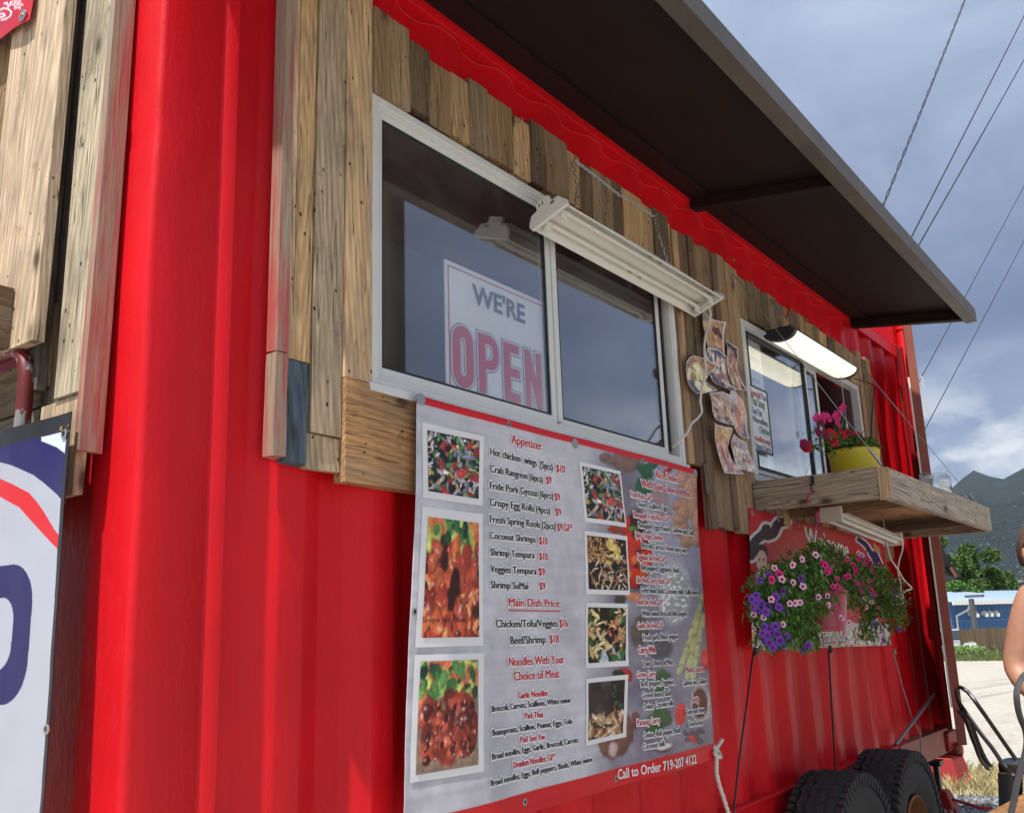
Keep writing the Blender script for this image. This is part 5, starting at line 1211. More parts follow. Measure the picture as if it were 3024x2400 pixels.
# ================================================================== LAMPS ON THE WALL
def shop_light():
    root = thing('shop_light', (2.85, -.12, 2.79), 'unlit white strip light hanging on chains over the big window', 'strip light')
    xa, xb = 2.325, 3.455
    # frame tilted: wall side edge low, outer edge slightly higher
    o0 = np.array([0, -.055, 2.785]); o1 = np.array([0, -.185, 2.832]); d = (o1 - o0); w = np.linalg.norm(d); d /= w; n = np.array([0, -d[2], d[1]]); n = n if n[2] < 0 else -n   # n points down and out
    def P(x, a, b): p = o0 + d * a + n * b; return (x, p[1], p[2])
    # folded reflector: profile across the width
    prof = [(0, 0), (.004, -.006), (.016, -.020), (.030, -.034), (.044, -.036), (.050, -.026), (w / 2 - .008, -.022), (w / 2 + .008, -.022), (w - .050, -.026), (w - .044, -.036), (w - .030, -.034), (w - .016, -.020), (w - .004, -.006), (w, 0)]
    mb = MB(); nx = 12
    for i in range(nx + 1):
        x = xa + (xb - xa) * i / nx; sag = .010 * math.sin(math.pi * i / nx)
        for a, b in prof: mb.v.append(P(x, a + (sag * .4 if a > w / 2 else 0), b - sag * (a / w) * .8))
    m = len(prof)
    for i in range(nx):
        for j in range(m - 1): a = i * m + j; mb.f.append((a, a + 1, a + m + 1, a + m)); mb.mi.append(0)
    r = mb.build('reflector', 'white_enamel', root, smooth=True, angle=20); md = r.modifiers.new('t', 'SOLIDIFY'); md.thickness = .0015
    mb = MB(); mb.tube([P(xa, 0, .001), P(xb, 0, .001)], .0035, 6); mb.tube([P(xa, w, .001), P(xb, w, .001)], .0035, 6); mb.build('rolled_rim', 'white_enamel', root, smooth=True)
    mb = MB(); mb.hexa([P(xa + .03, .030, -.042), P(xb - .03, .030, -.042), P(xb - .03, w - .030, -.042), P(xa + .03, w - .030, -.042), P(xa + .03, .042, -.066), P(xb - .03, .042, -.066), P(xb - .03, w - .042, -.066), P(xa + .03, w - .042, -.066)]); o = mb.build('housing', 'white_enamel', root); bm_fix(o.data)
    for k in (.036, w - .036): 
        mb = MB(); mb.tube([P(xa + .02, k, -.014), P(xb - .02, k, -.014)], .0085, 10); mb.build('tube_lamp', 'white_enamel', root, smooth=True)
    for x, s in ((xa, -1), (xb, 1)):
        mb = MB(); e = x + s * .004
        pr = [(-.006, .004), (w + .006, .004), (w + .008, -.014), (w - .004, -.030), (w - .012, -.044), (w - .040, -.048), (w - .044, -.072), (.040, -.072), (.036, -.048), (.010, -.044), (-.004, -.026), (-.012, -.012)]
        base = len(mb.v); L = len(pr)
        for t in (0, s * .016):
            for a, b in pr: mb.v.append(P(e + t, a, b))
        for j in range(L): mb.f.append((j, (j + 1) % L, L + (j + 1) % L, L + j)); mb.mi.append(0)
        mb.f.append(tuple(range(L))); mb.f.append(tuple(range(2 * L - 1, L - 1, -1))); mb.mi += [0, 0]
        o = mb.build('end_cap', 'white_enamel', root, bevel=.002); bm_fix(o.data)
        for k in (.036, w - .036):
            mb = MB(); mb.box((0, 0, 0), (.03, .012, .03)); q = P(x - s * .022, k - .006, .006)
            mb.v = [(q[0] + v[0] - .015, q[1] + v[1] - .006, q[2] + v[2] - .006) for v in mb.v]; mb.build('lamp_holder', 'white_enamel', root, bevel=.002)
    mb = MB()
    for a, b in ((.052, -.058), (.066, -.058)): q = P(xa - .0165 - .004, a, b); mb.box((q[0] - .0006, q[1] - .0018, q[2] - .006), (q[0] + .0004, q[1] + .0018, q[2] + .006))
    for k in range(4): q = P(xa - .0205, .094 + k * .004, -.038); mb.box((q[0] - .0006, q[1] - .001, q[2] - .007), (q[0] + .0004, q[1] + .001, q[2] + .004))
    mb.build('socket_slots', 'dark_gasket', root)
    mb = MB()
    for x in (2.90, 2.915, 2.975, 2.99):
        for a in (.020, w - .020): q = P(x, a, -.0225); mb.tube([q, (q[0], q[1] + n[1] * .003, q[2] + n[2] * .003)], .003, 6)
    mb.build('slots', 'dark_gasket', root)
    # chains and hooks
    h1 = onY(1692, 478, -.03); h2 = onY(1932, 640, -.03); hm = onY(1822, 572, -.03)
    mb = MB(); chain(mb, [h1, onY(1705, 560, -.05), np.array(P(2.50, .06, -.07))]); chain(mb, [h1 + [0, -.01, 0], onY(1750, 515, -.035), hm, onY(1870, 600, -.035), h2]); chain(mb, [h2, onY(1945, 690, -.05), np.array(P(3.22, .06, -.07))])
    o = mb.build('light_chain', 'galvanised'); tag(o, 'thin steel chain draped along the boards holding the unlit strip light', 'chain')
    return P
PL = shop_light()
def hook(px, py, y=-.02, s=.016, lab=None, mat='steel_dull', up=True):
    c = onY(px, py, y); mb = MB()
    pts = [c + [0, .015, s * .6], c + [0, -.012, s * .6], c + [0, -.020, 0], c + [0, -.006, -s * .5], c + [.006, .002 - .012, -s * .1]]
    mb.tube(catmull(pts, 5), .0021, 6); o = mb.build('cup_hook', mat, smooth=True); return tag(o, lab or 'small steel cup hook screwed into the boards under the awning', 'hook', 'cup hooks on the boards')
for (x, y), lb in zip(((1530, 358), (1692, 474), (1822, 566), (1930, 634), (2158, 770), (2213, 838), (2280, 885), (2375, 945), (2404, 974), (2453, 1000)),
    ('bent nail hook left of the strip light chain, nearest the camera', 'hook where the draped chain starts, above the near end of the strip light', 'hook holding the middle of the draped chain', 'hook at the far end of the draped chain', 'bent nail in the board just left of the ring of the first stay wire', 'empty cup hook just right of the first stay ring', 'cup hook carrying the doubled chain of the lit light', 'empty cup hook right of the red clip, over the lit light', 'second empty cup hook right of the red clip', 'cup hook carrying the single chain at the far end of the lit light')): hook(x, y, lab='small steel ' + lb if not lb.startswith('bent') else lb)
def light2():
    root = thing('wrap_light', (4.65, -.14, 2.86), 'lit wraparound strip light with black end caps over the second window', 'strip light')
    xa, xb = 4.20, 5.17
    def sec(x, k=1.0): return [(x, -.14 + .075 * k * math.cos(t), 2.873 - .042 * k * math.sin(t)) for t in np.linspace(0, math.pi, 13)]
    mb = MB(); A, B = sec(xa + .035), sec(xb - .035); n = len(A); mb.v = A + B; mb.f = [(i, i + 1, n + i + 1, n + i) for i in range(n - 1)]; mb.f.append((0, n, 2 * n - 1, n - 1)); mb.mi = [0] * n
    mb.build('diffuser', 'lit_diffuser', root, smooth=True, angle=30)
    mb = MB(); mb.box((xa, -.205, 2.8735), (xb, -.075, 2.895)); mb.build('housing', 'black_plastic', root, bevel=.004)
    for a, b in ((xa, xa + .0345), (xb - .0345, xb)):
        mb = MB(); A, B = sec(a, 1.05 if a == xa else 1.05), sec(b, 1.05); mb.v = A + B; mb.f = [(i, i + 1, n + i + 1, n + i) for i in range(n - 1)] + [tuple(range(n)), tuple(range(2 * n - 1, n - 1, -1)), (0, n, 2 * n - 1, n - 1)]; mb.mi = [0] * len(mb.f)
        o = mb.build('end_cap', 'black_plastic', root); bm_fix(o.data)
    mb = MB(); chain(mb, [onY(2280, 885, -.03), (4.42, -.10, 2.895)]); chain(mb, [onY(2281, 885, -.035), (4.42, -.17, 2.895)])
    o = mb.build('light_chain', 'galvanised'); tag(o, 'doubled steel chain holding the lit light above the second window', 'chain')
    mb = MB(); chain(mb, [onY(2453, 1000, -.03), (5.02, -.12, 2.895)]); o = mb.build('light_chain', 'galvanised'); tag(o, 'single steel chain at the far end of the lit light', 'chain')
    # pull chain
    mb = MB(); p = onY(2520, 1180, -.12); chain(mb, [(5.08, -.14, 2.86), (5.08, -.14, 2.56)], .008, .0012, .005); mb.tube([(5.08, -.14, 2.56), (5.08, -.14, 2.52)], .008, 8); o = mb.build('pull_chain', 'galvanised', root)
light2()
def light3():
    root = thing('under_shelf_light', (4.8, -.25, 1.95), 'short white strip light tilted under the wooden shelf', 'strip light')
    a = np.array([4.32, -.25, 1.985]); b = np.array([5.27, -.25, 1.925])
    def P(t, y, z): p = a + (b - a) * t; return (p[0], p[1] + y, p[2] + z)
    mb = MB(); mb.hexa([P(0, -.05, -.005), P(1, -.05, -.005), P(1, .05, -.005), P(0, .05, -.005), P(0, -.05, .010), P(1, -.05, .010), P(1, .05, .010), P(0, .05, .010)]); mb.hexa([P(0, -.030, .0105), P(1, -.030, .0105), P(1, .030, .0105), P(0, .030, .0105), P(0, -.024, .036), P(1, -.024, .036), P(1, .024, .036), P(0, .024, .036)]); o = mb.build('housing', 'white_enamel', root, bevel=.003)
    for y in (-.027, .027): mb = MB(); mb.tube([P(.03, y, -.016), P(.97, y, -.016)], .010, 10); mb.build('tube_lamp', 'white_vinyl', root, smooth=True)
    for t in (-.004, 1.004):
        mb = MB(); q = P(t, 0, 0); mb.box((q[0] - .010, q[1] - .055, q[2] - .028), (q[0] + .010, q[1] + .055, q[2] + .040)); mb.build('end_cap', 'white_enamel', root, bevel=.006)
    mb = MB(); mb.tube([(4.5, -.25, 2.0), (4.5, -.25, 2.06)], .004, 6); mb.tube([(5.15, -.25, 1.97), (5.15, -.25, 2.06)], .004, 6); mb.build('hanger', 'galvanised', root)
light3()
# power cords
def cord(px, ys, r, mat, nm, lab, extra=None, pre=None):
    pts = ([np.array(p, float) for p in pre] if pre else []) + [onY(x, y, q) for (x, y), q in zip(px, ys)] + ([np.array(p, float) for p in extra] if extra else [])
    mb = MB(); mb.tube(catmull(pts, 6), r, 7); o = mb.build(nm, mat, smooth=True); return tag(o, lab, 'cable')
fp = [(345, 10), (367, 90), (352, 180), (322, 280), (311, 400), (318, 500), (326, 580), (308, 680), (288, 770), (275, 880), (287, 980), (250, 1040), (195, 1090), (165, 1150), (130, 1205), (70, 1260), (25, 1300)]
cord([Fz(*p) for p in fp], [-.11, -.085] + [-.07] * 13 + [-.05, -.02], .0052, 'white_cable', 'power_cord', 'white flat power cord hanging from the strip light past the food pictures', pre=[PL(3.42, .06, -.05)])
kz = lambda a, b: (2400 + a * .351, 900 + b * .351)
cord([kz(*p) for p in [(350, 618), (420, 640), (480, 660), (515, 700), (512, 800), (500, 900), (495, 1000), (490, 1120), (482, 1200), (480, 1290), (500, 1330), (480, 1375)]], [-.14, -.12, -.08] + [-.05] * 8 + [-.06], .004, 'black_plastic', 'power_cord', 'thin black power cord running down the last boards to the shelf')
bz = lambda a, b: (2150 + a * .3507, 1350 + b * .3507)
cord([bz(*p) for p in [(1450, 680), (1470, 760), (1440, 870), (1430, 950), (1450, 1050), (1455, 1120), (1478, 1200), (1460, 1230), (1415, 1240)]], [-.24, -.22, -.2] + [-.18] * 6, .005, 'white_cable', 'power_cord', 'white cord looping down from the far end of the under shelf light')
cord([bz(*p) for p in [(1330, 700), (1360, 830), (1400, 900), (1440, 960), (1480, 1030), (1545, 1100), (1500, 1120), (1450, 1150), (1385, 1180)]], [-.24, -.22, -.2] + [-.18] * 6, .005, 'white_cable', 'power_cord', 'white cord bent to a sharp point right of the welcome banner')

# ================================================================== WOODEN SHELF
def shelf():
    root = thing('serving_shelf', (5.0, -.3, 2.0), 'weathered grey wooden serving shelf on the wall below the second window', 'shelf')
    z0, z1 = 1.998, 2.132; dz = -.010
    o = plank((3.985, -.570, z0), (4.015, -.024, z1), 1, (.42, .35, .27), parent=root, name='side_board', edge=.003)
    plank((5.965, -.585, z0 - .01), (5.995, -.024, z1 - .01), 1, (.42, .35, .27), parent=root, name='side_board')
    o = plank((4.002, -.618, z0 - .008), (5.99, -.588, z1 - .010), 0, (.50, .44, .36), parent=root, name='front_board', edge=.004)
    o = plank((3.985, -.618, z0 - .006), (4.0, -.572, z1 - .008), 2, (.66, .46, .27), parent=root, name='corner_post')
    ys = [-.586, -.44, -.30, -.16, -.03]
    for a, b in zip(ys[:-1], ys[1:]): plank((4.017, a + .002, z0 + .075), (5.963, b, z0 + .095), 0, (.55, .33, .17) if a < -.3 else (.46, .27, .15), parent=root, name='deck_board')
    plank((4.4, -.586, z0 + .004), (4.43, -.03, z0 + .07), 1, (.30, .19, .11), parent=root, name='brace'); plank((5.6, -.586, z0 + .004), (5.63, -.03, z0 + .07), 1, (.12, .10, .08), parent=root, name='brace')
shelf()
def stay(px0, y0, p1, lab, tb=(.25, .45)):
    a = onY(*px0, y0); b = np.array(p1, float); mb = MB(); mb.tube([a, b], .0018, 6)
    L = lambda t: a + (b - a) * t
    mb.tube([L(tb[0]), L(tb[1])], .0042, 6); mb.tube([L(tb[0] - .02), L(tb[0])], .0035, 6); mb.tube([L(tb[1]), L(tb[1] + .02)], .0035, 6)
    th = np.linspace(0, 2 * math.pi, 13); mb.tube([a + [.016 * math.cos(t), .002, .016 * math.sin(t)] for t in th], .0028, 6, cap=False)
    mb.tube([L(.92), L(.99)], .0065, 6)
    o = mb.build('stay_cable', 'galvanised'); return tag(o, lab, 'cable')
stay((2172, 818), -.035, (4.07, -.575, 2.14), 'wire stay with turnbuckle from the boards to the near shelf corner, crossing the lit light', (.10, .26))
stay((2527, 1062), -.035, (5.94, -.575, 2.13), 'wire stay with turnbuckle from the last boards to the far shelf corner', (.10, .40))
mb = MB(); chain(mb, [kz(535, 690), ] and [onY(*kz(530, 700), -.06), onY(*kz(533, 1000), -.06), onY(*kz(545, 1290), -.06)], .02, .0022, .010); o = mb.build('hanging_chain', 'red_paint'); tag(o, 'thin chain hanging straight down beside the black cord', 'chain')
mb = MB(); c = onY(*kz(520, 1312), -.06); mb.tube([c - [.03, 0, -.004], c + [.03, 0, 0]], .010, 8); o = mb.build('wooden_toggle', 'fence_board'); tag(o, 'small wooden toggle at the end of the hanging chain above the shelf', 'toggle')
mb = MB(); c = onY(2316, 925, -.03); mb.tube(catmull([c + [.01, 0, .09], c + [.02, -.02, .07], c + [.015, -.02, .02], c + [-.01, -.015, -.03]], 5), .006, 6); o = mb.build('red_clip', 'red_plastic_pipe', smooth=True); tag(o, 'small red carabiner clip above the lit strip light', 'clip')

# ================================================================== PLANTS
def petal_disc(mb, c, nrm, r, n=5, cup=.35, mi=0, mi2=None):
    nrm = np.array(nrm, float); nrm /= np.linalg.norm(nrm); a = np.cross(nrm, [0, 0, 1.0]); 
    if np.linalg.norm(a) < .1: a = np.array([1.0, 0, 0])
    a /= np.linalg.norm(a); b = np.cross(nrm, a); ph = random.random() * 6
    vs = [c - nrm * r * cup]; m = n * 4
    for i in range(m):
        t = 2 * math.pi * i / m; rr = r * (.90 + .10 * math.cos(n * t)) * random.uniform(.92, 1.05); vs.append(c + (a * math.cos(t + ph) + b * math.sin(t + ph)) * rr + nrm * r * .06 * math.sin(3 * t + ph))
    mb.add(vs, [(0, 1 + i, 1 + (i + 1) % m) for i in range(m)], mi)
    if mi2 is not None:
        vs = [c - nrm * r * cup * .55]
        for i in range(8): t = 2 * math.pi * i / 8; vs.append(c + (a * math.cos(t) + b * math.sin(t)) * r * .34 - nrm * r * cup * .42 + nrm * .001)
        mb.add(vs, [(0, 1 + i, 1 + (i + 1) % 8) for i in range(8)], mi2)
def leaf(mb, base, d, l, w, mi=0, droop=.3):
    d = np.array(d, float); d /= np.linalg.norm(d); s = np.cross(d, [0, 0, 1.0]); s = s / (np.linalg.norm(s) + 1e-6); u = np.cross(s, d)
    p1 = base + d * l * .35 + u * l * .08; p2 = base + d * l * .75 - np.array([0, 0, l * droop * .4]); p3 = base + d * l - np.array([0, 0, l * droop])
    mb.add([base, p1 - s * w * .5 - u * w * .1, p1 + u * w * .06, p1 + s * w * .5 - u * w * .1, p2 - s * w * .38, p2 + u * w * .05, p2 + s * w * .38, p3], [(0, 2, 1), (0, 3, 2), (1, 2, 5, 4), (2, 3, 6, 5), (4, 5, 7), (5, 6, 7)], mi)
def yellow_pot():
    c = np.array([4.36, -.375, 2.122]); root = thing('flower_pot', c, 'yellow round pot with red petunias and pink snapdragons on the shelf', 'flower pot')
    mb = MB(); r = .112; mb.lathe([(.001, 0), (r * .90, 0), (r * .93, .006), (r, .13), (r * 1.03, .134), (r * 1.03, .150), (r * 1.0, .154), (r * .95, .150), (r * .93, .12)], c, 48); mb.build('pot', 'yellow_ceramic', root, smooth=True, angle=45)
    mb = MB(); mb.lathe([(r * .94, .132), (.001, .137)], c, 24); mb.build('soil', 'soil', root)
    mb = MB(); rs = random.Random(3)
    for i in range(420):
        a = rs.uniform(0, 6.28); q = .105 * math.sqrt(rs.random()); h = .14 + .12 * rs.random() * (1 - q / .16); b = c + np.array([q * math.cos(a), q * math.sin(a), h]); leaf(mb, b, (math.cos(a) * .8 + rs.uniform(-.4, .4), math.sin(a) * .8 + rs.uniform(-.4, .4), rs.uniform(-.2, .9)), rs.uniform(.022, .045), rs.uniform(.012, .022))
    mb.build('foliage', 'leaf_green', root)
    def W(px, py, y): return onY(px, py, y)
    s = .263
    Wz = lambda a, b, y: onY(2150 + a * s, 1000 + b * s, y)
    mb = MB()
    for st in [((1130, 1150), (1060, 980), (1000, 880)), ((1180, 1120), (1210, 960), (1230, 830)), ((1250, 1120), (1290, 930), (1300, 760))]:
        pts = [Wz(a, b, -.36) for a, b in st]; mb.tube(catmull(pts, 4), .003, 5)
    mb.build('stem', 'stem_green', root)
    mb = MB()
    for st in [((1060, 980), (1000, 880)), ((1210, 1060), (1300, 800))]:
        for k in range(40):
            t = k / 40; p = Wz(st[0][0] + (st[1][0] - st[0][0]) * t, st[0][1] + (st[1][1] - st[0][1]) * t, -.36); leaf(mb, p, (rs.uniform(-1, 1), rs.uniform(-1, 1), rs.uniform(-.3, .5)), rs.uniform(.012, .024), .007)
    mb.build('stem_leaves', 'leaf_green', root)
    for (a, b, r_) in [(975, 905, .016), (1000, 870, .018), (1040, 880, .020), (1080, 865, .02), (1120, 860, .018), (1140, 905, .017), (1190, 870, .018), (1220, 840, .018), (1235, 880, .019), (1275, 800, .018), (1300, 770, .020), (1265, 830, .016), (1230, 945, .018), (1250, 975, .014), (1070, 920, .016)]:
        mb = MB()
        for k in range(4): petal_disc(mb, Wz(a, b, -.37 - .01 * k) + np.array([rs.uniform(-.006, .006), 0, rs.uniform(-.006, .006)]), (-.5 + rs.uniform(-.5, .5), -1, .2 + rs.uniform(-.5, .5)), r_ * .8, 4, .5)
        mb.build('blossom', 'petal_magenta', root)
    for (a, b, r_, m) in [(1175, 1110, .047, 'petal_red'), (1480, 1110, .034, 'petal_red'), (1430, 1140, .03, 'petal_red'), (1510, 1150, .03, 'petal_red'), (1440, 1080, .026, 'petal_red'), (1290, 1080, .026, 'petal_red'), (1090, 1060, .024, 'petal_dark'), (1350, 1050, .022, 'petal_red'), (875, 1205, .030, 'petal_red'), (860, 1180, .024, 'petal_dark'), (1015, 1050, .024, 'petal_dark'), (1050, 940, .018, 'petal_dark')]:
        mb = MB(); petal_disc(mb, Wz(a, b, -.44 if a < 1300 else -.36), (-.6 + rs.uniform(-.2, .3), -1, .15), r_, 5, .4, 0, 1); mb.build('blossom', [m, 'petal_dark'], root)
    mb = MB()
    for i in range(260): b = Wz(rs.gauss(1180, 105), rs.gauss(1120, 60), -.40 + rs.uniform(-.05, .05)); leaf(mb, b, (rs.uniform(-1, 1), -.5, rs.uniform(-.5, .8)), rs.uniform(.015, .03), rs.uniform(.008, .014))
    for i in range(30): b = Wz(930 + rs.uniform(-40, 50), 1190 + rs.uniform(-40, 60), -.42); leaf(mb, b, (rs.uniform(-1, 1), -.5, rs.uniform(-.5, .5)), .03, .015)
    mb.build('foliage', 'leaf_green', root)
yellow_pot()
def basket():
    c = np.array([3.93, -.31, 1.47]); root = thing('hanging_basket', (3.93, -.31, 1.46), 'pink hanging basket overflowing with purple and pink petunias, hooked to the shelf', 'hanging basket')
    mb = MB(); mb.lathe([(.001, 0), (.070, 0), (.075, .008), (.094, .145), (.100, .148), (.100, .162), (.094, .162), (.09, .14)], c, 40); mb.build('pot', 'pink_plastic', root, smooth=True, angle=40)
    mb = MB(); mb.lathe([(.092, .146), (.001, .15)], c, 20); mb.build('soil', 'soil', root)
    B = lambda a, b, y=-.30: onY(2150 + a * .3507, 1350 + b * .3507, y)
    # hook with flat hanger and three straps
    hp = [B(690, 375), B(672, 345), B(680, 310), B(715, 288), B(755, 290), B(785, 325), B(788, 370), B(770, 430), B(755, 490), B(755, 530)]
    mb = MB(); mb.tube(catmull(hp, 6), [.0055] * 0 or .0062, 8, flat=.8); q = B(757, 500); mb.box((q[0] - .016, q[1] - .003, q[2] - .018), (q[0] + .016, q[1] + .003, q[2] + .018)); mb.build('hanger_hook', 'pink_plastic', root, smooth=True, angle=40)
    top = B(757, 535)
    for a in (0.3, 2.4, 4.5): e = c + np.array([.096 * math.cos(a), .096 * math.sin(a), .155]); mb = MB(); mb.tube([top + np.array([.010 * math.cos(a), 0, 0]), e], .0024, 6); mb.build('strap', 'pink_plastic', root)
    # foliage mass: photo outline as a 3D spread
    rs = random.Random(11); mb = MB(); mb2 = MB()
    outline = [(330, 1080, 120), (480, 1000, 150), (640, 940, 150), (760, 830, 110), (860, 960, 170), (1010, 1000, 170), (1150, 1040, 150), (1280, 1120, 130), (1330, 1250, 110), (1380, 1370, 90), (1200, 1200, 150), (900, 1130, 170), (650, 1150, 180), (480, 1200, 180), (400, 1380, 130), (380, 1500, 110), (520, 1480, 120), (640, 1400, 110), (620, 1540, 80), (300, 1230, 110), (270, 1320, 80), (1150, 1370, 80), (1160, 1480, 55), (740, 750, 55)]
    for (a, b, r_) in outline:
        n = int(r_ * r_ / 42)
        for i in range(n):
            ang = rs.uniform(0, 6.28); q = r_ * math.sqrt(rs.random()); dpt_ = rs.uniform(-1, 1)
            p = B(a + q * math.cos(ang), b + q * math.sin(ang)); y = -.31 + dpt_ * math.sqrt(max(0, 1 - (q / r_) ** 2)) * r_ * .0007 + rs.uniform(-.02, .02)
            p[1] = y; p[0] += (y + .30) * 0
            if (p[0] - c[0]) ** 2 + (p[1] - c[1]) ** 2 < .085 ** 2 and p[2] < c[2] + .14: continue
            aa, bb = proj(p)[:2]; aa = (aa - 2150) / .3507; bb = (bb - 1350) / .3507
            if 745 < aa < 1095 and 1310 < bb < 1500 and rs.random() < .85: continue
            leaf(mb if rs.random() < .75 else mb2, p, (rs.uniform(-1, 1), rs.uniform(-1, .4), rs.uniform(-.8, .9)), rs.uniform(.018, .040), rs.uniform(.007, .014), droop=rs.uniform(0, .5))
    p = B(1490, 1390); leaf(mb2, B(1450, 1400), (1, -.2, .1), .045, .02)
    mb.build('foliage', 'leaf_green', root); mb2.build('light_foliage', 'leaf_bright', root)
    mb = MB()
    for k in range(26):
        a, b, r_ = outline[k % len(outline)]; e = B(a + rs.uniform(-60, 60), b + rs.uniform(-60, 60)); e[1] = -.31 + rs.uniform(-.05, .05); m = (c + [0, 0, .16] + e) / 2 + [0, 0, .05]; mb.tube(catmull([c + [rs.uniform(-.05, .05), rs.uniform(-.05, .05), .15], m, e], 4), .0018, 4)
    mb.build('stem', 'stem_green', root)
    fl = []
    for (a, b) in [(625, 858), (545, 905), (392, 930), (455, 1025), (550, 1052), (632, 1085), (365, 1195), (522, 1230), (568, 1228), (608, 1222), (763, 1175), (845, 1245), (838, 1165), (1100, 805), (1130, 820), (958, 1350), (1020, 1390), (1155, 1185), (215, 1325), (300, 1350), (465, 1405), (740, 820)]: fl.append((a, b, 'petal_pale_pink', rs.uniform(.8, 1.1)))
    for (a, b) in [(200, 1190), (240, 1165), (250, 1210), (290, 1230), (215, 1260), (255, 1290), (320, 1300), (370, 1290), (430, 1260), (470, 1225), (490, 1290), (485, 1160), (405, 1175), (465, 1125), (310, 1420), (350, 1440), (400, 1420), (370, 1475), (330, 1490), (300, 1530), (350, 1560), (400, 1580), (440, 1540), (290, 1480), (500, 1500), (380, 1600), (630, 1615), (545, 1545), (350, 990), (270, 1035), (615, 1018), (830, 870), (920, 868), (1120, 855), (1440, 1450), (1400, 1140), (1425, 1100), (1395, 1215), (680, 1580), (230, 1230), (340, 1250), (420, 1490), (460, 1580)]: fl.append((a, b, 'petal_purple', rs.uniform(.95, 1.3)))
    for (a, b) in [(435, 985), (820, 905), (840, 940), (835, 965), (1015, 1000), (1080, 975), (1125, 1055), (1195, 1100), (1195, 905), (1225, 960), (990, 1010), (800, 890), (1210, 1120), (370, 1030)]: fl.append((a, b, 'petal_magenta', rs.uniform(1.0, 1.3)))
    for i in range(22): fl.append((rs.uniform(760, 1320), rs.uniform(850, 1150), 'petal_magenta' if rs.random() < .9 else 'petal_pale_pink', rs.uniform(.75, 1.15)))
    for i in range(9): fl.append((rs.uniform(1050, 1400), rs.uniform(1150, 1420), rs.choice(['petal_pale_pink', 'petal_purple', 'petal_magenta']), rs.uniform(.6, .95)))
    for a, b, m, k in fl:
        y = -.31 - .11 * max(0, 1 - ((a - 800) / 620) ** 2 - 0) - rs.uniform(0, .02) if m != 'petal_purple' else -.31 - rs.uniform(.02, .09)
        p = B(a, b, y); mb = MB(); petal_disc(mb, p, (-.75 + rs.uniform(-.45, .45), -1, rs.uniform(-.2, .45)), .0145 * k, 5, .35, 0, 1)
        mb.build('blossom', [m, 'petal_dark'], root)
basket()
mb = MB(); q = onY(2404, 1418, -.3); c_ = np.array([3.975, -.30, 2.118]); mb.box((3.976, -.306, 2.085), (3.984, -.294, 2.125)); mb.tube(catmull([(3.978, -.3, 2.12), (3.965, -.3, 2.10), (3.958, -.3, 2.07), (3.955, -.3, 2.045)], 4), .003, 6); o = mb.build('strap_hook', 'black_metal'); tag(o, 'black hook strap screwed to the near shelf side holding the basket', 'hook')

# glass jar with packets on the shelf
def jar():
    c = np.array([5.30, -.50, 2.122]); root = thing('glass_jar', c, 'open clear glass jar of white packets at the far end of the shelf', 'jar')
    mb = MB(); r = .078; mb.lathe([(.001, .004), (r * .9, .004), (r, .02), (r, .115), (r * .90, .128), (r * .98, .134), (r * .98, .142), (r * .90, .142), (r * .87, .128), (r * .96, .112), (r * .96, .022), (r * .86, .010), (.001, .010)], c, 40); mb.build('glass', 'jar_glass', root, smooth=True)
    rs = random.Random(2)
    for i in range(14):
        a = rs.uniform(0, 6.28); q = rs.uniform(0, .042); p = c + [q * math.cos(a), q * math.sin(a), .018 + rs.uniform(0, .035)]; M = Matrix.Translation(p) @ Matrix.Rotation(rs.uniform(0, 3), 4, 'Z') @ Matrix.Rotation(rs.uniform(-.7, .7), 4, 'X')
        mb = MB().box((-.022, -.015, -.003), (.022, .015, .003), M=M); mb.build('packet', 'sugar_white', root)
    mb = MB(); mb.add([c + [r * 1.004 * math.cos(t), r * 1.004 * math.sin(t), h] for h in (.055, .098) for t in np.linspace(R(205), R(250), 8)], [(i, i + 1, 9 + i, 8 + i) for i in range(7)]); mb.build('paper_label', 'paper_white', root)
jar()

# ================================================================== BUNGEES AND CABLES ON THE SIDE
def line(nm, mat, pts, r, lab, cat='cord'):
    mb = MB(); mb.tube(pts, r, 7); return mb, nm, mat, lab, cat
def cordline(px, y0, y1, r, mat, nm, lab, knot=None):
    n = len(px); mb = MB(); pts = [onY(x, y, y0 + (y1 - y0) * i / (n - 1)) for i, (x, y) in enumerate(px)]
    mb.tube(pts, r, 7)
    if knot: 
        k = pts[0]
        for i in range(5): mb.tube(catmull([k + [random.uniform(-.02, .02), -.01, random.uniform(-.01, .02)] for _ in range(3)], 4), .005, 6)
    o = mb.build(nm, mat, smooth=True); return tag(o, lab, 'cord')
cordline([(2225, 1925), (2205, 2080), (2183, 2240), (2166, 2400), (2155, 2520)], -.05, -.09, .0042, 'black_plastic', 'bungee_cord', 'black cord from the left bottom corner of the welcome banner', True)
cordline([(2447, 1918), (2455, 2060), (2462, 2180), (2467, 2272)], -.04, -.05, .0050, 'black_plastic', 'bungee_cord', 'black cord from the bottom middle of the welcome banner to the rail', True)
cordline([(2637, 1925), (2665, 2030), (2690, 2110), (2718, 2170), (2722, 2265)], -.05, -.06, .0045, 'steel_dull', 'bungee_cord', 'grey cord from the right bottom corner of the welcome banner', True)

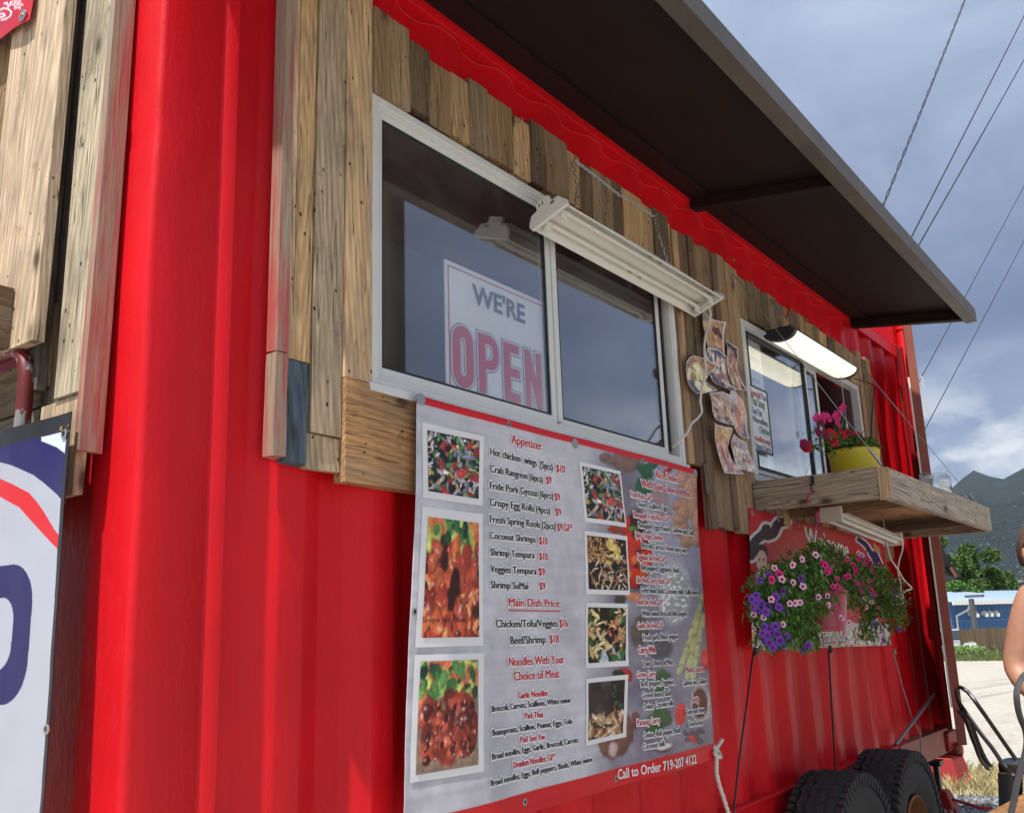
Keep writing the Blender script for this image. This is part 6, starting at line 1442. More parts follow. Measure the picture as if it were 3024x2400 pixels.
# ================================================================== UNDER THE FAR END
def jack_stand():
    x, y = 6.75, .06; root = thing('jack_stand', (x, y, GZ), 'dark red jack stand with black ratchet post under the far end of the trailer', 'jack stand')
    mb = MB(); mb.hexa([(x - .085, y - .085, .34), (x + .085, y - .085, .34), (x + .085, y + .085, .34), (x - .085, y + .085, .34), (x - .05, y - .05, .44), (x + .05, y - .05, .44), (x + .05, y + .05, .44), (x - .05, y + .05, .44)]); o = mb.build('collar', 'dark_red_paint', root, bevel=.004)
    for sx in (-1, 1):
        for sy in (-1, 1): mb = MB(); mb.hexa([(x + sx * .16 - .03, y + sy * .16 - .008, GZ), (x + sx * .16 + .03, y + sy * .16 - .008, GZ), (x + sx * .16 + .03, y + sy * .16 + .008, GZ), (x + sx * .16 - .03, y + sy * .16 + .008, GZ), (x + sx * .055 - .03, y + sy * .055 - .008, .345), (x + sx * .055 + .03, y + sy * .055 - .008, .345), (x + sx * .055 + .03, y + sy * .055 + .008, .345), (x + sx * .055 - .03, y + sy * .055 + .008, .345)]); mb.build('leg', 'dark_red_paint', root)
    mb = MB(); mb.box((x - .022, y - .016, .30), (x + .022, y + .016, .60))
    for k in range(9): mb.box((x - .030, y - .012, .45 + k * .016), (x - .0225, y + .012, .458 + k * .016))
    mb.hexa([(x - .03, y - .03, .585), (x + .03, y - .03, .585), (x + .03, y + .03, .585), (x - .03, y + .03, .585), (x - .065, y - .04, .62), (x + .065, y - .04, .62), (x + .065, y + .04, .62), (x - .065, y + .04, .62)]); mb.build('ratchet_post', 'black_metal', root)
    mb = MB(); mb.tube([(x - .02, y - .08, .39), (x + .10, y - .22, .33), (x + .16, y - .26, .325)], .010, 7); mb.build('handle', 'dark_red_paint', root)
jack_stand()
mb = MB(); xx, yy = 9.63, .78; mb.hexa([(xx - .26, yy - .22, GZ), (xx + .26, yy - .22, GZ), (xx + .26, yy + .22, GZ), (xx - .26, yy + .22, GZ), (xx - .20, yy - .17, .30), (xx + .20, yy - .17, .30), (xx + .20, yy + .17, .30), (xx - .20, yy + .17, .30)]); mb.box((xx - .21, yy - .18, .301), (xx + .21, yy + .18, .335)); mb.box((xx - .29, yy - .25, GZ), (xx + .29, yy + .25, GZ + .04))
o = mb.build('red_block', 'dull_red_paint', bevel=.02); tag(o, 'faded red tapered plastic block on the ground beyond the container', 'block')
mb = MB(); mb.lathe([(.001, -.16), (.16, -.16), (.21, -.10), (.22, .0), (.21, .10), (.16, .16), (.001, .16)], (6.1, .62, .30), 20, axis=0); o = mb.build('hay_roll', 'hay', smooth=True); tag(o, 'tan fuzzy roll of matting behind the far tyre', 'roll')
mb = MB(); mb.tube(catmull([(6.0, -.30, .26), (6.2, -.42, .12), (6.5, -.5, GZ + .012), (7.2, -.9, GZ + .01), (8.6, -1.0, GZ + .01)], 6), .008, 6); o = mb.build('orange_cord', 'door_primer', smooth=True); tag(o, 'thin orange cord running along the ground by the far tyre', 'cord')
mb = MB(); mb.box((5.72, .0, .26), (5.735, .02, .66)); mb.box((5.74, -.02, .30), (5.80, .0, .65)); o = mb.build('stabiliser', 'galvanised', tr)
# black flag of cloth behind the open door
def tarp():
    W = lambda a, b: (2750 + a * .3216, 1250 + b * .3216)
    y = .30; pts = [W(60, 1080), W(100, 1140), (W(180, 1290)), W(240, 1350), W(272, 1395), W(215, 1430), W(140, 1462), W(60, 1500)]
    P = [onY(px, py, y) for px, py in pts]; mb = MB(); c = sum(P) / len(P); n = len(P)
    vs = [c + [0, .03, 0]] + P; mb.add(vs, [(0, 1 + i, 1 + (i + 1) % n) for i in range(n)]); o = mb.build('black_tarp', 'black_cloth', origin=P[0]); md = o.modifiers.new('t', 'SOLIDIFY'); md.thickness = .004
    tag(o, 'black cloth corner with a rusty red patch sticking out behind the open door', 'tarp')
    Q4 = [onY(*W(a, b), y - .012) for a, b in ((165, 1325), (188, 1312), (243, 1395), (215, 1412))]; mb = MB(); mb.add(Q4, [(0, 1, 2, 3)]); q = mb.build('patch', 'door_primer', None, origin=P[0]); q.parent = o; q.location = (0, 0, 0)
tarp()
for (px, py, s, lab) in ((2724, 1125, .045, 'scrap of white plastic stuck on the far side of the open door, upper one'), (2738, 1197, .055, 'small white card on the far side of the open door, lower one')):
    p = onY(px, py, -.19); mb = MB(); mb.box((p[0] - s * .6, p[1] - .002, p[2] - s), (p[0] + s * .6, p[1] + .002, p[2] + s * .7)); mb.v = [(x + (z - p[2]) * -.25, y, z) for x, y, z in mb.v]; o = mb.build('white_card', 'paper_white'); tag(o, lab, 'card')
# ================================================================== STOOL, TABLE, PERSON
def stool():
    x, y, h = 5.83, -.66, .755; root = thing('bar_stool', (x, y, GZ), 'black metal bar stool with curved rod back beside the table', 'stool')
    mb = MB()
    def sq(r, z, k=5): return [(x + r * np.sign(math.cos(t)) * abs(math.cos(t)) ** (2 / k), y + r * np.sign(math.sin(t)) * abs(math.sin(t)) ** (2 / k), z) for t in np.linspace(0, 2 * math.pi, 33)[:-1]]
    rings = [sq(.148, h - .045), sq(.150, h - .012), sq(.146, h), sq(.130, h + .001), sq(.122, h - .006)]; 
    for r_ in rings: mb.v += r_
    for k in range(4):
        for j in range(32): mb.f.append((k * 32 + j, k * 32 + (j + 1) % 32, (k + 1) * 32 + (j + 1) % 32, (k + 1) * 32 + j)); mb.mi.append(0)
    mb.f.append(tuple(4 * 32 + j for j in range(32))); mb.mi.append(0); mb.build('seat', 'black_metal', root, smooth=True, angle=40)
    mb = MB(); 
    for i in range(5): mb.tube([(x - .05 + .025 * i, y, h - .0055), (x - .05 + .025 * i, y, h - .0045)], .005, 8)
    mb.build('seat_hole', 'dark_gasket', root)
    for sx in (-1, 1):
        for sy in (-1, 1):
            mb = MB(); a = .143; b = .205
            for (u, v) in ((1, 0), (0, 1)):
                w = .055; X_, Y_ = x + sx * a, y + sy * a; X2, Y2 = x + sx * b, y + sy * b
                if u: mb.hexa([(X2 - sx * w * .6, Y2, GZ), (X2, Y2, GZ), (X2, Y2 - sy * .003, GZ), (X2 - sx * w * .6, Y2 - sy * .003, GZ), (X_ - sx * w * 1.3, Y_, h - .046), (X_, Y_, h - .046), (X_, Y_ - sy * .003, h - .046), (X_ - sx * w * 1.3, Y_ - sy * .003, h - .046)])
                else: mb.hexa([(X2, Y2 - sy * w * .6, GZ), (X2, Y2, GZ), (X2 - sx * .003, Y2, GZ), (X2 - sx * .003, Y2 - sy * w * .6, GZ), (X_, Y_ - sy * w * 1.3, h - .046), (X_, Y_, h - .046), (X_ - sx * .003, Y_, h - .046), (X_ - sx * .003, Y_ - sy * w * 1.3, h - .046)])
            o = mb.build('leg', 'black_metal', root); bm_fix(o.data)
    mb = MB(); r_ = .185; zz = .28
    for (a, b) in (((-1, -1), (1, -1)), ((1, -1), (1, 1)), ((1, 1), (-1, 1)), ((-1, 1), (-1, -1))): mb.tube([(x + a[0] * r_, y + a[1] * r_, zz), (x + b[0] * r_, y + b[1] * r_, zz)], .009, 6)
    mb.build('footrest', 'black_metal', root)
    # back: wide U of tube rising on the wall side, with two curved rods
    T = lambda a, b, yy: onY(2600 + a * .2337, 2000 + b * .2337, yy)
    yl = y + .10
    mb = MB(); mb.tube(catmull([T(1360, 1150, yl), T(1260, 1020, yl), T(1180, 800, yl), T(1080, 520, yl), T(1000, 330, yl), T(960, 180, yl), T(985, 125, yl), T(1040, 135, yl - .03), T(1130, 210, yl - .06), T(1270, 400, yl - .1), T(1480, 700, yl - .13), T(1640, 930, yl - .16), T(1720, 1040, yl - .18)], 5), .0095, 8); mb.build('back_frame', 'black_metal', root, smooth=True)
    mb = MB(); mb.tube(catmull([T(985, 300, yl), T(1080, 440, yl - .02), T(1250, 680, yl - .08), T(1420, 900, yl - .14), T(1560, 1110, yl - .2), T(1655, 1215, yl - .22)], 5), .011, 8, flat=.7); mb.build('back_rod', 'black_metal', root, smooth=True)
    mb = MB(); mb.tube(catmull([T(1010, 420, yl), T(1110, 560, yl), T(1200, 800, yl), T(1290, 1000, yl), T(1370, 1120, yl)], 5), .019, 8, flat=.25); mb.build('back_splat', 'black_metal', root, smooth=True)
    p = T(1665, 1222, yl - .235); mb = MB(); mb.tube([p, p + [-.006, -.006, 0]], .006, 8); mb.build('rivet', 'galvanised', root)
stool()
def table():
    root = thing('table', (5.0, -1.4, GZ), 'rusty orange stained wooden table corner at the lower right', 'table')
    A = onZ(2895, 2408, .75); B = onZ(3030, 2336, .75); d = (B - A); d[2] = 0; L = np.linalg.norm(d); d /= L; n = np.array([d[1], -d[0], 0]); n = n if n[1] < 0 else -n
    A = A - d * .35
    for i in range(5):
        o_ = A + n * (.002 + i * .142); P = [o_, o_ + d * 1.6, o_ + d * 1.6 + n * .138, o_ + n * .138]
        mb = MB(); mb.hexa([tuple(p - [0, 0, .035]) for p in P] + [tuple(p) for p in P]); q = mb.build('top_plank', 'wood_rust', root, bevel=.003); bm_fix(q.data)
    for u in (.15, 1.45):
        for v in (.1, .6): c = A + d * u + n * v; mb = MB(); mb.box((c[0] - .035, c[1] - .035, GZ), (c[0] + .035, c[1] + .035, .714)); mb.build('leg', 'wood_rust', root)
t_ = NT('wood_rust'); g_ = t_.noise(t_.mapping((4, 18, 18), rot=(0, 0, .2)), 2, 6, .6); s_ = t_.noise(t_.mapping(), 40, 4)
t_.set(t_.mix(t_.ramp(s_, [(.5, 0), (.7, .5)]), t_.mix(t_.ramp(g_, [(.3, 0), (.7, 1)]), (.16, .065, .02), (.38, .19, .07)), (.07, .03, .012)), .8); t_.bump(s_, .6, .004)
table()

def skin_mesh(nm, verts, edges, radii, mat, parent, sub=2, root=0):
    me = bpy.data.meshes.new(nm); org = ORG[parent.name] if parent is not None else np.array(verts[0])
    me.from_pydata([tuple(np.array(v) - org) for v in verts], edges, []); o = bpy.data.objects.new(nm, me); COL.objects.link(o)
    if parent is not None: o.parent = parent
    else: o.location = org
    me.materials.append(MATS[mat]); md = o.modifiers.new('skin', 'SKIN'); md.use_smooth_shade = True
    for i, r_ in enumerate(radii):
        r_ = r_ if hasattr(r_, '__len__') else (r_, r_); me.skin_vertices[0].data[i].radius = r_; me.skin_vertices[0].data[i].use_root = (i == root)
    s = o.modifiers.new('sub', 'SUBSURF'); s.levels = sub; s.render_levels = sub; return o
def person():
    P0 = CAM + ray(3062, 1900) * 3.35; fx, fy = P0[0] + .05, P0[1] - .02; gz = GZ
    root = thing('person', (fx, fy, gz), 'person in a dark sleeveless top at the right edge, elbow bent, holding a strap', 'person')
    D = np.array([.61, -.79, 0])       # screen-right direction on the ground
    Bk = np.array([.79, .61, 0])       # away from the camera
    def V(r, b, z): return np.array([fx, fy, 0]) + D * r + Bk * b + [0, 0, z]
    el = CAM + ray(2996, 1975) * 3.32; sh = CAM + ray(3052, 1745) * 3.34; upm = CAM + ray(3022, 1862) * 3.33; wr = CAM + ray(3105, 2072) * 3.14; fm = CAM + ray(3040, 2030) * 3.24
    sx = np.dot(sh - np.array([fx, fy, 0]), D)
    # body: one continuous skin surface
    vs = [V(.13, 0, 1.0), V(.13, 0, 1.15), V(.13, 0, 1.32), V(.13, .0, 1.47), V(.10, -.01, 1.56), V(.06, -.03, 1.63),
          V(.09, 0, 1.50), sh, upm, el, fm, wr, V(.31, 0, 1.49), V(.38, 0, 1.46), V(.42, -.02, 1.30), V(.43, -.06, 1.15), V(.35, -.20, 1.10), V(.28, -.27, 1.12),
          V(.10, 0, .93), V(.09, 0, .52), V(.09, .02, .12), V(.28, 0, .93), V(.29, 0, .52), V(.29, .02, .12)]
    es = [(0, 1), (1, 2), (2, 3), (3, 4), (4, 5), (3, 6), (6, 7), (7, 8), (8, 9), (9, 10), (10, 11), (3, 12), (12, 13), (13, 14), (14, 15), (15, 16), (16, 17), (0, 18), (18, 19), (19, 20), (0, 21), (21, 22), (22, 23)]
    rd = [(.16, .11), (.145, .10), (.155, .11), (.13, .09), (.055, .055), (.05, .05), .07, .062, .056, .046, .045, .03, .07, .06, .05, .042, .038, .028, .09, .06, .042, .09, .06, .042]
    skin_mesh('body', vs, es, rd, 'skin', root)
    # head with features
    hc = V(.022, -.06, 1.725); mb = MB(); nu, nv = 28, 22; Fd = -Bk
    for j in range(nv + 1):
        ph = math.pi * j / nv
        for i in range(nu):
            th = 2 * math.pi * i / nu; cx = math.sin(ph) * math.cos(th); cy = math.sin(ph) * math.sin(th); cz = math.cos(ph)
            # cx: face forward, cy: right
            w = .075; l = .094; h = .115; jaw = 1 - .30 * max(0, -cz - .2); f = cx * l * (1 - .12 * max(0, -cz)); s = cy * w * jaw
            z = cz * h; 
            if cx > 0: f += .020 * math.exp(-((cy / .16) ** 2) - ((cz + .12) / .17) ** 2); f -= .008 * (math.exp(-(((cy - .42) / .16) ** 2) - ((cz - .08) / .10) ** 2) + math.exp(-(((cy + .42) / .16) ** 2) - ((cz - .08) / .10) ** 2)); f += .005 * math.exp(-((cy / .3) ** 2) - ((cz + .42) / .07) ** 2); f += .007 * math.exp(-((cy / .25) ** 2) - ((cz + .75) / .12) ** 2)
            p = hc + Fd * f + D * s + np.array([0, 0, z]); mb.v.append(tuple(p))
    for j in range(nv):
        for i in range(nu): mb.f.append((j * nu + i, j * nu + (i + 1) % nu, (j + 1) * nu + (i + 1) % nu, (j + 1) * nu + i)); mb.mi.append(0)
    o = mb.build('head', 'skin', root, smooth=True, angle=180)
    for s in (-1, 1):
        mb = MB(); e = hc + Fd * .078 + D * .030 * s + [0, 0, .010]
        for (k, r_) in ((0, .011),): mb.lathe([(r_ * math.sin(a), -r_ * math.cos(a)) for a in np.linspace(0.01, math.pi, 8)], e, 12)
        mb.build('eye', 'paper_white', o)if False else mb.build('eye', 'paper_white', root, smooth=True)
        mb = MB(); e2 = e + Fd * .0085; mb.lathe([(.005 * math.sin(a), -.005 * math.cos(a)) for a in np.linspace(0.01, math.pi, 6)], e2, 10); mb.build('pupil', 'dark_gasket', root, smooth=True)
        mb = MB(); e = hc + D * .074 * s + [0, 0, -.005]; mb.lathe([(.001, -.03), (.010, -.02), (.014, 0), (.011, .02), (.001, .03)], e, 10); mb.build('ear', 'skin', root, smooth=True)
    mb = MB(); m_ = hc + Fd * .083 + [0, 0, -.048]; mb.tube([m_ - D * .022 - Fd * .006, m_, m_ + D * .022 - Fd * .006], [.002, .005, .002], 8); mb.build('mouth', 'petal_dark', root, smooth=True)
    mb = MB()
    for j in range(12):
        ph = math.pi * .62 * j / 11
        for i in range(24):
            th = 2 * math.pi * i / 24; cx = math.sin(ph) * math.cos(th); cy = math.sin(ph) * math.sin(th); cz = math.cos(ph)
            lim = .82 if cx > .2 else 1.0; q = hc + Fd * (cx * .104 * lim - .012) + D * cy * .083 + np.array([0, 0, max(cz, .28 if cx > .25 else -1) * .125 + .006]); mb.v.append(tuple(q))
    for j in range(11):
        for i in range(24): mb.f.append((j * 24 + i, j * 24 + (i + 1) % 24, (j + 1) * 24 + (i + 1) % 24, (j + 1) * 24 + i)); mb.mi.append(0)
    mb.build('hair', 'hair', root, smooth=True, angle=180)
    # clothing
    skin_mesh('tank_top', [V(.13, 0, .95), V(.13, 0, 1.15), V(.13, 0, 1.32), V(.13, 0, 1.45)], [(0, 1), (1, 2), (2, 3)], [(.175, .125), (.16, .115), (.17, .122), (.13, .10)], 'dark_dress', root)
    skin_mesh('trousers', [V(.13, 0, .98), V(.10, 0, .90), V(.09, 0, .52), V(.09, .02, .12), V(.28, 0, .90), V(.29, 0, .52), V(.29, .02, .12)], [(0, 1), (1, 2), (2, 3), (0, 4), (4, 5), (5, 6)], [(.17, .13), .105, .078, .062, .105, .078, .062], 'strap_grey', root)
    for r_ in (.09, .29): mb = MB(); c = V(r_, -.05, gz); mb.lathe([(.001, 0), (.05, 0), (.055, .02), (.05, .07), (.03, .09), (.001, .095)], (0, 0, 0), 16); mb.v = [tuple(c + D * v[0] * .8 + Bk * v[1] * 2.3 + np.array([0, 0, v[2]])) for v in mb.v]; mb.build('shoe', 'black_rubber', root, smooth=True)
    # hands: palm and five bent fingers
    for w_, dr_ in ((wr, (wr - fm)), (V(.28, -.27, 1.12), np.array([-.07, -.07, .02]))):
        dr_ = dr_ / np.linalg.norm(dr_); sd = np.cross(dr_, [0, 0, 1.0]); sd /= np.linalg.norm(sd); up = np.cross(sd, dr_)
        vs = [w_ - dr_ * .02, w_ + dr_ * .04, w_ + dr_ * .085]; es = [(0, 1), (1, 2)]; rd = [(.026, .020), (.034, .016), (.036, .014)]
        for k, (o_, l_) in enumerate(((-.033, .062), (-.011, .074), (.011, .070), (.033, .055))):
            b = w_ + dr_ * .088 + sd * o_; i0 = len(vs); vs += [b, b + dr_ * l_ * .45 - up * .01, b + dr_ * l_ * .65 - up * .035, b + dr_ * l_ * .45 - up * .055]; es += [(2, i0), (i0, i0 + 1), (i0 + 1, i0 + 2), (i0 + 2, i0 + 3)]; rd += [.0095, .009, .0085, .0075]
        i0 = len(vs); b = w_ + dr_ * .035 - sd * .032; vs += [b, b + dr_ * .03 - sd * .02 - up * .012, b + dr_ * .055 - sd * .012 - up * .03]; es += [(1, i0), (i0, i0 + 1), (i0 + 1, i0 + 2)]; rd += [.012, .010, .009]
        skin_mesh('hand', vs, es, rd, 'skin', root)
    # strap hanging from the hand
    T = lambda a, b, t: CAM + ray(2600 + a * .2337, 2000 + b * .2337) * t
    mb = MB(); mb.tube(catmull([T(2050, 300, 3.1), T(1960, 150, 3.12), T(1850, -40, 3.12), T(1780, 20, 3.12), T(1730, 140, 3.11), T(1722, 260, 3.1), T(1745, 420, 3.1), T(1780, 540, 3.1), T(1830, 660, 3.1), T(1850, 800, 3.1), T(1830, 960, 3.1), T(1780, 1130, 3.1), T(1725, 1340, 3.1), T(1685, 1560, 3.1), T(1650, 1720, 3.1), T(1600, 2000, 3.1)], 5), .011, 8, flat=.28)
    o = mb.build('strap', 'strap_grey', smooth=True); tag(o, 'dark grey strap looping down from the hand of the person at the right edge', 'strap')
person()

# ================================================================== BACKGROUND
def at(px, py, t): return CAM + ray(px, py) * t
def blue_building():
    a = at(2800, 1778, 70); b = at(3060, 1768, 74); gz = -1.2
    d = (b - a); d[2] = 0; L = np.linalg.norm(d); d /= L; n = np.array([-d[1], d[0], 0]); n = n if n[0] > 0 else -n; L += 26
    z1 = a[2]; root = thing('blue_building', (a[0], a[1], gz), 'long blue metal building with pale roof and white gutter beyond the fence', 'building')
    def P(u, v, z): q = a + d * u + n * v; return (q[0], q[1], z)
    def bx(u0, u1, v0, v1, z0, z1_): mb = MB(); mb.hexa([P(u0, v0, z0), P(u1, v0, z0), P(u1, v1, z0), P(u0, v1, z0), P(u0, v0, z1_), P(u1, v0, z1_), P(u1, v1, z1_), P(u0, v1, z1_)]); return mb
    o = bx(0, L, .0, 12, gz, z1).build('wall', 'blue_wall', root); bm_fix(o.data)
    mb = MB()
    for k in range(int(L / .45)): u = k * .45; mb.hexa([P(u, -.03, gz), P(u + .06, -.03, gz), P(u + .06, -.002, gz), P(u, -.002, gz), P(u, -.03, z1 - .05), P(u + .06, -.03, z1 - .05), P(u + .06, -.002, z1 - .05), P(u, -.002, z1 - .05)])
    o = mb.build('wall_ribs', 'blue_wall_light', root); o['kind'] = 'stuff'
    o = bx(0, L, -.06, -.031, z1 - 1.42, z1 - 1.32).build('trim_band', 'blue_wall_light', root)
    mb = MB(); mb.hexa([P(-.4, -.5, z1), P(L + .4, -.5, z1), P(L + .4, 6, z1 + .95), P(-.4, 6, z1 + .95), P(-.4, -.5, z1 + .08), P(L + .4, -.5, z1 + .08), P(L + .4, 6, z1 + 1.03), P(-.4, 6, z1 + 1.03)])
    mb.hexa([P(-.4, 6, z1 + .95), P(L + .4, 6, z1 + .95), P(L + .4, 12.5, z1), P(-.4, 12.5, z1), P(-.4, 6, z1 + 1.03), P(L + .4, 6, z1 + 1.03), P(L + .4, 12.5, z1 + .08), P(-.4, 12.5, z1 + .08)]); o = mb.build('roof', 'pale_roof', root); bm_fix(o.data)
    mb = MB()
    for k in range(int(L / .6)): u = k * .6; mb.hexa([P(u, -.5, z1 + .081), P(u + .05, -.5, z1 + .081), P(u + .05, 5.9, z1 + 1.02), P(u, 5.9, z1 + 1.02), P(u, -.5, z1 + .12), P(u + .05, -.5, z1 + .12), P(u + .05, 5.9, z1 + 1.06), P(u, 5.9, z1 + 1.06)])
    o = mb.build('roof_seams', 'pale_roof', root); o['kind'] = 'stuff'
    o = bx(-.2, L + .3, -.68, -.51, z1 - .22, z1 + .06).build('gutter', 'gutter_white', root)
    mb = MB(); mb.tube([P(1.6, -.6, z1 - .2), P(1.4, -.45, z1 - .6), P(.55, -.1, z1 - 1.0), P(.5, -.1, z1 - 2.2), P(.9, -.1, gz)], .085, 8); mb.build('drainpipe', 'gutter_white', root)
    for px in (2854, 2872, 2914, 2938, 2967):
        q = at(px, 1803, 70.8); u = np.dot(q - a, d); mb = MB(); mb.tube(catmull([P(u, -.02, z1 - .86), P(u, -.22, z1 - .84), P(u, -.36, z1 - .98), P(u, -.36, z1 - 1.14)], 4), .17, 10); mb.build('vent_hood', 'white_vinyl', root, smooth=True)
blue_building()
def far_lamp():
    b = at(2880, 1860, 62); t = at(2868, 1768, 62); mb = MB(); root = thing('lot_lamp', (b[0], b[1], -.9), 'grey square parking lot lamp post in front of the blue building', 'lamp post')
    mb.tube([(b[0], b[1], -.9), tuple(t)], .17, 4); mb.build('pole', 'grey_post', root)
    mb = MB(); mb.box((-.3, -.55, 0), (.3, .55, .16)); c = at(2878, 1763, 62); mb.v = [(v[0] * 1 + c[0], c[1] + v[1], c[2] + v[2]) for v in mb.v]; mb.build('lamp_head', 'grey_post', root)
far_lamp()
def fence():
    a = at(2832, 1862, 54); b = at(2990, 1853, 57); d = b - a; d[2] = 0; L = np.linalg.norm(d); d /= L; n = np.array([-d[1], d[0], 0]); root = thing('board_fence', (a[0], a[1], -.75), 'weathered brown vertical board fence across the lot', 'fence')
    u = 0; k = 0; me = None
    while u < L + 14:
        w = random.uniform(.13, .15); h = random.uniform(-.06, .06); c = a + d * (u + w / 2)
        if me is None: mb = MB(); mb.box((-.07, -.012, 0), (.07, .012, 1.72)); o = mb.build('board', 'fence_board', root, origin=(0, 0, 0)); me = o
        else: o = me.copy(); COL.objects.link(o)
        o.location = np.array([c[0], c[1], -.80 + h]) - ORG[root.name]; o.rotation_euler = (0, random.uniform(-.015, .015), math.atan2(d[1], d[0])); u += w; k += 1
    for z in (.25, 1.3): mb = MB(); p = a + n * .04; q = a + d * (L + 14) + n * .04; mb.tube([(p[0], p[1], -.8 + z), (q[0], q[1], -.8 + z)], .05, 4); mb.build('rail', 'fence_board', root)
fence()
def suv():
    c = at(2796, 1937, 56); root = thing('parked_suv', (c[0], c[1], -.82), 'silver grey sport utility car parked at the end of the board fence', 'car')
    th = math.atan2(-ray(2803, 1900)[1], -ray(2803, 1900)[0]) + .35     # heading roughly towards the camera
    Rz = Matrix.Rotation(th, 3, 'Z')
    def X(vs, off=(0, 0, 0)): return [tuple(Rz @ Vector(v) + Vector((c[0], c[1], -.82))) for v in vs]
    prof = [(2.35, .45), (2.38, .75), (2.25, .98), (1.3, 1.12), (.65, 1.68), (.3, 1.78), (-2.0, 1.76), (-2.3, 1.2), (-2.35, .5), (-1.9, .35), (1.9, .35)]
    mb = MB(); n = len(prof); vs = []
    for s, k in ((-.92, 1), (-.95, 1), (.95, 1), (.92, 1)):
        for x, z in prof: kk = .86 if z > 1.3 else 1.0; vs.append((x * (1 if abs(s) > .93 else .985), s * kk, z))
    mb.v = X(vs)
    for r_ in range(3):
        for i in range(n): mb.f.append((r_ * n + i, r_ * n + (i + 1) % n, (r_ + 1) * n + (i + 1) % n, (r_ + 1) * n + i)); mb.mi.append(0)
    mb.f.append(tuple(range(n))); mb.f.append(tuple(range(4 * n - 1, 3 * n - 1, -1))); mb.mi += [0, 0]; o = mb.build('body', 'silver_paint', root, bevel=.05); bm_fix(o.data)
    mb = MB(); mb.v = X([(1.26, -.74, 1.17), (1.26, .74, 1.17), (.70, .68, 1.66), (.70, -.68, 1.66)]); mb.v = [tuple(np.array(v) + np.array(Rz @ Vector((.03, 0, .03)))) for v in mb.v]; mb.f = [(0, 1, 2, 3)]; mb.mi = [0]; mb.build('windscreen', 'car_glass', root)
    for s in (-1, 1):
        mb = MB(); mb.v = X([(.95, s * .955, 1.15), (-1.9, s * .955, 1.15), (-1.8, s * .86, 1.62), (.55, s * .86, 1.62)]); mb.f = [(0, 1, 2, 3)]; mb.mi = [0]; mb.build('side_window', 'car_glass', root)
        mb = MB(); mb.box((2.30, s * .68 - .18, .72), (2.40, s * .68 + .18, .88)); mb.v = X(mb.v); mb.build('headlight', 'paper_white', root)
        for x in (1.45, -1.45):
            mb = MB(); mb.lathe([(.001, s * .97), (.22, s * .97), (.36, s * .95), (.37, s * .80), (.36, s * .72), (.001, s * .72)], (x, 0, .37), 20, axis=1); mb.v = X(mb.v); w = mb.build('wheel', 'black_rubber', root); bm_fix(w.data)
    mb = MB(); mb.box((2.33, -.45, .60), (2.405, .45, .82)); mb.v = X(mb.v); mb.build('grille', 'dark_gasket', root); mb = MB(); mb.box((2.33, -.8, .38), (2.42, .8, .52)); mb.v = X(mb.v); mb.build('bumper', 'grey_post', root)
suv()
def tree(px, py_top, py_base, t, w, lab, seed, mat='tree_leaf'):
    rs = random.Random(seed); top = at(px, py_top, t); bs = at(px, 1850, t); gz = -1.3; H = top[2] - gz
    root = thing('broadleaf_tree', (bs[0], bs[1], gz), lab, 'tree', 'trees behind the blue building')
    c0 = np.array([bs[0], bs[1], gz]); mb = MB(); mb.tube([c0, c0 + [.1, 0, H * .25], c0 + [.3, .2, H * .5], c0 + [.2, .3, H * .78]], [.38, .30, .2, .06], 8)
    lobes = []
    for i in range(15):
        a = rs.uniform(0, 6.28); q = rs.uniform(.2, 1) * w; h = rs.uniform(.32, .88) * H; q *= math.sqrt(max(.15, 1 - ((h / H - .5) / .55) ** 2)); e = c0 + [q * math.cos(a), q * math.sin(a), h]; lobes.append((e, rs.uniform(.20, .34) * w)); mb.tube([c0 + [.1, .1, h * .55], (c0 + e) / 2 + [0, 0, h * .25], e], [.12, .08, .03], 5)
    lobes.append((c0 + [0, 0, H * .9], w * .28)); mb.build('trunk', 'bark', root)
    N_ = 9000; V = np.zeros((N_, 4, 3)); nr = np.random.RandomState(seed)
    for k in range(N_):
        e, r_ = lobes[nr.randint(len(lobes))]; d = nr.normal(size=3); d /= np.linalg.norm(d); p = e + d * r_ * (nr.uniform(.55, 1.0) ** .5) * (1 + .25 * math.sin(d[0] * 7) * math.sin(d[1] * 6 + d[2] * 5)) * np.array([1, 1, .72])
        s = nr.uniform(.09, .20); a_ = nr.normal(size=3); a_ /= np.linalg.norm(a_); b_ = np.cross(a_, nr.normal(size=3)); b_ /= np.linalg.norm(b_)
        V[k] = [p - a_ * s, p - b_ * s * .6, p + a_ * s, p + b_ * s * .6]
    mb = MB(); mb.v = [tuple(v) for v in V.reshape(-1, 3)]; mb.f = [(4 * k, 4 * k + 1, 4 * k + 2, 4 * k + 3) for k in range(N_)]; mb.mi = [0] * N_; mb.build('crown', mat, root)
tree(2890, 1590, 1750, 84, 3.3, 'widest rounded green tree behind the blue building roof', 1)
tree(2805, 1560, 1750, 82, 2.8, 'green tree crown just right of the open container door', 2)
tree(2950, 1655, 1750, 88, 2.0, 'lower green tree on the right behind the blue roof', 3)
tree(2835, 1705, 1750, 78, 2.4, 'small pale green tree just above the blue building roof', 4, 'leaf_green')
tree(2760, 1600, 1750, 90, 4.5, 'green tree mostly hidden behind the container door', 5)
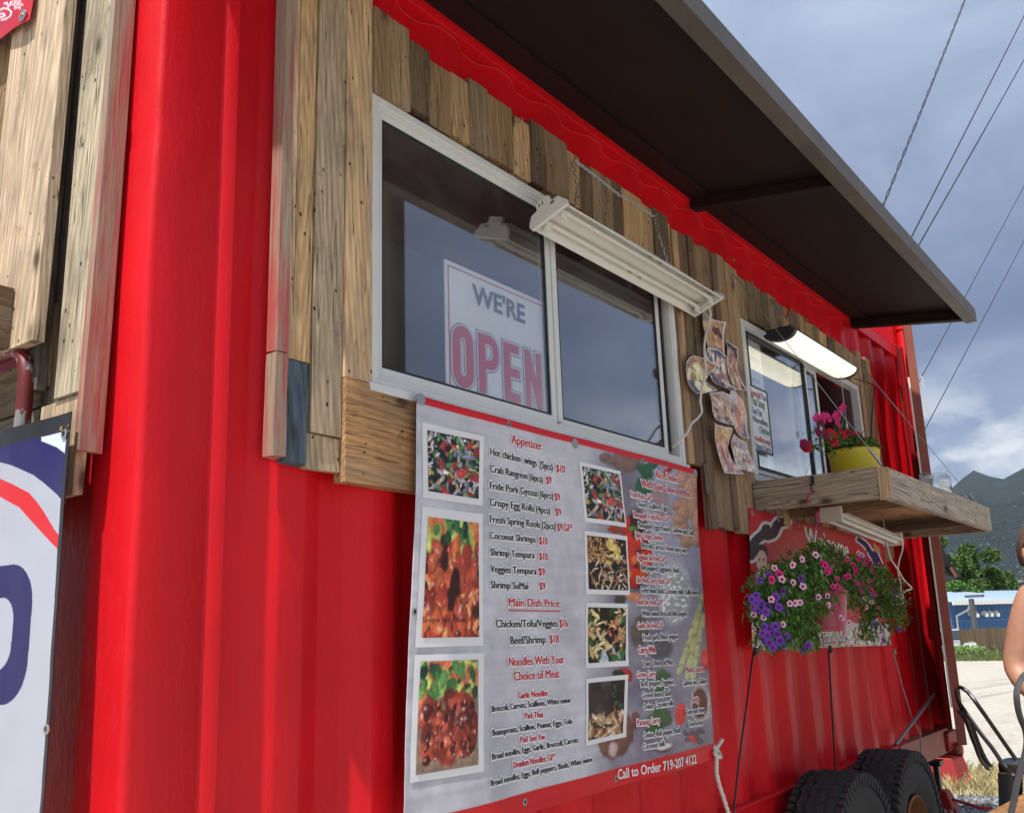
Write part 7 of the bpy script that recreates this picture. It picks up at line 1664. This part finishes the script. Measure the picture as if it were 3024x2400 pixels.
# scrub bushes on the low hill, beyond counting
def scrub():
    rs = np.random.RandomState(9); mb = MB(); ico = [(0, 0, 1), (.89, 0, .45), (.28, .85, .45), (-.72, .53, .45), (-.72, -.53, .45), (.28, -.85, .45), (.72, .53, -.3), (-.28, .85, -.3), (-.89, 0, -.3), (-.28, -.85, -.3), (.72, -.53, -.3)]
    fc = [(0, 1, 2), (0, 2, 3), (0, 3, 4), (0, 4, 5), (0, 5, 1), (1, 6, 2), (2, 6, 7), (2, 7, 3), (3, 7, 8), (3, 8, 4), (4, 8, 9), (4, 9, 5), (5, 9, 10), (5, 10, 1), (1, 10, 6)]
    hill = bpy.data.objects['hills'].data; vv = np.array([tuple(v.co) for v in hill.vertices]).reshape(70, 260, 3)
    for k in range(9000):
        i = int(rs.uniform(0, 1) ** 1.4 * 40); az = rs.uniform(-12, 26); j = (np.degrees(0) + (az + 100) / 180 * 259); j0 = int(j); fi, fj = rs.rand(), j - j0
        if i + 1 >= 70 or j0 + 1 >= 260: continue
        p = (vv[i, j0] * (1 - fj) + vv[i, j0 + 1] * fj) * (1 - fi) + (vv[i + 1, j0] * (1 - fj) + vv[i + 1, j0 + 1] * fj) * fi
        s = rs.uniform(.9, 2.6); mb.add([p + np.array(v) * [s, s, s * .8] * rs.uniform(.8, 1.2) + [0, 0, s * .1] for v in ico], fc)
    o = mb.build('hillside_scrub', 'shrub_leaf', origin=(0, 0, 0)); tag(o, 'scattered dark juniper scrub on the lower mountain slope', 'scrub', None, 'stuff')
scrub()
def grass_patch(nm, lab, boxes, mat, n, hh, seed):
    rs = np.random.RandomState(seed); mb = MB()
    for (x0, x1, y0, y1), k in boxes:
        for i in range(k):
            x, y = rs.uniform(x0, x1), rs.uniform(y0, y1); z = float(ground_h(x, y)) - .02; h = hh * rs.uniform(.4, 1.2); a = rs.uniform(0, 6.28); l = rs.uniform(.1, .8) * h; w = h * .03 + .002
            mb.add([(x - w * math.sin(a), y + w * math.cos(a), z), (x + w * math.sin(a), y - w * math.cos(a), z), (x + l * .4 * math.cos(a) + w * .6 * math.sin(a), y + l * .4 * math.sin(a), z + h * .6), (x + l * math.cos(a), y + l * math.sin(a), z + h)], [(0, 1, 2), (0, 2, 3)])
    o = mb.build(nm, mat, origin=(0, 0, 0)); tag(o, lab, 'grass', None, 'stuff')
grass_patch('dry_grass', 'clump of dry straw coloured grass around the red block', [((9.0, 10.6, .1, 1.1), 2200)], 'dry_grass', 0, .15, 1)
grass_patch('weeds', 'green weeds along the foot of the board fence', [((56, 66, 8, 20), 9000)], 'green_grass', 0, .45, 2)
mb = MB()
for px in (2838, 2848, 2862, 2895): 
    c = at(px, 1940, 53)
    for k in range(160): leaf(mb, c + np.array([random.gauss(0, .35), random.gauss(0, .4), random.uniform(0, .6)]), (random.uniform(-1, 1), random.uniform(-1, 1), random.uniform(-.2, 1)), .22, .10)
o = mb.build('green_bush', 'leaf_bright'); tag(o, 'low leafy green weeds at the foot of the board fence', 'weeds', None, 'stuff')
def gravel():
    rs = np.random.RandomState(5); mb = MB()
    for k in range(9000):
        x, y = rs.uniform(6.0, 9.1), rs.uniform(-.9, .8); z = float(ground_h(x, y)); s = rs.uniform(.014, .034); M = Matrix.Translation((x, y, z + s * .25)) @ Matrix.Rotation(rs.uniform(0, 6), 4, 'Z') @ Matrix.Rotation(rs.uniform(0, 3), 4, 'X')
        v = [tuple(M @ Vector((a * s * rs.uniform(.6, 1.1), b * s * rs.uniform(.5, 1), c * s * rs.uniform(.4, .8)))) for a, b, c in ((1, 0, 0), (-1, 0, 0), (0, 1, 0), (0, -1, 0), (0, 0, 1), (0, 0, -1))]
        mb.add(v, [(0, 2, 4), (2, 1, 4), (1, 3, 4), (3, 0, 4), (2, 0, 5), (1, 2, 5), (3, 1, 5), (0, 3, 5)])
    o = mb.build('gravel', 'gravel_stone', origin=(0, 0, 0)); tag(o, 'grey crushed stone beside the trailer and the stool', 'gravel', None, 'stuff')
gravel()
# unseen pole added to darken a strip of the window reflection; overhead wires
def pole(x, y, h, lab):
    root = thing('added_pole', (x, y, -.1), lab, 'added pole', 'added poles'); mb = MB(); mb.tube([(x, y, -.1), (x, y, h)], [.11, .09], 14); mb.build('post', 'bark', root, smooth=True, angle=40)
    mb = MB(); mb.box((x - 1.1, y - .06, h - .6), (x + 1.1, y + .06, h - .48)); mb.build('crossarm', 'fence_board', root)
pole(4.34, -2.60, 9.0, 'wooden pole added behind the camera to put a dark strip into the big window reflection')
wires = [((2840, 0), (2600, 595), 30, 22, .016, 'twisted'), ((3024, 25), (2680, 690), 30, 20, .018, ''), ((3024, 155), (2700, 715), 30, 20, .018, ''), ((3024, 530), (2720, 1090), 34, 26, .013, ''), ((3024, 690), (2735, 1235), 34, 26, .013, '')]
wl = ['leftmost overhead wire, two strands twisted together', 'overhead wire second from the left, thick and straight', 'overhead wire in the middle, close beside the second', 'thin overhead wire second from the right', 'rightmost thin overhead wire ending above the mountain']
for (p0, p1, t0, t1, r_, k), lab in zip(wires, wl):
    A, B = at(*p0, t0), at(*p1, t1); A2 = A + (A - B) * 1.6; B2 = B + (B - A) * 1.5; N = 260 if k else 24; pts = []
    for i in range(N + 1):
        t = i / N; pts.append(A2 + (B2 - A2) * t - np.array([0, 0, .22 * math.sin(math.pi * t)]))
    mb = MB()
    if k:
        for s in (0, math.pi): mb.tube([p + np.array([0, math.cos(i * .9 + s), math.sin(i * .9 + s)]) * .028 for i, p in enumerate(pts)], r_, 5)
    else: mb.tube(pts, r_, 6)
    o = mb.build('overhead_wire', 'black_plastic'); tag(o, lab, 'cable', 'overhead wires')

# ------------------------------------------------------------------ air
def air():
    t = NT('air'); t.N.remove(t.b); pv = t.N.new('ShaderNodeVolumePrincipled'); pv.inputs['Color'].default_value = (.80, .88, 1.0, 1); pv.inputs['Density'].default_value = .00006; pv.inputs['Anisotropy'].default_value = .2
    t.L.new(pv.outputs[0], t.out.inputs['Volume'])
    mb = MB().box((-3300, -3300, -40), (3300, 3300, 800)); o = mb.build('haze', 'air', origin=(0, 0, 0)); tag(o, kind='stuff')
air()
